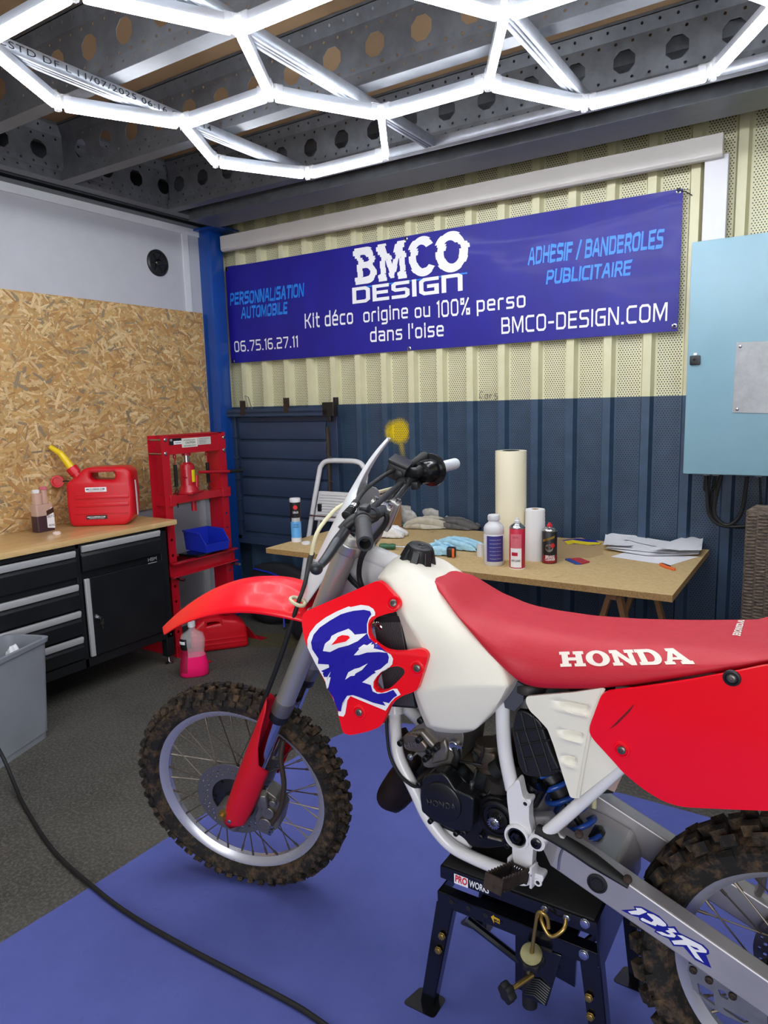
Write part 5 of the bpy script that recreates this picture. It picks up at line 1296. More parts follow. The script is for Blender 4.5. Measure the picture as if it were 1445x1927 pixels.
bm = B_(); prism(bm, [a + n_ * .008, a + (b - a) * .55 + n_ * .010, a + (b - a) * .55 + n_ * .018, a + n_ * .018], (0, 0, .012)); obj('grip', bm, black_plastic, kk, bevel=.002)
# rags
zF_ = zF
RG = 'rags of the pile'
rag('rag', zF(815, 655), TZ, .26, .22, .07, 21, cloth_grey, 'pale grey rag, left lump of the rag pile on the table', 'rag', .3, RG)
rag('rag', zF(955, 610), TZ, .26, .20, .10, 22, cloth_dark, 'dark grey rag at the back of the rag pile', 'rag', -.3, RG)
rag('rag', zF(1030, 690), TZ, .24, .18, .02, 23, mat('cloth_beige', 'bdb6a4', .95, bump=.4, bscale=150, var=.12), 'beige rag in front of the rag pile', 'rag', .4, RG)
rag('rag', zF(1150, 650), TZ, .30, .20, .095, 24, cloth_grey, 'light grey rag heaped in the middle of the rag pile', 'rag', -.15, RG)
rag('rag', zF(1165, 630), TZ, .24, .13, .03, 25, cloth_pink, 'faded pink rag on the back of the rag pile', 'rag', -.1, RG, .12)
rag('rag', zF(1240, 690), TZ, .34, .15, .035, 26, cloth_dark, 'dark grey rag trailing to the right of the rag pile', 'rag', -.05, RG)
rag('rag', zF(840, 680), TZ, .14, .07, .0, 27, cloth_teal, 'teal rag at the front left of the rag pile', 'rag', .1, RG)
rag('tissue', zF(735, 765), TZ, .17, .12, .028, 31, tissue, 'crumpled white tissue on the table in front of the rag pile', 'tissue', .3)
rag('cloth', zF(1290, 850), TZ, .22, .15, .025, 33, cloth_blue, 'light blue cloth crumpled on the table right of the tank cap', 'cloth', -.1)
rag('cloth', zF(1130, 900), TZ, .13, .13, .035, 34, cloth_blue, 'light blue cloth folded beside the black filler cap', 'cloth', .5)
p = onz(*zF(1230, 925), TZ); tm = thing('tape_measure', 'small black and orange tape measure beside the light blue cloth', 'tape measure', p)
bm = B_(); box(bm, p + V((0, 0, .024)), (.045, .045, .048), .4, .010, 3); obj('case', bm, black_plastic, tm); bm = B_(); box(bm, p + V((.018, -.016, .024)), (.012, .030, .044), .4, .004); obj('bumper', bm, orange, tm)
p = onz(*zF(730, 870), TZ); sd = thing('screwdriver', 'screwdriver with dark green handle lying on the table', 'screwdriver', p)
q = onz(*zF(800, 870), TZ); bm = B_(); d = (q - p).normalized(); lathe(bm, [(.010, -.05), (.016, -.045), (.017, -.02), (.013, .0), (.016, .02), (.012, .035)], p + V((0, 0, .018)), d, 14); obj('handle', bm, green_plastic, sd); bm = B_(); cyl(bm, p + d * .03 + V((0, 0, .018)), p + d * .13 + V((0, 0, .012)), .004, n=8); obj('shaft', bm, steel, sd)
# cardboard box behind the number plate
p = ony(652, 960, 3.5); p2 = ony(728, 960, 3.5); bm = B_(); zt_ = ony(690, 932, 3.62).z
zt_ = ony(690, 934, 3.5).z; box2(bm, (p.x, 3.5, TZ), (p2.x + .04, 3.60, zt_)); tag(obj('cardboard_box', bm, cardboard, bevel=.002), 'brown cardboard box on the table behind the step ladder', 'box')

# ============================================================ STEP LADDER leaning on the wall behind the table's left end
ladder = None
f0 = onz(557, 1186); wl = ony(602, 900, 3.67); wr_ = ony(690, 905, 3.67); top = ony(645, 868, 3.68)
fr = onz(557, 1186) + V((wr_.x - wl.x + .04, 0, 0))
LY = lambda z: f0.y + (3.67 - f0.y) * z / top.z
ladder = thing('step_ladder', 'white folded step ladder leaning on the navy hatch', 'step ladder', (f0.x, f0.y, 0))
def lp(x, z): return V((x, LY(z), z))
xl0, xl1, xr0, xr1 = f0.x, wl.x, f0.x + (wr_.x - wl.x) + .03, wr_.x
zt = top.z
pts = [lp(xl0, .02), lp(xl0 + (xl1 - xl0) * .6, zt * .6), lp(xl1, zt - .10), lp(xl1 + .02, zt - .03), lp(xl1 + .07, zt), lp((xl1 + xr1) / 2, zt + .004), lp(xr1 - .07, zt), lp(xr1 - .02, zt - .03), lp(xr1, zt - .10), lp(xr0 + (xr1 - xr0) * .6, zt * .6), lp(xr0, .02)]
bm = B_(); tube(bm, pts, .0165, 12, smooth=5); obj('front_frame', bm, white_paint, ladder)
for s, (xa, xb) in ((1, (xl0, xl1)), (-1, (xr0, xr1))):
    bm = B_(); a = lp(xb + s * .05, zt - .30) + V((0, -.015, 0)); b = lp(xa + s * .05, .02) + V((0, .0, 0)); tube(bm, [a, b], .012, 8); obj('inner_rail', bm, silver, ladder)
    bm = B_(); box(bm, a + V((-s * .005, -.01, .0)), (.03, .03, .05), None, .004); obj('hinge', bm, black_plastic, ladder)
    bm = B_(); cyl(bm, lp(xa, .05), lp(xa, .0), .022, n=12); obj('rubber_foot', bm, black_rubber, ladder)
for z, dz in ((ony(600, 978, 3.62).z, ony(600, 924, 3.62).z - ony(600, 978, 3.62).z), (.28, .22)):
    t = (z + dz / 2) / zt; xa = xl0 + (xl1 - xl0) * t + .035; xb = xr0 + (xr1 - xr0) * t - .035
    bm = B_(); a, b = lp(xa, z), lp(xb, z); c_, d_ = lp(xb + .012, z + dz), lp(xa + .03, z + dz)
    off = V((0, -.03, 0)); prism(bm, [a + off, b + off, c_ + off, d_ + off], (0, .018, 0))
    for k in range(int(dz / .018)):
        u = (k + .5) * .018 / dz; l_ = a.lerp(d_, u) + off + V((.015, -.001, 0)); r_ = b.lerp(c_, u) + off + V((-.015, -.001, 0)); tube(bm, [l_, r_], .004, 5)
    obj('tread', bm, white_paint, ladder, bevel=.004)
    bm = B_(); cyl(bm, lp(xa - .04, z + .03) + off, lp(xb + .04, z + .03) + off, .006, n=8); obj('tread_pivot', bm, steel, ladder)

# ============================================================ BAGS on the floor by the wall
def bag(name, c, sx, sy, sz, rot, label, seed):
    t = thing(name, label, 'bag', c); bm = B_()
    box(bm, V(c) + V((0, 0, sz / 2)), (sx, sy, sz), rot)
    bmesh.ops.subdivide_edges(bm, edges=bm.edges[:], cuts=5, use_grid_fill=True); R = random.Random(seed); k1, k2 = R.uniform(0, 6), R.uniform(0, 6)
    for v in bm.verts:
        q = v.co - V(c) - V((0, 0, sz / 2)); rr = (abs(q.x) / (sx / 2)) ** 4 + (abs(q.y) / (sy / 2)) ** 4 + (abs(q.z) / (sz / 2)) ** 4
        f = (1 / max(rr, 1)) ** .25 * (1 + .03 * math.sin(9 * q.x / sx + k1) + .03 * math.sin(8 * q.z / sz + k2)); v.co = V(c) + V((0, 0, sz / 2)) + V((q.x * f, q.y * f, q.z * f))
    for v in bm.verts: v.co.z = max(v.co.z, V(c).z)
    obj('body', bm, bag_black, t, smooth=60); return t
b1 = bag('tool_bag', onz(505, 1172) + V((.0, .03, 0)), .32, .18, .34, .35, 'black padded bag with blue piping on the floor beside the press', 3)
c_ = V(b1.location); bm = B_(); tube(bm, [c_ + V((.17, -.03, .30)), c_ + V((.185, -.06, .2)), c_ + V((.19, -.08, .08)), c_ + V((.20, -.09, .015))], .008, 6, smooth=5); obj('piping', bm, bin_blue, b1, label='blue piping')
b2 = bag('tool_bag', V((-3.22, 3.635, 0)), .50, .10, .42, 0.0, 'black bag standing against the wall under the hatch', 8)
bm = B_(); c_ = V(b2.location); tube(bm, [c_ + V((-.19, -.050, .37)), c_ + V((0, -.052, .35)), c_ + V((.19, -.050, .29))], .006, 6, smooth=5); obj('piping', bm, bin_blue, b2)
b3 = bag('tool_bag', V((-2.78, 3.42, 0)), .28, .18, .26, 0.2, 'dark bag on the floor behind the fork leg, right of the padded bag', 12)
# ============================================================ MOTORCYCLE
YB = 1.470
def Bp(x, y, w): return ony(x, y, YB - w)
def mir(p): return V((p.x, 2 * YB - p.y, p.z))
def M_(pts): return [mir(V(p)) for p in pts]
AX0 = V((-1.4815, YB, .344)); SD = V((.454, 0, .891)).normalized(); SF = V((-.891, 0, .454)).normalized(); SP0 = AX0 - SF * .058
RSM = Matrix.Rotation(math.radians(18), 3, SD); RSI = RSM.inverted()
RS4 = Matrix.Translation(SP0) @ RSM.to_4x4() @ Matrix.Translation(-SP0)
CAMU = SP0 + RSI @ (CAM - SP0)
def Sp(x, y, w):
    d = RSI @ ray(x, y); return CAMU + d * ((YB - w - CAMU.y) / d.y)
def sl(t, f, w): return SP0 + SD * t + SF * f + V((0, -w, 0))
WV = V((0, -1, 0))       # towards the bike's left side
def rot_obj(name, bm, m, parent, **kw): return obj(name, bm, m, parent, xf=RS4, **kw)
bike = thing('motorcycle', 'red and white motocross bike with blue tank-side graphics on a black lift stand', 'motorcycle', (-.75, YB, 0))

# ---------------- wheels
def wheel(c, steer, rim_r, tire_r, tw, nk, rows, seed):
    mk = rot_obj if steer else obj
    hub_r = .034
    bm = B_(); fr = rim_r
    lathe(bm, [(fr, -.021), (fr - .004, -.0235), (fr - .012, -.020), (fr - .020, -.014), (fr - .026, -.008), (fr - .027, .008), (fr - .020, .014), (fr - .012, .020), (fr - .004, .0235), (fr, .021), (fr - .010, .012), (fr - .010, -.012)], c, WV, 72, close=True)
    lathe(bm, [(.016, -.075), (.020, -.060), (.046, -.052), (.046, -.046), (.026, -.036), (.024, .036), (.046, .046), (.046, .052), (.020, .060), (.016, .070)], c, WV, 28)
    wh = mk('wheel', bm, mat('rim_silver', 'c2c2ca', .28, .6), bike, smooth=35)
    bm = B_(); R = random.Random(seed); h = tw / 2; br = tire_r - .015
    lathe(bm, [(fr - .006, -.019), (fr + .006, -h * .86), (fr + .018, -h * .98), (br - .020, -h), (br - .008, -h * .82), (br - .001, -h * .5), (br + .001, 0), (br - .001, h * .5), (br - .008, h * .82), (br - .020, h), (fr + .018, h * .98), (fr + .006, h * .86), (fr - .006, .019)], c, WV, 84, close=True)
    for k in range(nk):
        for (wy, rr, tilt, sx, sy, hh, ph) in rows:
            for s in ((1, -1) if wy else (1,)):
                a = 2 * PI * (k + ph + (.5 if s < 0 and wy else 0)) / nk + R.uniform(-.006, .006)
                ro = Matrix.Rotation(a, 4, 'Y')
                Mx = Matrix.Translation(c) @ ro @ Matrix.Translation((0, -wy * s, tire_r - rr)) @ Matrix.Rotation(tilt * s, 4, 'X') @ Matrix.Diagonal((sx * R.uniform(.9, 1.06), sy, hh, 1))
                g = bmesh.ops.create_cube(bm, size=1, matrix=Mx)
                for v in g['verts']: v.co += V((R.uniform(-1, 1), R.uniform(-1, 1), R.uniform(-1, 1))) * .0012
    mk('tire', bm, tire_m, wh, smooth=30)
    for k in range(36):
        a = 2 * PI * k / 36; s = 1 if k % 2 else -1; b = a + (.75 if (k // 2) % 2 else -.75)
        p = c + V((math.cos(b) * .045, -s * .049, math.sin(b) * .045)); q = c + V((math.cos(a) * (fr - .026), -s * .004, math.sin(a) * (fr - .026)))
        bm = B_(); cyl(bm, p, q, .0019, n=6); d = (q - p).normalized(); cyl(bm, q - d * .022, q + d * .002, .0034, n=6); mk('spoke', bm, mat('spoke_steel', '6f665c', .4, .8), wh, smooth=30)
    return wh
AXF = AX0; AXR = V((.031, YB, .346))
fw = wheel(AXF, True, .2815, .346, .086, 54, [(.013, .004, .0, .017, .014, .020, 0), (.031, .011, -.55, .016, .014, .020, .25), (.042, .030, -1.15, .018, .013, .014, .0), (.0, .004, 0, .010, .007, .016, .6)], 4)
rw = wheel(AXR, False, .2555, .337, .112, 34, [(.017, .004, .0, .032, .024, .022, 0), (.042, .012, -.5, .034, .022, .022, .3), (.054, .034, -1.1, .034, .018, .014, .05)], 5)
# front disc, caliper, axle
def disc(c, w, r0, r1, steer, par, m_, nh=24):
    hs = []
    for k in range(nh):
        for rr, of, r_ in ((r1 - .012, 0, .0035), (r1 - .022, .5, .0045), (r1 - .032, 0, .004)):
            a = 2 * PI * (k + of) / nh; hs.append([(rr * math.cos(a) + r_ * math.cos(j * PI / 4), rr * math.sin(a) + r_ * math.sin(j * PI / 4)) for j in range(8)])
    n = 64; outer = [(r1 * math.cos(2 * PI * k / n), r1 * math.sin(2 * PI * k / n)) for k in range(n)]
    hs.append([(r0 * math.cos(2 * PI * k / 32), r0 * math.sin(2 * PI * k / 32)) for k in range(32)])
    bm = fill2d(outer, hs, .0017); place(bm, V(c) + WV * w, (1, 0, 0), (0, 0, 1), WV)
    return (rot_obj if steer else obj)('brake_disc', bm, m_, par, smooth=30)
bd = disc(AXF, .058, .072, .121, True, fw, disc_steel)
bm = B_(); lathe(bm, [(.074, .050), (.076, .053), (.060, .056), (.050, .060), (.030, .062), (.028, .075), (.0, .075)], AXF, WV, 36)
for k in range(6): a = k * PI / 3; cyl(bm, AXF + V((.066 * math.cos(a), -.055, .066 * math.sin(a))), AXF + V((.066 * math.cos(a), -.063, .066 * math.sin(a))), .005, n=6)
rot_obj('disc_carrier', bm, black_plastic, fw)

# ---------------- fork legs (unsteered coordinates; every piece is turned about the steering axis)
fork_m = mat('fork_tube', 'b3b0a9', .34, .65); FL = .0185
for s in (1, -1):
    W = .098 * s
    bm = B_(); lathe(bm, [(.0265, .445), (.0265, .70), (.0275, .71), (.0285, .95), (.0285, .972), (.026, .985), (.020, .987), (.0, .985)], sl(0, FL, W), SD, 32); lg = rot_obj('fork_leg', bm, fork_m, bike)
    bm = B_(); lathe(bm, [(.0275, .452), (.0285, .447), (.0285, .412), (.0275, .408), (.022, .405)], sl(0, FL, W), SD, 32); rot_obj('seal_ring', bm, mat('ring_grey', '8e8a82', .35, .8), lg)
    bm = B_(); lathe(bm, [(.0265, .412), (.027, .405), (.027, .384), (.024, .380)], sl(0, FL, W), SD, 32); rot_obj('wiper_seal', bm, black_plastic, lg)
    bm = B_(); cyl(bm, sl(.06, FL, W), sl(.42, FL, W), .0195, n=26); rot_obj('inner_tube', bm, chrome, lg)
    bm = B_(); cyl(bm, sl(-.02, FL, W), sl(.085, FL, W), .027, n=24); a = AXF + WV * (.098 * s)
    cyl(bm, a + WV * .026 * s, a - WV * .024 * s, .026, n=24); box(bm, (sl(0, FL, W) + a) / 2, (.05, .05, .05), None, .008); cyl(bm, sl(-.05, FL, W), sl(-.01, FL, W), .021, n=20)
    al = rot_obj('axle_lug', bm, alu_cast, lg)
    bm = B_(); cyl(bm, a + WV * .026 * s, a + WV * .036 * s, .015, n=6); cyl(bm, a + WV * .036 * s, a + WV * .044 * s, .009, n=12)
    for q in (sl(.012, .052, W + .026 * s), sl(-.012, .052, W + .026 * s)): cyl(bm, q, q + WV * .010 * s, .0065, n=10)
    rot_obj('axle_nut', bm, brass, al)
    # guard: half pipe in front of and outside the slider
    def gring(t, a0, a1, r=.046, n=14):
        o = []
        for k in range(n + 1):
            a = a0 + (a1 - a0) * k / n; rr = r
            o.append(sl(t, FL + .004 + rr * math.cos(a) * .98, W + s * rr * math.sin(a)))
        return o
    bm = B_(); prof = [(-.022, 10, 95, .040), (.0, -25, 150, .042), (.05, -55, 160, .044), (.12, -65, 160, .046), (.20, -68, 155, .047), (.222, -68, 150, .047), (.245, -68, 105, .047), (.30, -66, 78, .0475), (.36, -62, 62, .048), (.41, -50, 52, .048), (.435, -20, 35, .048)]
    loft(bm, [gring(t, math.radians(a), math.radians(b), r) for t, a, b, r in prof], False, False)
    gd = rot_obj('fork_guard', bm, guard_red, lg, smooth=60); md = gd.modifiers.new('solid', 'SOLIDIFY'); md.thickness = .0028
    q = sl(.005, FL + .004 + .043 * math.cos(1.4), W + s * .043 * math.sin(1.4)); bm = B_(); lathe(bm, [(.0065, -.001), (.0065, .002), (.003, .004), (0, .004)], q, WV * s, 12); rot_obj('screw', bm, steel, gd)
# caliper on the left leg, behind it
bm = B_(); cc = sl(.055, -.052, .058)
def gq(t, f, w): return sl(t, f, w)
prism(bm, [gq(t, f, .034) for t, f in ((.12, -.025), (.115, -.06), (.085, -.095), (.02, -.105), (-.03, -.085), (-.035, -.05), (.01, -.025))], WV * .052)
cyl(bm, gq(.055, -.058, .08), gq(.055, -.058, .097), .021, n=22); cyl(bm, gq(.012, -.063, .08), gq(.012, -.063, .097), .021, n=22)
box(bm, gq(.09, -.03, .09), (.035, .03, .05), None, .006); cyl(bm, gq(.10, -.06, .08), gq(.10, -.06, .10), .011, n=12)
cal = rot_obj('brake_caliper', bm, alu_cast, bike, bevel=.003)
bm = B_(); tube(bm, [gq(.30, -.015, .072), gq(.25, -.03, .085), gq(.18, -.07, .095), gq(.10, -.088, .10), gq(.04, -.082, .10)], .0075, 10, smooth=6); rot_obj('brake_hose', bm, mat('hose_brown', '3c3122', .4), cal)
bm = B_()
for t, f in ((.02, -.085), (.005, -.09), (-.008, -.088)): cyl(bm, gq(t, f, .086), gq(t, f, .099), .006, n=8)
rot_obj('caliper_pin', bm, steel, cal)
# axle
bm = B_(); cyl(bm, AXF + WV * .10, AXF - WV * .10, .009, n=14); rot_obj('wheel_axle', bm, steel, bike)
# triple clamps
for (t, hh, nm) in ((.955, .028, 'upper_clamp'), (.725, .034, 'lower_clamp')):
    bm = B_()
    for s in (1, -1): cyl(bm, sl(t - hh / 2, FL, .098 * s), sl(t + hh / 2, FL, .098 * s), .037, n=28)
    prism(bm, [sl(t - hh / 2, f, w) for f, w in ((.045, .098), (.05, 0), (.045, -.098), (-.015, -.098), (-.03, -.04), (-.03, .04), (-.015, .098))], SD * hh)
    rot_obj(nm, bm, mat('clamp_alu', 'b6b4b0', .3, .85), bike, bevel=.003)
bm = B_(); lathe(bm, [(.018, 0), (.018, .01), (.015, .012), (.008, .012), (.006, .006), (0, .006)], sl(.970, 0, 0), SD, 6); rot_obj('stem_nut', bm, steel, bike)

# ---------------- front fender
def cl(px, w): return [Sp(x, y, w) for x, y in px]
fen = [((598, 1128), (592, 1178), .085), ((570, 1104), (566, 1168), .098), ((535, 1092), (536, 1165), .105), ((500, 1087), (505, 1157), .108), ((465, 1087), (470, 1152), .108), ((430, 1094), (432, 1152), .104), ((395, 1108), (395, 1157), .098), ((360, 1130), (360, 1166), .088), ((332, 1153), (332, 1177), .072), ((314, 1170), (319, 1189), .056), ((305, 1180), (308, 1194), .040)]
rings_ = []
AA = spline([Sp(*f_[0], 0.0) for f_ in fen], 4); BB = spline([Sp(*f_[1], f_[2]) for f_ in fen], 4)
for _ in range(24):
    for L_ in (AA, BB): L_[1:-1] = [(L_[i - 1] + L_[i] * 2 + L_[i + 1]) / 4 for i in range(1, len(L_) - 1)]
for a, b in zip(AA, BB):
    hw = YB - b.y
    b = V((b.x, b.y, min(b.z, a.z - .004)))
    half = []
    for fw_, fz in ((0, 1.0), (.14, .99), (.26, .955), (.34, .86), (.52, .77), (.68, .60), (.82, .40), (.93, .26), (1.0, 0.0)):
        p = a.lerp(b, fw_); z = b.z + (a.z - b.z) * fz
        half.append(V((a.x + (b.x - a.x) * fw_, YB - hw * fw_, z)))
    rings_.append([mir(p) for p in reversed(half[1:])] + half)
bm = B_(); loft(bm, rings_, False, False); ff = rot_obj('front_fender', bm, fender_red, bike, smooth=80, subsurf=1); md = ff.modifiers.new('solid', 'SOLIDIFY'); md.thickness = .003; md.offset = -1
# ---------------- number plate
bm = B_(); rows = [(.655, .110, .016), (.672, .109, .040), (.70, .1085, .058), (.76, .107, .085), (.83, .102, .105), (.90, .098, .115), (.97, .092, .118), (1.02, .088, .112), (1.045, .086, .085), (1.06, .084, .040), (1.09, .080, .026), (1.14, .072, .021), (1.19, .058, .016), (1.215, .048, .012)]
rings_ = []
for t, f, hw in rows:
    rings_.append([sl(t + .25 * (abs(k / 8) ** 2) * (.05 if .75 < t < 1.05 else 0), f - .55 * hw * abs(k / 8) ** 2.2, hw * k / 8) for k in range(-8, 9)])
loft(bm, rings_, False, False); npl = rot_obj('number_plate', bm, plate_white, bike, smooth=60, subsurf=1); md = npl.modifiers.new('solid', 'SOLIDIFY'); md.thickness = .003
bm = B_(); lathe(bm, [(.008, 0), (.008, .003), (.004, .005)], sl(.93, .055, .10), WV, 12); rot_obj('screw', bm, steel, npl)
# ivory cable guide ring at the lower edge of the plate
q = Sp(560, 1132, .085); bm = B_(); tube(bm, [q + SF * (.020 * math.cos(a)) + V((0, .016 * math.sin(a), 0)) for a in [k * PI / 8 for k in range(16)]], .005, 8, closed=True, flat=1.0); rot_obj('hose_guide', bm, hose_clear, bike)
bm = B_(); tube(bm, [Sp(*p) for p in ((588, 1040, -.02), (583, 1055, .0), (577, 1085, .04), (569, 1113, .07), (561, 1134, .085), (545, 1185, .095), (523, 1250, .10), (500, 1310, .10), (492, 1330, .09), (489, 1345, .075))], [.0068, .0080, .006, .0055, .0055, .0068, .0068, .0068, .006, .006], 10, smooth=5); rot_obj('front_brake_hose', bm, black_rubber, bike)
q = Sp(485, 1338, .085); bm = B_(); box(bm, q, (.022, .02, .03), None, .004); cyl(bm, q + V((.0, -.01, 0)), q + V((0, -.018, 0)), .007, n=10); rot_obj('hose_clamp', bm, dirt_brown, bike)
bm = B_(); tube(bm, [Sp(*p) for p in ((585, 1048, -.01), (592, 1015, -.02), (604, 990, -.05), (630, 960, -.10), (650, 948, -.13), (690, 933, -.18), (732, 921, -.22), (752, 917, -.24))], .0055, 10, smooth=6); rot_obj('vent_hose', bm, hose_clear, bike, label='ivory coloured hose')

# ---------------- handlebar
bar = [Sp(*zF(536, 775), .365), Sp(*zF(522, 655), .29), Sp(*zF(540, 600), .22), Sp(*zF(610, 590), .15), Sp(*zF(680, 552), .07), Sp(*zF(735, 505), -.06), Sp(*zF(800, 425), -.13), Sp(*zF(865, 345), -.185), Sp(*zF(930, 283), -.225), Sp(*zF(1040, 235), -.27), Sp(*zF(1255, 182), -.40)]
bm = B_(); tube(bm, bar, [.0125, .0125, .0125, .0135, .014, .014, .0135, .0125, .0125, .0125, .0105], 14, smooth=6); hb_ = rot_obj('handlebar', bm, mat('bar_grey', '4b4d50', .35, .6), bike)
ca_, cb_ = Sp(*zF(548, 578), .175), Sp(*zF(838, 330), -.18); cd_ = (cb_ - ca_).normalized()
bm = B_(); cyl(bm, ca_, cb_, .0085, n=14)
for q_ in (ca_, cb_): cyl(bm, q_ - cd_ * .014, q_ + cd_ * .014, .014, n=14); box(bm, q_ - SD * .012, (.026, .03, .03), None, .004)
rot_obj('crossbar', bm, black_plastic, hb_)
for s in (1, -1):
    q0_ = Sp(*zF(668, 560), .062) if s > 0 else Sp(*zF(738, 520), -.05); q0_ = q0_ + SF * .004
    bm = B_(); q = q0_ - SD * .022; box(bm, q, (.056, .036, .085), Matrix.Rotation(math.radians(27), 4, 'Y'), .006); c_ = rot_obj('bar_clamp', bm, mat('clamp_alu', 'b6b4b0', .3, .85), hb_)
    bm = B_(); 
    for f in (-.019, .019): cyl(bm, q + SD * .04 + SF * f, q + SD * .050 + SF * f, .006, n=10)
    rot_obj('bolt', bm, steel, c_)
def grip(s, m, open_):
    a, b = (Sp(*zF(523, 650), .285), Sp(*zF(540, 822), .403)) if s > 0 else (Sp(*zF(1085, 226), -.285), Sp(*zF(1262, 180), -.405)); d = (b - a).normalized(); L = (b - a).length
    bm = B_(); pr = [(.0125, 0), (.0185, .001), (.0185, .006), (.0168, .010)] + [(.0165 + .0004 * (k % 2), .010 + k * (L - .014) / 24) for k in range(25)] + [(.0160, L)]
    if open_: pr += [(.0115, L), (.0110, L - .04), (0, L - .04)]
    else: pr += [(.012, L + .003), (0, L + .003)]
    lathe(bm, pr, a, d, 26); rot_obj('grip', bm, m, hb_, smooth=50)
grip(1, mat('grip_rubber', '2f3033', .6), True); grip(-1, mat('grip_white', 'cfd6dc', .5), False)
# clutch perch, lever, boot
p0, p1, p2 = Sp(*zF(560, 600), .235), Sp(*zF(440, 640), .255), Sp(*zF(355, 720), .27)
bm = B_(); cyl(bm, Sp(*zF(505, 618), .235), Sp(*zF(522, 640), .275), .0185, n=18); tube(bm, [Sp(*zF(525, 620), .245), p1, p2], [.015, .014, .013], 10, smooth=4)
box(bm, Sp(*zF(540, 545), .22), (.02, .03, .02), None, .005); tube(bm, [Sp(*zF(470, 690), .26), Sp(*zF(430, 720), .262), Sp(*zF(470, 740), .262)], .010, 8); pc = rot_obj('clutch_perch', bm, black_plastic, hb_)
bm = B_(); cyl(bm, Sp(*zF(575, 598), .17), Sp(*zF(600, 588), .145), .019, n=18); rot_obj('clamp_ring', bm, black_plastic, hb_)
bm = B_(); pts = [Sp(*zF(395, 700), .275), Sp(*zF(330, 790), .29), Sp(*zF(300, 830), .31), Sp(*zF(235, 930), .36), Sp(*zF(175, 1000), .40), Sp(*zF(150, 1018), .42)]; tube(bm, pts, [.013, .0145, .0135, .012, .0095, .011], 12, smooth=5, flat=.85); bmesh.ops.create_uvsphere(bm, u_segments=14, v_segments=10, radius=.0135, matrix=Matrix.Translation(pts[-1])); rot_obj('clutch_lever', bm, mat('lever_grey', '33363a', .4, .4), pc)
a, b = Sp(*zF(385, 610), .25), Sp(*zF(470, 490), .20); d = (b - a).normalized(); L = (b - a).length
bm = B_(); lathe(bm, [(.006, 0), (.0125, .004)] + [(.0125 - .002 * (k % 2) - k * .0003, .006 + k * L * .5 / 10) for k in range(11)] + [(.006, L * .55), (.0075, L * .6), (.0075, L * .8), (.009, L * .82), (.009, L)], a, d, 16); rot_obj('cable_boot', bm, black_rubber, pc)
bm = B_(); cyl(bm, a + d * L * .56, a + d * L * .82, .0082, n=14); rot_obj('adjuster', bm, chrome, pc)
bm = B_(); tube(bm, [a + d * L, Sp(*zF(490, 450), .15), Sp(*zF(540, 390), .05), Sp(*zF(600, 340), -.05), Sp(*zF(700, 270), -.14), Sp(*zF(800, 220), -.2), Sp(*zF(900, 192), -.24)], .0058, 10, smooth=6); rot_obj('clutch_cable', bm, black_rubber, hb_)
# throttle housing, front brake master cylinder on the right
c_ = Sp(*zF(1068, 232), -.275); ax = (Sp(*zF(1255, 182), -.40) - Sp(*zF(1040, 235), -.27)).normalized()
bm = B_(); lathe(bm, [(.016, -.055), (.030, -.05), (.034, -.03), (.034, -.004), (.047, -.002), (.047, .006), (.040, .010), (.018, .010)], c_, ax, 30); th = rot_obj('throttle_housing', bm, black_gloss, hb_)
q = Sp(*zF(950, 165), -.26); q2 = Sp(*zF(890, 200), -.235); bm = B_(); lathe(bm, [(.007, 0), (.010, .004), (.014, .045), (.016, .06), (.014, .07)], q2, q - q2, 18); rot_obj('cable_boot', bm, black_rubber, th)
q = Sp(*zF(830, 245), -.22); bm = B_(); box(bm, q + SF * .01, (.055, .07, .042), Matrix.Rotation(math.radians(25), 4, 'Y'), .005); box(bm, q + SF * .012 + SD * .026, (.060, .075, .010), Matrix.Rotation(math.radians(25), 4, 'Y'), .003); tube(bm, [q - SF * .01, sl(1.10, -.03, -.2), sl(1.102, -.035, -.235)], .016, 10); mc = rot_obj('brake_master_cylinder', bm, black_plastic, hb_)
bm = B_(); lathe(bm, [(.014, 0), (.014, .004), (.010, .006), (0, .006)], q + WV * .036, WV, 16); rot_obj('sight_glass', bm, graphite, mc)
bm = B_()
for w, dt in ((-.19, -.03), (-.215, -.035), (-.24, -.03)): box(bm, sl(1.098 + dt, -.04, w), (.02, .02, .022), None, .004)
rot_obj('switch_clamp', bm, black_plastic, hb_)
# cable from the perch looping down to the frame
bm = B_(); tube(bm, [Sp(*zF(640, 590), .12), Sp(*zF(690, 580), .10), Sp(*zF(715, 610), .10), Sp(*zF(690, 680), .10), Sp(*zF(600, 790), .10), Sp(*zF(530, 890), .10), Sp(*zF(498, 980), .09), Sp(*zF(492, 1080), .08), Sp(*zF(515, 1170), .08), Sp(*zF(540, 1230), .06)], .0068, 10, smooth=6); obj('clutch_cable', bm, black_rubber, bike, xf=RS4)
bm = B_(); tube(bm, [Bp(*zF(380, 1020), .05), Bp(*zF(430, 1100), .05), Bp(*zF(500, 1170), .05), Bp(*zF(560, 1210), .04)], .005, 8, smooth=5); tube(bm, [Bp(*zF(390, 1070), .04), Bp(*zF(440, 1130), .045), Bp(*zF(510, 1190), .045)], .005, 8, smooth=5); obj('control_cables', bm, black_rubber, bike)

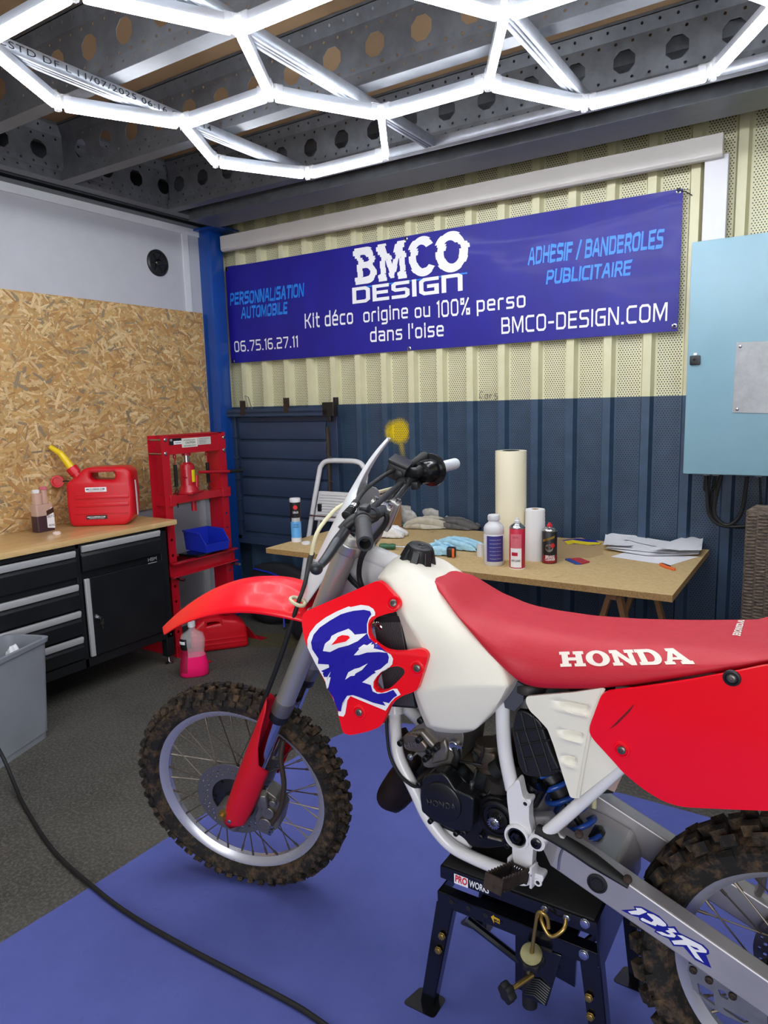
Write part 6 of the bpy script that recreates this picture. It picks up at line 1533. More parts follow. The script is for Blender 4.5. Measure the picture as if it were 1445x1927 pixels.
# ---------------- frame
hd0, hd1 = SP0 + SD * .755, SP0 + SD * .935
bm = B_(); cyl(bm, hd0, hd1, .031, n=28); lathe(bm, [(.034, 0), (.034, .02)], hd0, SD, 28); lathe(bm, [(.034, 0), (.034, .02)], hd1 - SD * .02, SD, 28)
bb0 = SP0 + SD * .91; bb1 = V((-.80, YB, 1.05)); bb2 = V((-.66, YB, .93))
tube(bm, [bb0, bb0.lerp(bb1, .5) + V((0, 0, .01)), bb1, bb2], .026, 14, smooth=4)
prism(bm, [SP0 + SD * .77 + V((0, .022, 0)), SP0 + SD * .92 + V((0, .022, 0)), bb1 + V((0, .022, 0)), V((-.93, YB + .022, .93)), V((-1.00, YB + .022, .86))], (0, -.044, 0))
tube(bm, [hd0 + SD * .03, V((-1.02, YB, .86)), Bp(735, 1290, .01), Bp(743, 1345, .03)], .022, 14, smooth=4)
def cradle(s):
    px = ((743, 1338, .02), (745, 1385, .055), (752, 1428, .075), (780, 1486, .085), (806, 1540, .086), (845, 1588, .086), (895, 1616, .086), (960, 1643, .086))
    p = [Bp(*q) for q in px]; p[-1].z = p[-2].z - .004
    return p if s > 0 else M_(p)
for s in (1, -1): tube(bm, cradle(s), .0155, 14, smooth=6)
def mast(s):
    p = [Bp(948, 1285, .075), Bp(946, 1330, .082), Bp(947, 1378, .088), Bp(952, 1425, .09), Bp(964, 1485, .09)]; return p if s > 0 else M_(p)
for s in (1, -1): tube(bm, mast(s), .0165, 14, smooth=5)
zN = zoom(740, 1340, 6.02); zO = zoom(920, 1280, 4.82)
pl_ = [(158, 1005), (180, 975), (225, 940), (250, 900), (275, 915), (300, 1040), (318, 1085), (372, 1078), (385, 1110), (362, 1150), (362, 1270), (392, 1400), (402, 1500), (388, 1690), (415, 1755), (482, 1772), (498, 1800), (470, 1862), (425, 1840), (330, 1872), (250, 1862), (236, 1700), (210, 1600), (208, 1500), (188, 1380), (183, 1250), (163, 1100)]
P_ = [Bp(*zO(*q), .108) for q in pl_]; P_ = fillet(P_, .006, 2)
prism(bm, P_, (0, .028, 0)); prism(bm, [mir(p) for p in P_], (0, -.028, 0))
for pts in (((205, 60), (160, 20)),): pass
fr = obj('frame', bm, frame_white, bike, bevel=.004)
# cross members (engine cradle floor, gusset plate low in front of the engine)
bm = B_(); a = cradle(1)[5]; prism(bm, [Bp(*zN(560, 1290), .07), Bp(*zN(700, 1330), .07), Bp(*zN(790, 1400), .07), Bp(*zN(880, 1545), .07), Bp(*zN(640, 1450), .07)], (0, .012, 0)); obj('frame_gusset', bm, frame_white, fr)
pv = Bp(*zO(258, 1415), .108); bm = B_(); lathe(bm, [(.0265, -.004), (.030, .002), (.0285, .007), (.0235, .008), (.0225, .0), (0, .0)], pv, WV, 32); obj('pivot_boss', bm, frame_white, fr)
bm = B_(); lathe(bm, [(.021, .0), (.021, .005), (.013, .005), (.013, .010), (.008, .011), (.006, .006), (0, .006)], pv, WV, 6); lathe(bm, [(.0215, 0), (.0215, .003), (.017, .005)], pv, WV, 26); obj('pivot_bolt', bm, black_gloss, fr)
for q in ((332, 1118), (446, 1832)):
    c_ = Bp(*zO(*q), .108); bm = B_(); lathe(bm, [(.0085, -.002), (.0095, .001), (.0085, .003), (.005, .003), (.005, -.006), (0, -.006)], c_, WV, 18); obj('mount_boss', bm, frame_white, fr); bm = B_(); lathe(bm, [(.005, .0), (.005, .0012), (0, .0012)], c_, WV, 14); obj('mount_hole', bm, black_plastic, fr)
# subframe
def sub(s):
    p = [Bp(*zO(452, 1445), .112), Bp(*zO(720, 1215), .113), Bp(*zO(964, 995), .114), Bp(1195, 1418, .11), Bp(1290, 1330, .09)]; return p if s > 0 else M_(p)
bm = B_()
for s in (1, -1): tube(bm, sub(s), .0142, 14); q = sub(s)[0]; cyl(bm, q + WV * .014 * s, q - WV * .014 * s, .019, n=20)
p = [Bp(1160, 1300, .07), V((.10, YB - .07, .93)), V((.42, YB - .06, .98))]; tube(bm, p, .012, 10); tube(bm, M_(p), .012, 10); tube(bm, [p[1], mir(p[1])], .012, 10)
sf = obj('subframe', bm, frame_white, bike)
bm = B_(); q = sub(1)[0]; lathe(bm, [(.012, .012), (.012, .019), (.009, .021), (.005, .021), (.004, .017), (0, .017)], q, WV, 20); obj('bolt', bm, black_gloss, sf)

# ---------------- engine
zNw = lambda w, *pts: [Bp(*zN(*q), w) for q in pts]
blk = mat('engine_black', '101012', .34, .2, bump=.15, bscale=220, var=.1)
bm = B_()
prism(bm, fillet(zNw(.078, (300, 980), (330, 760), (420, 690), (640, 640), (760, 720), (900, 880), (1060, 940), (1240, 990), (1340, 1100), (1345, 1400), (1290, 1530), (1060, 1560), (880, 1540), (780, 1420), (420, 1260)), .012, 3), (0, .160, 0))
prism(bm, fillet(zNw(.086, (930, 1010), (1060, 945), (1250, 1000), (1320, 1120), (1310, 1330), (1150, 1390), (960, 1330)), .014, 3), (0, .02, 0))
eng = obj('engine', bm, blk, bike, bevel=.005)
co = zNw(.124, (298, 960), (314, 800), (350, 735), (415, 697), (550, 690), (610, 735), (700, 880), (750, 905), (880, 960), (908, 985), (910, 1040), (895, 1290), (868, 1345), (800, 1368), (680, 1345), (440, 1235), (318, 1130))
bm = B_(); prism(bm, fillet(co, .006, 3), (0, .045, 0)); cv = obj('ignition_cover', bm, mat('cover_black', '131417', .33, .1, coat=.15), eng, bevel=.005)
ccv = Bp(*zN(560, 1015), .124); bm = B_(); lathe(bm, [(.050, -.002), (.048, .004), (.044, .006), (.0, .007)], ccv, WV, 44); obj('cover_dome', bm, MATS['cover_black'], cv)
tb, w = font_text('HONDA', .016, .02, 1.5); a = Bp(*zN(385, 1055), .1325); b = Bp(*zN(715, 1120), .1325); L = (b - a).length
for v in tb.verts: v.co.x *= L / w
e = bmesh.ops.extrude_face_region(tb, geom=tb.faces[:]); [setattr(v, 'co', v.co + V((0, 0, -.002))) for v in e['geom'] if isinstance(v, bmesh.types.BMVert)]
u = (b - a).normalized(); flat_decal('raised_lettering', tb, a, u, V((-u.z, 0, u.x)) if u.x > 0 else V((u.z, 0, -u.x)), mat('relief_black', '2a2b2e', .35), cv, .0)
for q in ((300, 805), (688, 915), (430, 1225), (720, 1365), (812, 1355), (1000, 1400), (1300, 1500)):
    c_ = Bp(*zN(*q), .118 if q[0] < 830 else .09); bm = B_(); lathe(bm, [(.0065, -.02), (.0065, .008), (.004, .009), (.0035, .005), (0, .005)], c_, WV, 12); obj('bolt', bm, graphite, eng)
c_ = Bp(*zN(1180, 1205), .092)
bm = B_(); lathe(bm, [(.044, -.01), (.043, .004), (.036, .006), (.034, .002), (.028, .002), (.027, .007), (.022, .008), (.021, .003), (0, .003)], c_, WV, 40); obj('output_seal', bm, blk, eng)
bm = B_(); lathe(bm, [(.013, 0), (.013, .022), (.010, .024), (.007, .024), (.006, .010), (0, .010)], c_, WV, 26)
for k in range(14): a = k * PI / 7; box(bm, c_ + V((.013 * math.cos(a), -.014, .013 * math.sin(a))), (.003, .018, .003), Matrix.Rotation(-a, 4, 'Y'))
obj('output_shaft', bm, steel, eng)
bm = B_(); a, b = Bp(*zN(1080, 1408), .095), Bp(*zN(1240, 1448), .095); tube(bm, [a, b], .007, 8, flat=.5); obj('drain_bracket', bm, alu_cast, eng)
# cylinder, head and power-valve cover
bm = B_(); prism(bm, fillet(zNw(.062, (330, 610), (345, 530), (250, 470), (140, 300), (200, 200), (330, 120), (480, 60), (760, 120), (800, 280), (760, 560), (640, 600), (400, 640)), .010, 3), (0, .128, 0)); cy = obj('cylinder', bm, alu_cast, eng, bevel=.006)
bm = B_(); prism(bm, fillet(zNw(.080, (110, 268), (180, 240), (270, 262), (330, 330), (385, 400), (375, 455), (300, 470), (200, 455), (120, 420), (100, 340)), .008, 3), (0, .03, 0)); pvc = obj('valve_cover', bm, mat('cover_bronze', '7f7468', .4, .85, bump=.2, bscale=250), cy, bevel=.005)
bm = B_(); prism(bm, zNw(.072, (440, 470), (520, 360), (580, 300), (620, 420), (600, 560), (420, 600)), (0, .02, 0)); prism(bm, zNw(.075, (150, 245), (320, 205), (400, 300), (480, 390), (450, 440), (400, 400), (300, 270)), (0, .02, 0)); obj('water_jacket', bm, alu_cast, cy, bevel=.006)
tb, w = font_text('HPP', .012, .02, 1.6); tb2 = tb; a = Bp(*zN(140, 405), .0815); b = Bp(*zN(300, 385), .0815); [setattr(v, 'co', V((v.co.x * (b - a).length / w, v.co.y, 0))) for v in tb.verts]
u = (b - a).normalized(); flat_decal('raised_lettering', tb, a, u, V((-u.z, 0, u.x)), alu_cast, pvc)
for q in ((298, 305), (415, 435), (490, 405), (95, 340), (212, 492), (320, 85), (375, 520)):
    c_ = Bp(*zN(*q), .078); bm = B_(); lathe(bm, [(.008, -.02), (.008, .010), (.005, .011), (.004, .006), (0, .006)], c_, WV, 12); obj('bolt', bm, graphite if q[0] != 212 else steel, cy)
c_ = Bp(*zN(695, 378), .072); bm = B_(); tube(bm, [c_ + V((.011 * math.cos(a), -.006, .011 * math.sin(a))) for a in [k * PI / 10 for k in range(20)]], .0035, 8, closed=True); lathe(bm, [(.009, -.02), (.009, .008), (.0, .008)], c_, WV, 20); box(bm, Bp(*zN(735, 390), .082), (.022, .006, .006)); obj('hose_clamp', bm, steel, cy)
bm = B_(); tube(bm, [Bp(*zN(700, 400), .075), Bp(*zN(725, 500), .078), Bp(*zN(700, 560), .07), Bp(*zN(680, 660), .05)], .0085, 10, smooth=5); obj('water_hose', bm, black_rubber, cy)
bm = B_(); a, b = Bp(*zN(285, 690), .05), Bp(*zN(345, 605), .05); d = (b - a)
tube(bm, [a + d * (k / 60) + V((.006 * math.cos(k * PI / 4), 0, .006 * math.sin(k * PI / 4))) for k in range(61)], .0012, 5); obj('exhaust_spring', bm, black_plastic, cy)
# carburettor and inlet
bm = B_(); cyl(bm, Bp(*zN(1090, 330), .03), Bp(*zN(1110, 640), .03), .034, n=24); box(bm, Bp(*zN(1090, 480), .03), (.06, .07, .05), None, .008); cyl(bm, Bp(*zN(780, 560), .0), Bp(*zN(1000, 620), .0), .034, n=20); cb = obj('carburettor', bm, mat('carb_brown', '4f463a', .45, .6), eng, bevel=.003)
bm = B_(); lathe(bm, [(.0, -.036), (.018, -.034), (.029, -.02), (.030, .02), (.033, .024)], Bp(*zN(1180, 830), .045), V((.25, 0, 1)), 24); obj('float_bowl', bm, mat('bowl_grey', '4e4a47', .4, .5), cb)
bm = B_(); cyl(bm, Bp(*zN(1150, 660), .06), Bp(*zN(1240, 600), .06), .022, n=18); obj('carb_boot', bm, black_rubber, cb)
for a_, b_ in (((940, 640), (880, 830)), ((900, 450), (960, 560)), ((1010, 380), (980, 560)), ((760, 560), (1000, 600)), ((1110, 880), (1000, 990))):
    bm = B_(); tube(bm, [Bp(*zN(*a_), .07), Bp(*zN((a_[0] + b_[0]) / 2 + 12, (a_[1] + b_[1]) / 2), .075), Bp(*zN(*b_), .07)], .0032, 8, smooth=4); obj('fuel_line', bm, black_rubber, eng)
bm = B_(); a, b = Bp(*zN(895, 790), .08), Bp(*zN(880, 865), .08); cyl(bm, a, b, .0055, n=12); obj('cable_end', bm, alu, eng)
# exhaust pipe curling down in front of the engine
bm = B_(); tube(bm, [V((-.93, YB + .02, .64)), Bp(772, 1432, .0), Bp(752, 1468, -.01), Bp(738, 1500, -.02), V((-.90, YB + .07, .50)), V((-.78, YB + .13, .53)), V((-.55, YB + .15, .66)), V((-.2, YB + .14, .84)), V((.2, YB + .13, .92))], [.024, .030, .036, .042, .046, .052, .055, .04, .03], 18, smooth=6); obj('exhaust_pipe', bm, mat('pipe_rusty', '2c211b', .5, .6, var=.3, vscale=14), bike)
bm = B_(); tube(bm, [Bp(727, 1345, .085), Bp(729, 1390, .09), Bp(735, 1425, .092), Bp(752, 1458, .10), Bp(775, 1478, .105), Bp(789, 1480, .11)], .0042, 10, smooth=6); obj('stator_cable', bm, black_rubber, bike)

# ---------------- radiators behind the shrouds
fin_m = mat('radiator_fin', '8a8c90', .4, .8)
for s in (1, -1):
    q = [Bp(722, 1152, .08), Bp(772, 1150, .08), Bp(800, 1320, .08), Bp(748, 1372, .08)]; q[3].z = q[2].z - .012
    q = q if s > 0 else M_(q); bm = B_(); prism(bm, q, WV * (.045 * s)); rd = obj('radiator', bm, mat('radiator_black', '15161a', .5), bike)
    n = 22
    for k in range(n):
        t = (k + .5) / n; a = q[0].lerp(q[1], t) + WV * (.046 * s); b = q[3].lerp(q[2], t) + WV * (.046 * s); a, b = a.lerp(b, .06), a.lerp(b, .97)
        bm = B_(); u = (q[1] - q[0]).normalized() * .0007; prism(bm, [a - u, a + u, b + u, b - u], WV * (.003 * s)); obj('radiator_fin', bm, fin_m, rd, smooth=0)
    if s > 0:
        bm = B_(); p = [Bp(*zH(545, 440), .10), Bp(*zH(575, 425), .115), Bp(*zH(610, 440), .12), Bp(*zH(620, 475), .115), Bp(*zH(615, 520), .10)]; tube(bm, p, .0105, 12, smooth=5); obj('coolant_elbow', bm, chrome, rd)
        bm = B_(); tube(bm, [Bp(*zH(618, 470), .11), Bp(*zH(640, 540), .10), Bp(*zH(660, 600), .08)], .013, 12, smooth=4); tube(bm, [Bp(*zH(560, 400), .10), Bp(*zH(640, 380), .10), Bp(*zH(700, 360), .09)], .012, 12, smooth=4); obj('coolant_hose', bm, black_rubber, rd)

# ---------------- tank
G = [  # rows from the spine to the underside; columns from the front turn-in to the seat side
 [(747, 1044, .0), (751, 1042, .0), (790, 1046, .0), (831, 1077, .0)],
 [(727, 1061, .045), (735, 1054, .055), (778, 1059, .055), (823, 1087, .028)],
 [(709, 1089, .085), (713, 1086, .102), (766, 1074, .092), (821, 1093, .052)],
 [(722, 1107, .090), (727, 1102, .124), (778, 1108, .115), (832, 1118, .078)],
 [(746, 1148, .120), (750, 1146, .148), (806, 1152, .136), (861, 1158, .104)],
 [(752, 1184, .112), (778, 1188, .160), (840, 1192, .150), (893, 1196, .126)],
 [(763, 1226, .110), (804, 1226, .166), (864, 1228, .160), (919, 1228, .142)],
 [(776, 1268, .120), (794, 1268, .170), (872, 1262, .169), (944, 1254, .150)],
 [(778, 1304, .140), (784, 1303, .173), (866, 1288, .177), (955, 1292, .164)],
 [(786, 1334, .130), (796, 1336, .164), (868, 1342, .166), (938, 1328, .158)],
 [(800, 1366, .120), (811, 1366, .150), (852, 1374, .150), (896, 1372, .146)],
 [(808, 1374, .090), (822, 1378, .120), (852, 1381, .120), (884, 1380, .115)],
 [(808, 1374, .050), (822, 1378, .060), (852, 1381, .060), (884, 1380, .060)]]
bm = B_(); rows_ = []
for row in G:
    L = [Bp(*q) for q in row]
    # turn in at the seat side
    e = L[-1].copy(); e.y = YB - row[-1][2] * .55; e.x += .004
    rows_.append(L + [e])
vsL = [[bm.verts.new(p) for p in r] for r in rows_]; vsR = [[bm.verts.new(mir(p)) for p in r] for r in rows_]
def q4(*v):
    try: bm.faces.new(v)
    except ValueError: pass
for i in range(len(G) - 1):
    for j in range(4):
        q4(vsL[i][j], vsL[i + 1][j], vsL[i + 1][j + 1], vsL[i][j + 1]); q4(vsR[i][j + 1], vsR[i + 1][j + 1], vsR[i + 1][j], vsR[i][j])
bmesh.ops.remove_doubles(bm, verts=bm.verts, dist=1e-4)
# close the underside and the front between the two sides
vL = lambda i, j: min((v for v in bm.verts), key=lambda v: (v.co - rows_[i][j]).length); vR = lambda i, j: min((v for v in bm.verts), key=lambda v: (v.co - mir(rows_[i][j])).length)
for i in range(len(G) - 1):
    a, b, c_, d = vL(i, 0), vL(i + 1, 0), vR(i + 1, 0), vR(i, 0)
    if len({a, b, c_, d}) >= 3: q4(*list(dict.fromkeys((a, d, c_, b))))
    a, b, c_, d = vL(i, 4), vL(i + 1, 4), vR(i + 1, 4), vR(i, 4)
    if len({a, b, c_, d}) >= 3: q4(*list(dict.fromkeys((a, b, c_, d))))
for j in range(4): q4(vL(len(G) - 1, j), vR(len(G) - 1, j), vR(len(G) - 1, j + 1), vL(len(G) - 1, j + 1))
cr = bm.edges.layers.float.new('crease_edge')
def crease(pts, k):
    for a, b in zip(pts, pts[1:]):
        for f in (lambda p: p, mir):
            va = min(bm.verts, key=lambda v: (v.co - f(a)).length); vb = min(bm.verts, key=lambda v: (v.co - f(b)).length); e = bm.edges.get((va, vb))
            if e: e[cr] = k
crease([rows_[8][j] for j in range(5)], .8); crease([rows_[i][1] for i in range(4, 11)], .9); crease([rows_[i][3] for i in range(1, 12)], .9); crease([rows_[10][j] for j in range(5)], .85); crease([rows_[i][0] for i in range(1, 12)], .85); crease([rows_[2][j] for j in range(4)], .6)
tank = obj('fuel_tank', bm, tank_white, bike, smooth=75, subsurf=3)
cpos = Bp(787, 1049, .0); cax = V((.28, -.05, 1)).normalized()
bm = B_(); lathe(bm, [(.034, -.012), (.036, .0), (.036, .010), (.034, .026), (.029, .033), (.027, .030), (.016, .031), (.014, .034), (.006, .034), (.005, .030), (0, .030)], cpos, cax, 40)
uu, ww = frame_of(cax)
for k in range(7):
    a = k * 2 * PI / 7 + .2; d = uu * math.cos(a) + ww * math.sin(a)
    t_ = d.cross(cax); prism(bm, [cpos + d * .032 + t_ * .012 + cax * -.008, cpos + d * .047 + t_ * .009 + cax * -.010, cpos + d * .047 - t_ * .009 + cax * -.010, cpos + d * .032 - t_ * .012 + cax * -.008], cax * .036 - d * .013)
obj('filler_cap', bm, mat('cap_black', '1b1c1e', .38), tank, bevel=.003)

# ---------------- seat
topc = [(811, 1094, 0), (819, 1081, -.01), (836, 1074, -.035), (870, 1092, -.06), (900, 1107, -.07), (940, 1120, -.075), (1000, 1137, -.08), (1060, 1147, -.085), (1120, 1155, -.09), (1200, 1161, -.09), (1300, 1165, -.09), (1400, 1168, -.085), (1445, 1170, -.08)]
botc = [(811, 1097, .050), (831, 1118, .088), (860, 1159, .114), (892, 1197, .136), (919, 1230, .144), (943, 1254, .150), (962, 1274, .150), (985, 1288, .146), (1012, 1294, .144), (1080, 1295, .142), (1130, 1294, .142), (1200, 1286, .142), (1300, 1270, .142), (1400, 1253, .138), (1445, 1243, .134)]
T3 = sorted([(Bp(*q).x, Bp(*q).z) for q in topc]); B3 = sorted([(Bp(*q).x, Bp(*q).z, q[2]) for q in botc])
T3.append((T3[-1][0] + .25, T3[-1][1] - .005)); B3.append((B3[-1][0] + .25, B3[-1][1] + .05, .10))
def interp(tab, x, k=1):
    for a, b in zip(tab, tab[1:]):
        if a[0] <= x <= b[0]: t = (x - a[0]) / max(1e-6, b[0] - a[0]); return a[k] + (b[k] - a[k]) * t
    return tab[0][k] if x < tab[0][0] else tab[-1][k]
x0 = max(T3[0][0], B3[0][0]) + .002; x1 = min(T3[-1][0], B3[-1][0])
xs = [x0 + (x1 - x0) * (k / 44) ** 1.25 for k in range(45)]
bm = B_(); rings_ = []
for x in xs:
    zt, zb, hb = interp(T3, x), interp(B3, x), interp(B3, x, 2); zt = max(zt, zb + .012); h = zt - zb
    f = min(1, max(0, (x - x0) / .30)); ht = .052 + .044 * f ** .6; hb = max(hb, ht * 1.02)
    sec = [(hb * .93, -.012), (hb, .0), (hb * 1.0, h * .22), (hb * .97, h * .45), (ht + (hb - ht) * .50, h * .72), (ht + (hb - ht) * .22, h * .88), (ht * .93, h * .965), (ht * .70, h), (ht * .35, h * 1.004), (0, h * 1.005)]
    half = [V((x, YB - w, zb + z)) for w, z in sec]; rings_.append(half + [mir(p) for p in reversed(half[:-1])])
loft(bm, rings_); seat = obj('seat', bm, seat_red, bike, smooth=75, subsurf=1)

# ---------------- panels: outlines traced at their own distance from the bike's centre plane
def panel(name, px, w, th, m, holes=(), rad=.012, bulge=None, step=.02, both=True, bevel=.004, flare=None, **kw):
    """solid panel in the plane at distance w left of the centre plane; bulge(x, z) pushes it outwards; flare = (x at which flare 0, slope)"""
    out = []
    def un(q):
        p = Bp(q[0], q[1], w)
        if flare:
            for _ in range(6): p = Bp(q[0], q[1], w + flare(p.x, p.z))
        return p
    O = [un(q) for q in px]; ol = [(p.x, p.z) for p in fillet([V((p.x, 0, p.z)) for p in O], rad, 4)]
    hs = []
    for h in holes: H = [un(q) for q in h]; hs.append([(p.x, p.z) for p in fillet([V((p.x, 0, p.z)) for p in H], .012, 4)])
    res = []
    for s in ((1, -1) if both else (1,)):
        b2 = fill2d(ol, hs, th / 2); dice(b2, step)
        for v in b2.verts:
            x, z, n = v.co.x, v.co.y, v.co.z
            ww_ = w + (n - th / 2) + (flare(x, z) if flare else 0) + (bulge(x, z) if bulge else 0)
            v.co = V((x, YB - s * ww_, z))
        bmesh.ops.remove_doubles(b2, verts=b2.verts, dist=1e-5)
        res.append(obj(name, b2, m, bike, smooth=40, bevel=bevel, **kw))
    return res
# radiator shroud (tapers outwards to the front)
sh = [zH(*q) for q in ((585, 145), (625, 170), (700, 250), (728, 285), (726, 330), (700, 350), (640, 362), (565, 390), (528, 430), (530, 500), (570, 555), (640, 600), (720, 610), (860, 588), (900, 600), (915, 635), (900, 690), (850, 840), (835, 862), (740, 895), (670, 950), (625, 1060), (600, 1095), (520, 1125), (410, 1148), (372, 1138), (355, 1115), (320, 960), (240, 790), (150, 620), (105, 490), (93, 400), (110, 350), (160, 328))]
oval = [zH(*q) for q in ((570, 800), (600, 745), (655, 710), (715, 698), (755, 715), (765, 745), (735, 780), (690, 825), (640, 858), (595, 862), (570, 840))]
sx = Bp(*zH(900, 640), .17).x
def sh_f(x, z): return (sx - x) * .14 + (.95 - z) * (.42 if z > .95 else .06)
shr = panel('radiator_shroud', sh, .178, .013, bike_red, [oval], .012, None, .02, True, .0058, sh_f)
shl = shr[0]
def recess_bolt(par, px_, w_extra, r=.009, ring_m=bike_red):
    t = bvh_of(par); d = ray(*px_).normalized(); h = t[0].ray_cast(CAM, d)
    if h[0] is None: return
    n = h[1] if h[1].dot(d) < 0 else -h[1]
    bm = B_(); lathe(bm, [(r * 2.0, 0), (r * 1.9, .0022), (r * 1.45, .0028), (r * 1.25, .0006), (0, .0004)], h[0], n, 26); obj('bolt_recess', bm, ring_m, par)
    bm = B_(); lathe(bm, [(r * .95, .0006), (r * .95, .004), (r * .7, .0055), (r * .42, .0055), (r * .36, .0025), (0, .0025)], h[0], n, 20); obj('bolt', bm, mat('bolt_head', '75706c', .35, .8), par)
for q in ((690, 293), (843, 712), (468, 998)): recess_bolt(shl, zH(*q), 0)
# CR graphic: white ground, blue shape, white and red loops, all lying on the shroud
tgt = bvh_of(shl)
def decal(name, pts, m, off, par, target, step=.0, zf=zH):
    bm = fill2d([zf(*q) for q in pts])
    if step: dice(bm, step)
    drape(bm, [(v.co.x, v.co.y) for v in bm.verts], target, off)
    return obj(name, bm, m, par, smooth=0)
wh_ = [(133, 530), (150, 485), (190, 432), (250, 386), (320, 348), (400, 314), (415, 318), (480, 304), (530, 311), (560, 330), (572, 352), (571, 372), (548, 384), (534, 402), (526, 428), (527, 490), (536, 518), (556, 548), (600, 585), (640, 604), (675, 626), (688, 652), (682, 688), (655, 714), (610, 738), (575, 775), (562, 800), (560, 838), (580, 866), (615, 872), (650, 862), (690, 845), (715, 846), (737, 884), (700, 905), (672, 935), (640, 988), (560, 955), (470, 918), (412, 893), (392, 922), (378, 1008), (366, 1026), (336, 1020), (300, 905), (240, 780), (188, 688), (150, 612), (135, 580)]
decal('graphic_white', wh_, decal_white, .0012, shl, tgt, 12)
bl_ = [(540, 345), (548, 366), (530, 392), (519, 430), (521, 488), (536, 522), (575, 556), (590, 566), (625, 592), (650, 612), (662, 640), (655, 678), (620, 708), (575, 742), (555, 752), (490, 802), (545, 822), (556, 862), (590, 878), (640, 872), (690, 852), (716, 888), (690, 905), (662, 938), (622, 928), (640, 955), (560, 935), (480, 903), (430, 886), (392, 890), (360, 938), (352, 992), (332, 988), (300, 900), (268, 848), (286, 770), (226, 768), (210, 738), (238, 740), (277, 712), (272, 688), (202, 684), (206, 650), (166, 590), (158, 545), (175, 497), (215, 450), (282, 405), (350, 366), (395, 352), (432, 343), (500, 336)]
decal('graphic_blue', bl_, decal_blue, .0021, shl, tgt, 12)
decal('graphic_white', [(236, 600), (250, 553), (282, 530), (292, 505), (332, 484), (382, 466), (402, 458), (412, 466), (424, 476), (442, 497), (522, 488), (460, 540), (402, 564), (338, 580), (282, 607)], decal_white, .0030, shl, tgt, 12)
decal('graphic_red', [(292, 562), (322, 530), (334, 512), (362, 500), (402, 504), (412, 518), (385, 542), (340, 552)], bike_red, .0039, shl, tgt, 12)
decal('graphic_white', [(436, 628), (470, 590), (466, 582), (500, 560), (522, 566), (556, 544), (546, 562), (582, 554), (562, 585), (620, 598), (650, 612), (600, 606), (520, 610), (470, 626)], decal_white, .0030, shl, tgt, 12)
decal('graphic_white', [(380, 786), (400, 738), (440, 716), (472, 708), (526, 680), (490, 722), (448, 745), (440, 760), (415, 762)], decal_white, .0030, shl, tgt, 12)
decal('graphic_white', [(490, 802), (560, 756), (580, 742), (570, 730), (610, 716), (650, 680), (672, 672), (650, 714), (600, 742), (562, 800), (545, 818)], decal_white, .0030, shl, tgt, 12)
decal('graphic_white', [(222, 772), (284, 770), (278, 808), (266, 845)], decal_white, .0030, shl, tgt, 12)

# rear number panel (glossy red) and white air-box panel
rp = [(1134, 1301), (1215, 1290), (1300, 1276), (1360, 1264), (1400, 1256), (1445, 1246), (1560, 1235), (1600, 1400), (1560, 1520), (1445, 1517), (1285, 1514), (1250, 1505), (1210, 1481), (1172, 1450), (1160, 1436), (1112, 1386), (1108, 1370)]
def rp_b(x, z): 
    t = (x + .40) / .55; return .018 * math.sin(min(1, max(0, t)) * PI * .6) - .25 * max(0, .78 - z) ** 1.5
va, vb, vc = [Bp(*q, .15) for q in ((1140, 1378), (1194, 1322), (1176, 1342))]
rps = panel('side_panel', rp, .150, .008, bike_red, (), .016, rp_b, .02, True, .004)
rpl = rps[0]; recess_bolt(rpl, (1170, 1411), 0, .0085); recess_bolt(rpl, (1377, 1276), 0, .0075, graphite)
tg = bvh_of(rpl)
decal('vent_shade', [(1146, 1373), (1191, 1327), (1194, 1325), (1186, 1338), (1160, 1364)], mat('vent_shadow', '6a0510', .5), .0006, rpl, tg, 0, lambda *q: q)  # dark red patch paints the shade of the vent crease onto the panel
ap = [(990, 1311), (1020, 1308), (1080, 1303), (1136, 1294), (1136, 1304), (1112, 1370), (1112, 1384), (1166, 1440), (1128, 1470), (1086, 1503), (1073, 1501), (1060, 1462), (1042, 1404), (1030, 1372), (1012, 1352), (997, 1338), (989, 1322)]
LV = []
for q in (((1035, 1324), (1112, 1316), (1106, 1339), (1058, 1344)), ((1046, 1375), (1098, 1372), (1092, 1390), (1060, 1396)), ((1052, 1423), (1085, 1420), (1080, 1438), (1063, 1443))):
    P3 = [Bp(*k, .138) for k in q]; LV.append((min(P3[0].x, P3[3].x), max(P3[1].x, P3[2].x), (P3[2].z + P3[3].z) / 2, (P3[0].z + P3[1].z) / 2))
def ap_b(x, z):
    d = 0.0
    for xa, xb, za, zb in LV:
        t = (zb - z) / (zb - za); u = (x - xa) / (xb - xa)
        if 0 < u < 1 and -.1 < t < 1.35:
            ed = min(1, min(u * 2.2, (1 - u) * 8)); d += ed * ((-.012 * min(1, t / .25) + .016 * max(0, (t - .25) / .75)) if 0 < t < 1 else (.004 * max(0, 1 - (t - 1) / .35) if t >= 1 else 0))
    return d
aps = panel('airbox_panel', ap, .138, .007, tank_white, (), .005, ap_b, .0045, True, .002)
apl = aps[0]
bm = B_(); tube(bm, [Bp(1136, 1296, .142), Bp(1112, 1368, .142), Bp(1100, 1430, .142), Bp(1088, 1500, .142)], .0035, 8); obj('panel_seam', bm, tank_white, apl)
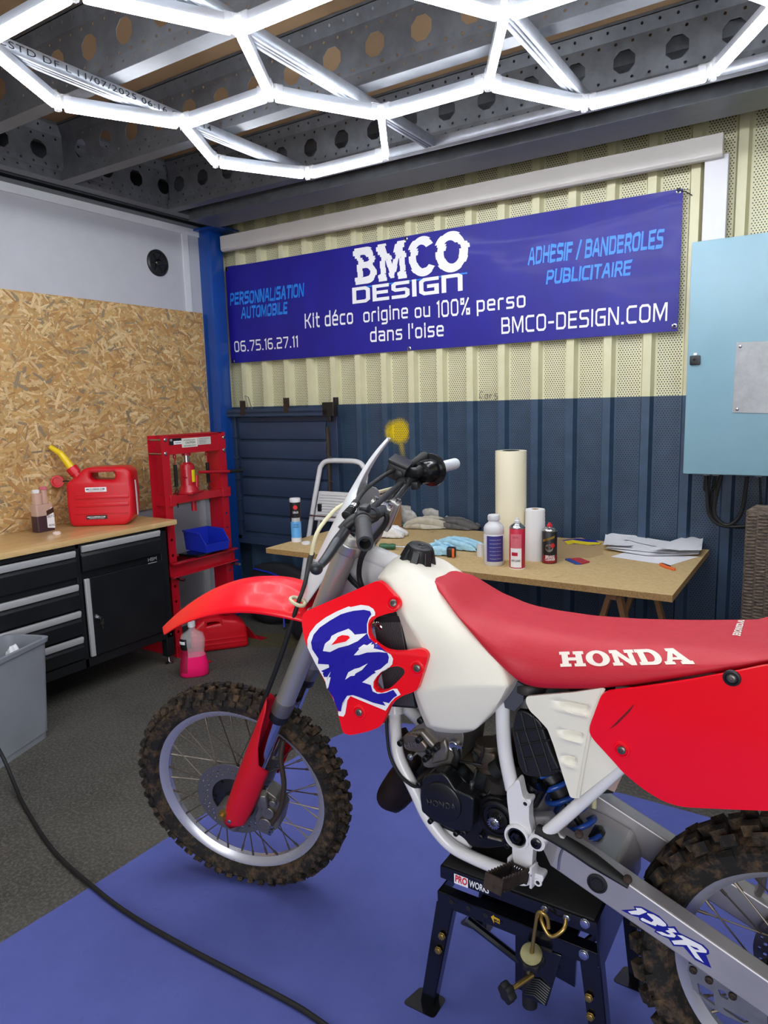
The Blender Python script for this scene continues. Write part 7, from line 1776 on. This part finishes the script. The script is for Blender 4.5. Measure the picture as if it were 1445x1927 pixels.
# black quilted air box
ab = [Bp(*zO(*q), .095) for q in ((205, 450), (240, 295), (275, 268), (350, 285), (470, 380), (560, 640), (650, 830), (560, 880), (420, 885), (310, 862), (268, 780))]
bm = B_(); prism(bm, fillet(ab, .01, 3), (0, .16, 0)); axb = obj('air_box', bm, mat('airbox_black', '111214', .45), bike, bevel=.004)
bm = B_()
for a_, b_ in (((230, 470), (530, 430)), ((275, 590), (560, 540)), ((320, 715), (510, 685)), ((290, 290), (335, 480)), ((335, 480), (470, 870)), ((250, 470), (345, 830)), ((400, 320), (560, 830)), ((560, 830), (640, 815))):
    tube(bm, [Bp(*zO(*a_), .0965), Bp(*zO(*b_), .0965)], .0022, 6)
obj('quilt_rib', bm, MATS['airbox_black'], axb)
bm = B_(); lathe(bm, [(.03, 0), (.035, .004), (.035, .018), (.03, .024)], Bp(*zO(370, 100), .07), V((0, 0, 1)), 24); lathe(bm, [(.03, -.02), (.025, 0)], Bp(*zO(340, 130), .07), V((0, 0, 1)), 18); obj('air_boot', bm, mat('boot_brown', '2b2724', .5), axb)
bm = B_(); prism(bm, [Bp(*q, .10) for q in ((946, 1255), (962, 1275), (985, 1290), (985, 1320), (968, 1338), (950, 1332), (944, 1300))], (0, .02, 0)); obj('rear_bracket', bm, mat('bracket_grey', '5d6066', .4, .5), bike)
c_ = Bp(959, 1270, .101); bm = B_(); lathe(bm, [(.006, 0), (.006, .004), (0, .004)], c_, WV, 12); obj('bracket_bolt', bm, steel, bike)
# rear mudguard / inner fender and filler behind the panels
bm = B_(); loft(bm, [[V((x, YB - w, z)) for w, z in ((.12, z0), (.08, z0 + .03), (0, z0 + .045), (-.08, z0 + .03), (-.12, z0))] for x, z0 in ((-.42, .80), (-.30, .86), (-.1, .92), (.15, .94), (.45, .93))], False, False); o = obj('rear_fender', bm, bike_red, bike, smooth=60); md = o.modifiers.new('s', 'SOLIDIFY'); md.thickness = .003

# seat and panel lettering
tgs = bvh_of(seat)
def slab_glyphs():
    """heavy slab-serif HONDA as filled outlines in a box 5.6 wide, 1 high"""
    bm = B_()
    def add(out, holes, x):
        b = fill2d([(x + a, c_) for a, c_ in out], [[(x + a, c_) for a, c_ in h] for h in holes]); join(bm, b)
    def ell(cx, cy, rx, ry, n=24): return [(cx + rx * math.cos(2 * PI * k / n), cy + ry * math.sin(2 * PI * k / n)) for k in range(n)]
    H = [(0, 0), (.48, 0), (.48, .2), (.38, .2), (.38, .4), (.72, .4), (.72, .2), (.62, .2), (.62, 0), (1.1, 0), (1.1, .2), (1.0, .2), (1.0, .8), (1.1, .8), (1.1, 1), (.62, 1), (.62, .8), (.72, .8), (.72, .6), (.38, .6), (.38, .8), (.48, .8), (.48, 1), (0, 1), (0, .8), (.1, .8), (.1, .2), (0, .2)]
    add(H, (), 0); add(ell(.53, .5, .53, .52), (ell(.53, .5, .22, .33),), 1.16)
    N = [(0, 0), (.42, 0), (.42, .2), (.33, .2), (.33, .62), (.78, 0), (1.02, 0), (1.02, .8), (1.12, .8), (1.12, 1), (.68, 1), (.68, .8), (.80, .8), (.80, .38), (.36, 1), (0, 1), (0, .8), (.1, .8), (.1, .2), (0, .2)]
    add(N, (), 2.28)
    D = [(0, 0), (.62, 0)] + [(.62 + .44 * math.sin(k * PI / 12), .5 - .5 * math.cos(k * PI / 12)) for k in range(1, 12)] + [(.62, 1), (0, 1), (0, .8), (.1, .8), (.1, .2), (0, .2)]
    Dh = [(.38, .2), (.56, .2)] + [(.56 + .2 * math.sin(k * PI / 8), .5 - .3 * math.cos(k * PI / 8)) for k in range(1, 8)] + [(.56, .8), (.38, .8)]
    add(D, (Dh,), 3.44)
    A = [(0, 0), (.44, 0), (.44, .18), (.36, .18), (.40, .28), (.76, .28), (.80, .18), (.70, .18), (.70, 0), (1.24, 0), (1.24, .2), (1.14, .2), (.76, 1), (.34, 1), (.34, .82), (.42, .82), (.12, .2), (0, .2)]
    add(A, ([(.48, .44), (.70, .44), (.59, .70)],), 4.52)
    return bm, 5.76
bm, w = slab_glyphs(); dice(bm, .12); pix = fit_quad(bm, w, 1.0, (1055, 1255), (1308, 1250), (1052, 1227), (1286, 1220))
drape(bm, pix, tgs, .0012); obj('lettering', bm, mat('seat_print', 'e9dfd2', .6), seat, smooth=0)
bm, w = slab_glyphs(); dice(bm, .12); pix = fit_quad(bm, w, 1.0, (1393, 1198), (1401, 1168), (1378, 1196), (1390, 1166)); drape(bm, pix, tgs, .0012); obj('lettering', bm, MATS['seat_print'], seat, smooth=0)

# ---------------- foot peg
pi, po = Bp(*zO(285, 1730), .115), Bp(*zO(45, 1830), .225)
d = (po - pi).normalized(); u = V((d.z, 0, -d.x)); u = (d.cross(V((0, 0, 1)))).normalized(); n_ = u.cross(d).normalized()
bm = B_()
for s in (-1, 1):
    base = [pi + u * (.022 * s), po + u * (.020 * s)]
    tp = []; k = 9
    pts = [base[0] - n_ * .016, base[1] - n_ * .012]
    for j in range(k * 2, -1, -1): t = j / (k * 2); pts.append(base[0].lerp(base[1], t) + n_ * (.010 + (.006 if j % 2 else 0)))
    prism(bm, pts, u * (-.004 * s))
for t in (.02, .98):
    c_ = pi.lerp(po, t); prism(bm, [c_ + u * .022 - n_ * .02, c_ - u * .022 - n_ * .02, c_ - u * .022 + n_ * .012, c_ + u * .022 + n_ * .012], d * .005)
c_ = pi.lerp(po, .5); prism(bm, [c_ + u * .02 - n_ * .018, c_ - u * .02 - n_ * .018, c_ - u * .02 - n_ * .014, c_ + u * .02 - n_ * .014], d * .04)
fp = obj('foot_peg', bm, dirt_brown, bike)
bm = B_()
for s in (-1, 1): box(bm, pi - d * .01 + u * (.028 * s), (.006, .030, .05), Matrix.Rotation(math.atan2(d.y, d.x) + PI / 2, 4, 'Z'), .002)
box(bm, pi - d * .022, (.062, .008, .045), Matrix.Rotation(math.atan2(u.y, u.x), 4, 'Z'), .002); obj('peg_bracket', bm, frame_white, fp)
bm = B_(); a = pi + u * .02 + n_ * .004; tube(bm, [pi + u * .03 * (1 - 2 * k / 60) + V((0, 0, .006)) + d * (.006 * math.cos(k * PI / 3)) + n_ * (.006 * math.sin(k * PI / 3)) for k in range(61)], .0013, 5); obj('peg_spring', bm, steel, fp)

# ---------------- swingarm
t0, t1 = Bp(1035, 1560, .125), Bp(1445, 1846, .125); b0, b1 = Bp(1018, 1618, .125), Bp(1413, 1893, .125)
dt = (t1 - t0); db = (b1 - b0)
ex = .085
te = t0 + dt * ((ex - t0.x) / dt.x); be = b0 + db * ((ex - b0.x) / db.x)
pvw = V((pv.x, 0, pv.z))
bm = B_()
for s in (1, -1):
    f = (lambda p: p) if s > 0 else mir
    secs = []
    fr_ = [(V((pv.x - .01, YB - .072, pv.z + .024)), V((pv.x - .01, YB - .072, pv.z - .024))), (V((t0.x - .02, YB - .078, t0.z - .004)), V((b0.x - .02, YB - .078, b0.z + .004))), (t0.lerp(t1, .05), b0.lerp(b1, .05)), (t0.lerp(te, .5), b0.lerp(be, .5)), (te, be), (te + V((.05, 0, -.002)), be + V((.05, 0, -.002)))]
    for k, (a, b) in enumerate(fr_):
        i = V((0, .042 if k > 1 else .03, 0)); secs.append([f(q) for q in (a, b, b + i, a + i)])
    loft(bm, secs)
sw = obj('swingarm', bm, alu_raw, bike, bevel=.004, smooth=30)
bm = B_(); q = [V((-.42, YB, .55)), V((-.30, YB, .49))]
pc_ = [Bp(*zE(210, 80), -.05), Bp(*zE(495, 225), -.05), Bp(*zE(470, 470), .085), Bp(*zE(160, 290), .085)]
loft(bm, [[V((x, YB - .085, z1)), V((x, YB + .085, z1)), V((x, YB + .085, z0)), V((x, YB - .085, z0))] for x, z1, z0 in ((-.46, .545, .50), (-.40, .535, .46), (-.335, .515, .43), (-.315, .47, .42))])
cyl(bm, V((pv.x, YB + .10, pv.z)), V((pv.x, YB - .10, pv.z)), .024, n=20); obj('swingarm_bridge', bm, alu_raw, sw, bevel=.008)
bm = B_(); tube(bm, [Bp(*zC(190, 1040), .112), Bp(*zC(330, 1105), .116), Bp(*zC(500, 1215), .118), Bp(*zC(690, 1345), .118)], [.014, .018, .018, .010], 10, smooth=5, flat=.75); cs = obj('chain_slider', bm, black_rubber, sw)
for q in ((418, 1085), (682, 1330)): c_ = Bp(*zC(*q), .122); bm = B_(); lathe(bm, [(.009, 0), (.009, .004), (.005, .006), (0, .006)], c_ + V((0, 0, .006)), V((0, -.6, .8)), 16); obj('slider_bolt', bm, dirt_brown, cs)
c_ = Bp(*zE(285, 585), .125); bm = B_(); lathe(bm, [(.021, 0), (.021, .003), (.017, .004), (.016, .001), (.012, .001), (.011, .003), (0, .003)], c_, WV, 32); obj('plug', bm, black_rubber, sw)
bm = B_(); a, b = Bp(*zE(70, 310), .1255), Bp(*zE(20, 490), .1255); tube(bm, [a, a.lerp(b, .5) + V((-.004, 0, 0)), b], .003, 8, smooth=4); obj('weld_bead', bm, alu, sw)
tgw = bvh_of(sw)
dk = lambda pts, m, off: decal('graphic', pts, m, off, sw, tgw, 0, zE)
navy_d = mat('decal_navy', '1a1f8e', .35)
zQ = zoom(1160, 1690, 5.01); dk = lambda pts, m, off: decal('graphic', pts, m, off, sw, tgw, 0, zQ)
dk([(42, 112), (175, 105), (160, 75), (235, 80), (400, 165), (480, 245), (490, 268), (550, 265), (590, 325), (820, 440), (870, 490), (875, 525), (845, 537), (895, 660), (740, 582), (630, 457), (535, 450), (490, 382), (395, 340), (355, 316), (370, 298), (215, 207), (210, 180), (145, 162)], navy_d, .0006)
dk([(108, 122), (195, 112), (180, 88), (235, 92), (290, 128), (215, 156), (142, 150)], decal_white, .0012)
dk([(226, 192), (245, 182), (330, 224), (352, 206), (290, 150), (292, 138), (350, 152), (410, 188), (466, 240), (470, 262), (440, 264), (395, 252), (382, 244), (372, 262), (330, 248), (240, 210)], decal_white, .0012)
dk([(372, 308), (430, 316), (482, 340), (512, 338), (462, 304), (500, 296), (482, 280), (540, 282), (572, 322), (524, 318), (562, 350), (548, 368), (500, 364), (430, 346)], decal_white, .0012)
dk([(520, 398), (632, 390), (572, 344), (620, 350), (800, 442), (850, 490), (850, 514), (800, 510), (748, 502), (826, 608), (745, 560), (662, 440), (545, 434)], decal_white, .0012)
dk([(690, 442), (760, 465), (782, 486), (740, 477)], navy_d, .0018)
# chain guide plate under the arm
cg = [zR(*q) for q in ((680, 1405), (760, 1420), (900, 1500), (1100, 1620), (1300, 1740), (1350, 1800), (1354, 2000), (1250, 1960), (1000, 1850), (860, 1770), (720, 1620), (670, 1460))]
h1 = [zR(*q) for q in ((755, 1570), (800, 1590), (890, 1650), (905, 1765), (845, 1720), (775, 1665))]; h2 = [zR(*q) for q in ((930, 1625), (985, 1635), (1020, 1700), (1010, 1715), (950, 1680))]; h3 = [zR(*q) for q in ((970, 1775), (1200, 1900), (1150, 1910), (985, 1800))]
ol = [(Bp(*q, .105).x, Bp(*q, .105).z) for q in cg]
bm = fill2d(ol, [[(Bp(*q, .105).x, Bp(*q, .105).z) for q in h] for h in (h1, h2, h3)], .003); place(bm, (0, YB - .105, 0), (1, 0, 0), (0, 0, 1), WV); obj('chain_guide', bm, mat('guide_grey', '7b7d84', .45, .4, var=.1), sw)
for q in ((720, 1465), (855, 1550), (1055, 1685)): c_ = Bp(*zR(*q), .109); bm = B_(); lathe(bm, [(.0075, 0), (.0075, .004), (.003, .006), (0, .004)], c_, WV, 14); obj('guide_bolt', bm, dirt_brown, sw)
# rear sprocket, disc, axle
n = 46; out = []
for k in range(n * 2): r = .108 if k % 2 else .101; out.append((r * math.cos(PI * k / n), r * math.sin(PI * k / n)))
hs = [[(.082 * math.cos(a) + .011 * math.cos(j * PI / 6), .082 * math.sin(a) + .011 * math.sin(j * PI / 6)) for j in range(12)] for a in [k * PI / 6 for k in range(12)]] + [[(.030 * math.cos(k * PI / 12), .030 * math.sin(k * PI / 12)) for k in range(24)]]
bm = fill2d(out, hs, .003); place(bm, AXR + WV * .060, (1, 0, 0), (0, 0, 1), WV); obj('sprocket', bm, mat('sprocket_dark', '1c1b1a', .45, .5), rw)
disc(AXR, -.060, .070, .110, False, rw, disc_steel)
bm = B_(); cyl(bm, AXR + WV * .16, AXR - WV * .16, .011, n=14); obj('wheel_axle', bm, steel, bike)
bm = B_(); a, b = Bp(*zR(1340, 640), -.10), Bp(*zR(1300, 760), -.10); tube(bm, [b + V((-.01, 0, -.03)), b, a, a + V((.05, 0, .004))], .008, 8, smooth=4); box(bm, Bp(*zR(1200, 830), -.12), (.05, .02, .045), None, .005); obj('rear_caliper', bm, alu_cast, bike)
# ---------------- shock with blue spring
s0, s1 = V((Bp(1010, 1440, 0).x, YB - .012, .84)), Bp(1112, 1582, 0)
s0 = Bp(1022, 1440, .0)
sd = (s1 - s0); L = sd.length; sdn = sd.normalized(); u, w_ = frame_of(sdn)
bm = B_(); turns = 5.2; N_ = 150
tube(bm, [s0 + sd * (.06 + .90 * k / N_) + u * (.036 * math.cos(2 * PI * turns * k / N_)) + w_ * (.036 * math.sin(2 * PI * turns * k / N_)) for k in range(N_ + 1)], .0062, 10); sk = obj('shock_spring', bm, spring_blue, bike)
bm = B_(); cyl(bm, s0 - sdn * .08, s0 + sd * .45, .026, n=22); cyl(bm, s0 + sd * .4, s1, .008, n=14); lathe(bm, [(.040, 0), (.040, .012), (.03, .02)], s0, sdn, 26); lathe(bm, [(.03, 0), (.040, .008), (.040, .018)], s1 - sdn * .02, sdn, 26); obj('shock_body', bm, graphite, sk)
bm = B_(); cyl(bm, Bp(*zO(440, 930), .05), Bp(*zO(360, 1080), .05), .026, n=20); obj('shock_reservoir', bm, black_gloss, sk)
# inner mud flap and dark filler plates between the air box and the wheel
bm = B_(); prism(bm, [V((-.50, YB + .07, .90)), V((-.44, YB + .07, .58)), V((-.38, YB + .07, .60)), V((-.36, YB + .07, .88))], (0, -.0, .0) if False else (0, .01, 0)); obj('mud_flap', bm, black_rubber, bike)
bm = B_(); prism(bm, [Bp(*zC(600, 770), -.02), Bp(*zC(660, 735), -.02), Bp(*zC(610, 840), -.02), Bp(*zC(560, 820), -.02)], (0, .012, 0)); obj('flap_tab', bm, mat('tab_pink', 'b59a95', .5), bike)
bm = B_(); q = Bp(*zC(500, 880), -.04); cyl(bm, q + V((0, 0, .025)), q - V((0, 0, .02)), .006, n=10); obj('grease_nipple', bm, hose_clear, bike)
# ============================================================ BIKE STAND
stand = thing('bike_stand', 'black steel motocross lift stand under the motorcycle engine', 'bike stand', (-.55, 1.51, 0))
sx0, sx1, sy0, sy1, sz = -.738, -.362, 1.357, 1.665, .402
st_m = mat('stand_black', '0c0e14', .22, .1, coat=.5)
bm = B_(); box2(bm, (sx0, sy0, sz - .034), (sx1, sy1, sz - .002), .003); tp = obj('top_plate', bm, st_m, stand)
bm = B_(); box2(bm, (sx0 + .006, sy0 + .004, sz - .002), (sx1 - .006, sy1 - .004, sz + .003), .002); obj('rubber_pad', bm, mat('pad_black', '141414', .7, bump=.3, bscale=300), tp)
# lettering on the front edge
a = ony(*zD(380, 262), sy0); b = ony(*zD(558, 310), sy0)
bm, w = font_text('PRO', .017, .035, 1.1, .1); wid = (b.x - a.x); [setattr(v, 'co', V((v.co.x * wid * .36 / w, v.co.y, 0))) for v in bm.verts]
flat_decal('lettering', fill2d([(-.003, -.004), (wid * .38, -.004), (wid * .38, .021), (-.003, .021)]), (a.x, sy0, sz - .029), (1, 0, 0), (0, 0, 1), decal_white, tp)
flat_decal('lettering', bm, (a.x, sy0 - .0006, sz - .027), (1, 0, 0), (0, 0, 1), mat('pro_red', 'cf2230', .4), tp)
bm, w = font_text('WORKS', .017, .02, 1.1, .1); [setattr(v, 'co', V((v.co.x * wid * .58 / w, v.co.y, 0))) for v in bm.verts]
flat_decal('lettering', bm, (a.x + wid * .41, sy0, sz - .027), (1, 0, 0), (0, 0, 1), decal_white, tp)
# right end: folded side skirt
bm = B_(); prism(bm, [(sx1, sy0, sz - .004), (sx1, sy1, sz - .004), (sx1 + .012, sy1, .29), (sx1 + .012, sy0, .29)], (-.004, 0, 0)); obj('end_skirt', bm, st_m, stand)
fz = .330
bm = B_()
for y in (sy0 + .0, sy1 - .004): box2(bm, (sx0 - .008, y, fz - .036), (sx1 + .006, y + .004, fz)); box2(bm, (sx0 - .008, y, fz - .003), (sx1 + .006, y + (.03 if y < 1.5 else -.03), fz))
box2(bm, (sx0 - .008, sy0, fz - .036), (sx0 - .004, sy1, fz)); box2(bm, (sx1 + .002, sy0, fz - .036), (sx1 + .006, sy1, fz))
fr2 = obj('lower_frame', bm, st_m, stand, bevel=.001)
for k, q in enumerate(((360, 380), (448, 415), (538, 452))):
    c_ = ony(*zD(*q), sy0 - .0005); bm = B_(); lathe(bm, [(.0065, 0), (.0065, .0008), (0, .0008)], c_, (0, -1, 0), 16); obj('slot_hole', bm, black_rubber, fr2)
def leg(px0, px1, y, dx, sgn):
    """channel leg from under the frame down to its foot plate"""
    a = V((px0, y, fz - .03)); b = V((px1, y + sgn * .006, .006)); wd0, wd1 = .046, .036
    bm = B_(); prism(bm, [a - V((wd0 / 2, 0, 0)), a + V((wd0 / 2, 0, 0)), b + V((wd1 / 2, 0, 0)), b - V((wd1 / 2, 0, 0))], (0, -sgn * .004, 0))
    prism(bm, [a + V((dx * wd0 / 2, 0, 0)), a + V((dx * wd0 / 2, -sgn * .03, 0)), b + V((dx * wd1 / 2, -sgn * .03, 0)), b + V((dx * wd1 / 2, 0, 0))], (-dx * .004, 0, 0)); lg = obj('leg', bm, st_m, stand, bevel=.0012)
    bm = B_(); prism(bm, fillet([b + V((-.055, -.028, -.006)), b + V((.035, -.028, -.006)), b + V((.035, .04, -.006)), b + V((-.04, .04, -.006))], .012, 3), (0, 0, .006)); obj('foot_plate', bm, st_m, lg)
    return lg, a, b
l1, a, b = leg(sx0 + .012, -.778, sy0, 1, -1); l2, a2, b2 = leg(sx1 - .012, -.335, sy0, 1, -1); leg(sx0 + .012, -.778, sy1, 1, 1); leg(sx1 - .012, -.345, sy1 + .018, 1, 1)
def bolt_at(par, p, m=brass, r=.0085):
    bm = B_(); lathe(bm, [(r * 1.15, 0), (r * 1.15, .0015), (r, .002), (r, .006), (r * .8, .007), (0, .007)], p, (0, -1, 0), 6 if m is brass else 18); obj('bolt', bm, m, par)
for q in ((310, 558), (292, 632)): bolt_at(l1, ony(*zD(*q), sy0 - .006))
for q in ((1078, 880), (1086, 978)): bolt_at(l2, ony(*zD(*q), sy0 - .006))
bolt_at(tp, ony(*zD(1058, 492), sy0), chrome, .0095); bolt_at(fr2, ony(*zD(1052, 655), sy0), chrome, .0095)
# MAX arrow
a = ony(*zD(566, 470), sy0 - .0006); b = ony(*zD(612, 482), sy0 - .0006); w = b.x - a.x
flat_decal('arrow_label', fill2d([(0, .004), (w * .35, .012), (w * .35, .008), (w, .006), (w, -.006), (w * .35, -.004), (w * .35, -.010)]), (a.x, sy0, (a.z + b.z) / 2), (1, 0, 0), (0, 0, 1), mat('label_ochre', 'c9a322', .4), fr2)
bm, tw = font_text('MAX', .007, .02); flat_decal('lettering', bm, (a.x + w * .36, sy0 - .0006, (a.z + b.z) / 2 - .0035), (1, 0, 0), (0, 0, 1), label_black, fr2)
# lift linkage: diagonal brace, centre post, pedal, tie-down hook and knobs
bm = B_(); tube(bm, [ony(*zD(440, 470), sy0 + .02), ony(*zD(720, 690), sy0 + .05)], .010, 8); tube(bm, [V((sx1 - .02, sy0 + .1, .30)), V((-.5, sy0 + .08, .15))], .010, 8); br_ = obj('brace', bm, st_m, stand)
pz = ony(*zD(735, 700), sy0 + .05)
bm = B_(); box2(bm, (pz.x - .016, sy0 + .04, .12), (pz.x + .016, sy0 + .09, .30)); box2(bm, (pz.x - .12, sy0 + .05, .285), (pz.x + .12, sy0 + .20, .295)); obj('centre_post', bm, st_m, stand)
q0, q1 = ony(*zD(880, 640), sy0 + .03), ony(*zD(790, 900), sy0 + .01); q1.z = max(q1.z, .02)
bm = B_(); d = (q1 - q0).normalized(); prism(bm, [q0 - V((.025, 0, 0)), q0 + V((.025, 0, 0)), q1 + V((.030, 0, 0)), q1 - V((.030, 0, 0))], (0, .006, 0)); pd = obj('pedal', bm, st_m, stand, bevel=.002)
bm = B_()
for k in range(8): p = q0.lerp(q1, .62 + .045 * k); tube(bm, [p + V((-.024, -.001, 0)), p + V((.0, -.002, .008)), p + V((.024, -.001, -.004))], .0025, 6)
obj('pedal_tread', bm, graphite, pd)
bm = B_(); r0, r1 = ony(*zD(900, 640), sy0 + .06), ony(*zD(960, 810), sy0 + .09); prism(bm, [r0 - V((.03, 0, -.02)), r0 + V((.05, 0, .0)), r1 + V((.02, 0, 0)), r1 - V((.045, 0, -.01))], (0, .01, 0)); obj('link_plate', bm, st_m, stand)
e1, e2 = ony(*zD(848, 415), sy0 - .004), ony(*zD(962, 462), sy0 - .004)
bm = B_(); md_ = (e1 + e2) / 2; tube(bm, [e1, e1 + V((0, -.022, -.012)), md_ + V((0, -.032, -.034)), e2 + V((0, -.022, -.014)), e2], .0045, 10, smooth=6); ub = obj('u_bolt', bm, brass, stand)
for e_ in (e1, e2): bm = B_(); lathe(bm, [(.0085, 0), (.0085, .008), (.007, .009)], e_ + V((0, .004, 0)), (0, -1, 0), 6); obj('nut', bm, steel, ub)
h0 = ony(*zD(812, 440), sy0 - .030); h1_ = ony(*zD(778, 650), sy0 - .03); h2_ = ony(*zD(850, 450), sy0 - .03)
bm = B_(); tube(bm, [ony(*zD(868, 520), sy0 - .03), ony(*zD(862, 470), sy0 - .028), ony(*zD(840, 440), sy0 - .03), h0, ony(*zD(800, 500), sy0 - .03), h1_, h1_ + (h1_ - h0) * .5], .0042, 10, smooth=5); hk = obj('tie_hook', bm, brass, stand)
kc = ony(*zD(778, 655), sy0 - .03); bm = B_(); lathe(bm, [(.024, 0), (.024, .003), (.010, .005), (0, .005)], kc, (.1, -.5, 1), 26); obj('washer', bm, mat('washer_olive', '8a8660', .35, .8), hk)
def knob(c, ax, r, m, par, nm='knob'):
    bm = B_(); u_, w__ = frame_of(V(ax)); n = 36; rg = []
    for z, k in ((-.008, .9), (-.005, 1), (.008, 1), (.012, .9)):
        rg.append([V(c) + V(ax).normalized() * z + u_ * (r * k * (1 + .12 * math.cos(6 * 2 * PI * j / n)) * math.cos(2 * PI * j / n)) + w__ * (r * k * (1 + .12 * math.cos(6 * 2 * PI * j / n)) * math.sin(2 * PI * j / n)) for j in range(n)])
    loft(bm, rg); return obj(nm, bm, m, par)
knob(kc - V((0, -.004, .014)), (.1, -.5, 1), .027, black_rubber, hk)
k2 = ony(*zD(655, 852), sy0 - .06); k2.z = max(k2.z, .04); kn = knob(k2, (-.5, -1, -.1), .021, black_rubber, stand)
bm = B_(); tube(bm, [k2, k2 + V((.035, .06, .012))], .006, 10); obj('knob_bolt', bm, brass, kn)
bm = B_(); lathe(bm, [(.018, 0), (.018, .10)], ony(*zD(770, 800), sy0 + .03) + V((0, 0, -.06)), (0, 0, 1), 14); obj('damper', bm, black_rubber, stand)
c_ = ony(*zD(820, 580), sy0 + .015); bm = B_(); box(bm, c_, (.06, .006, .04), None, .008); obj('stop_plate', bm, mat('olive_steel', '4a4330', .4, .6), stand)
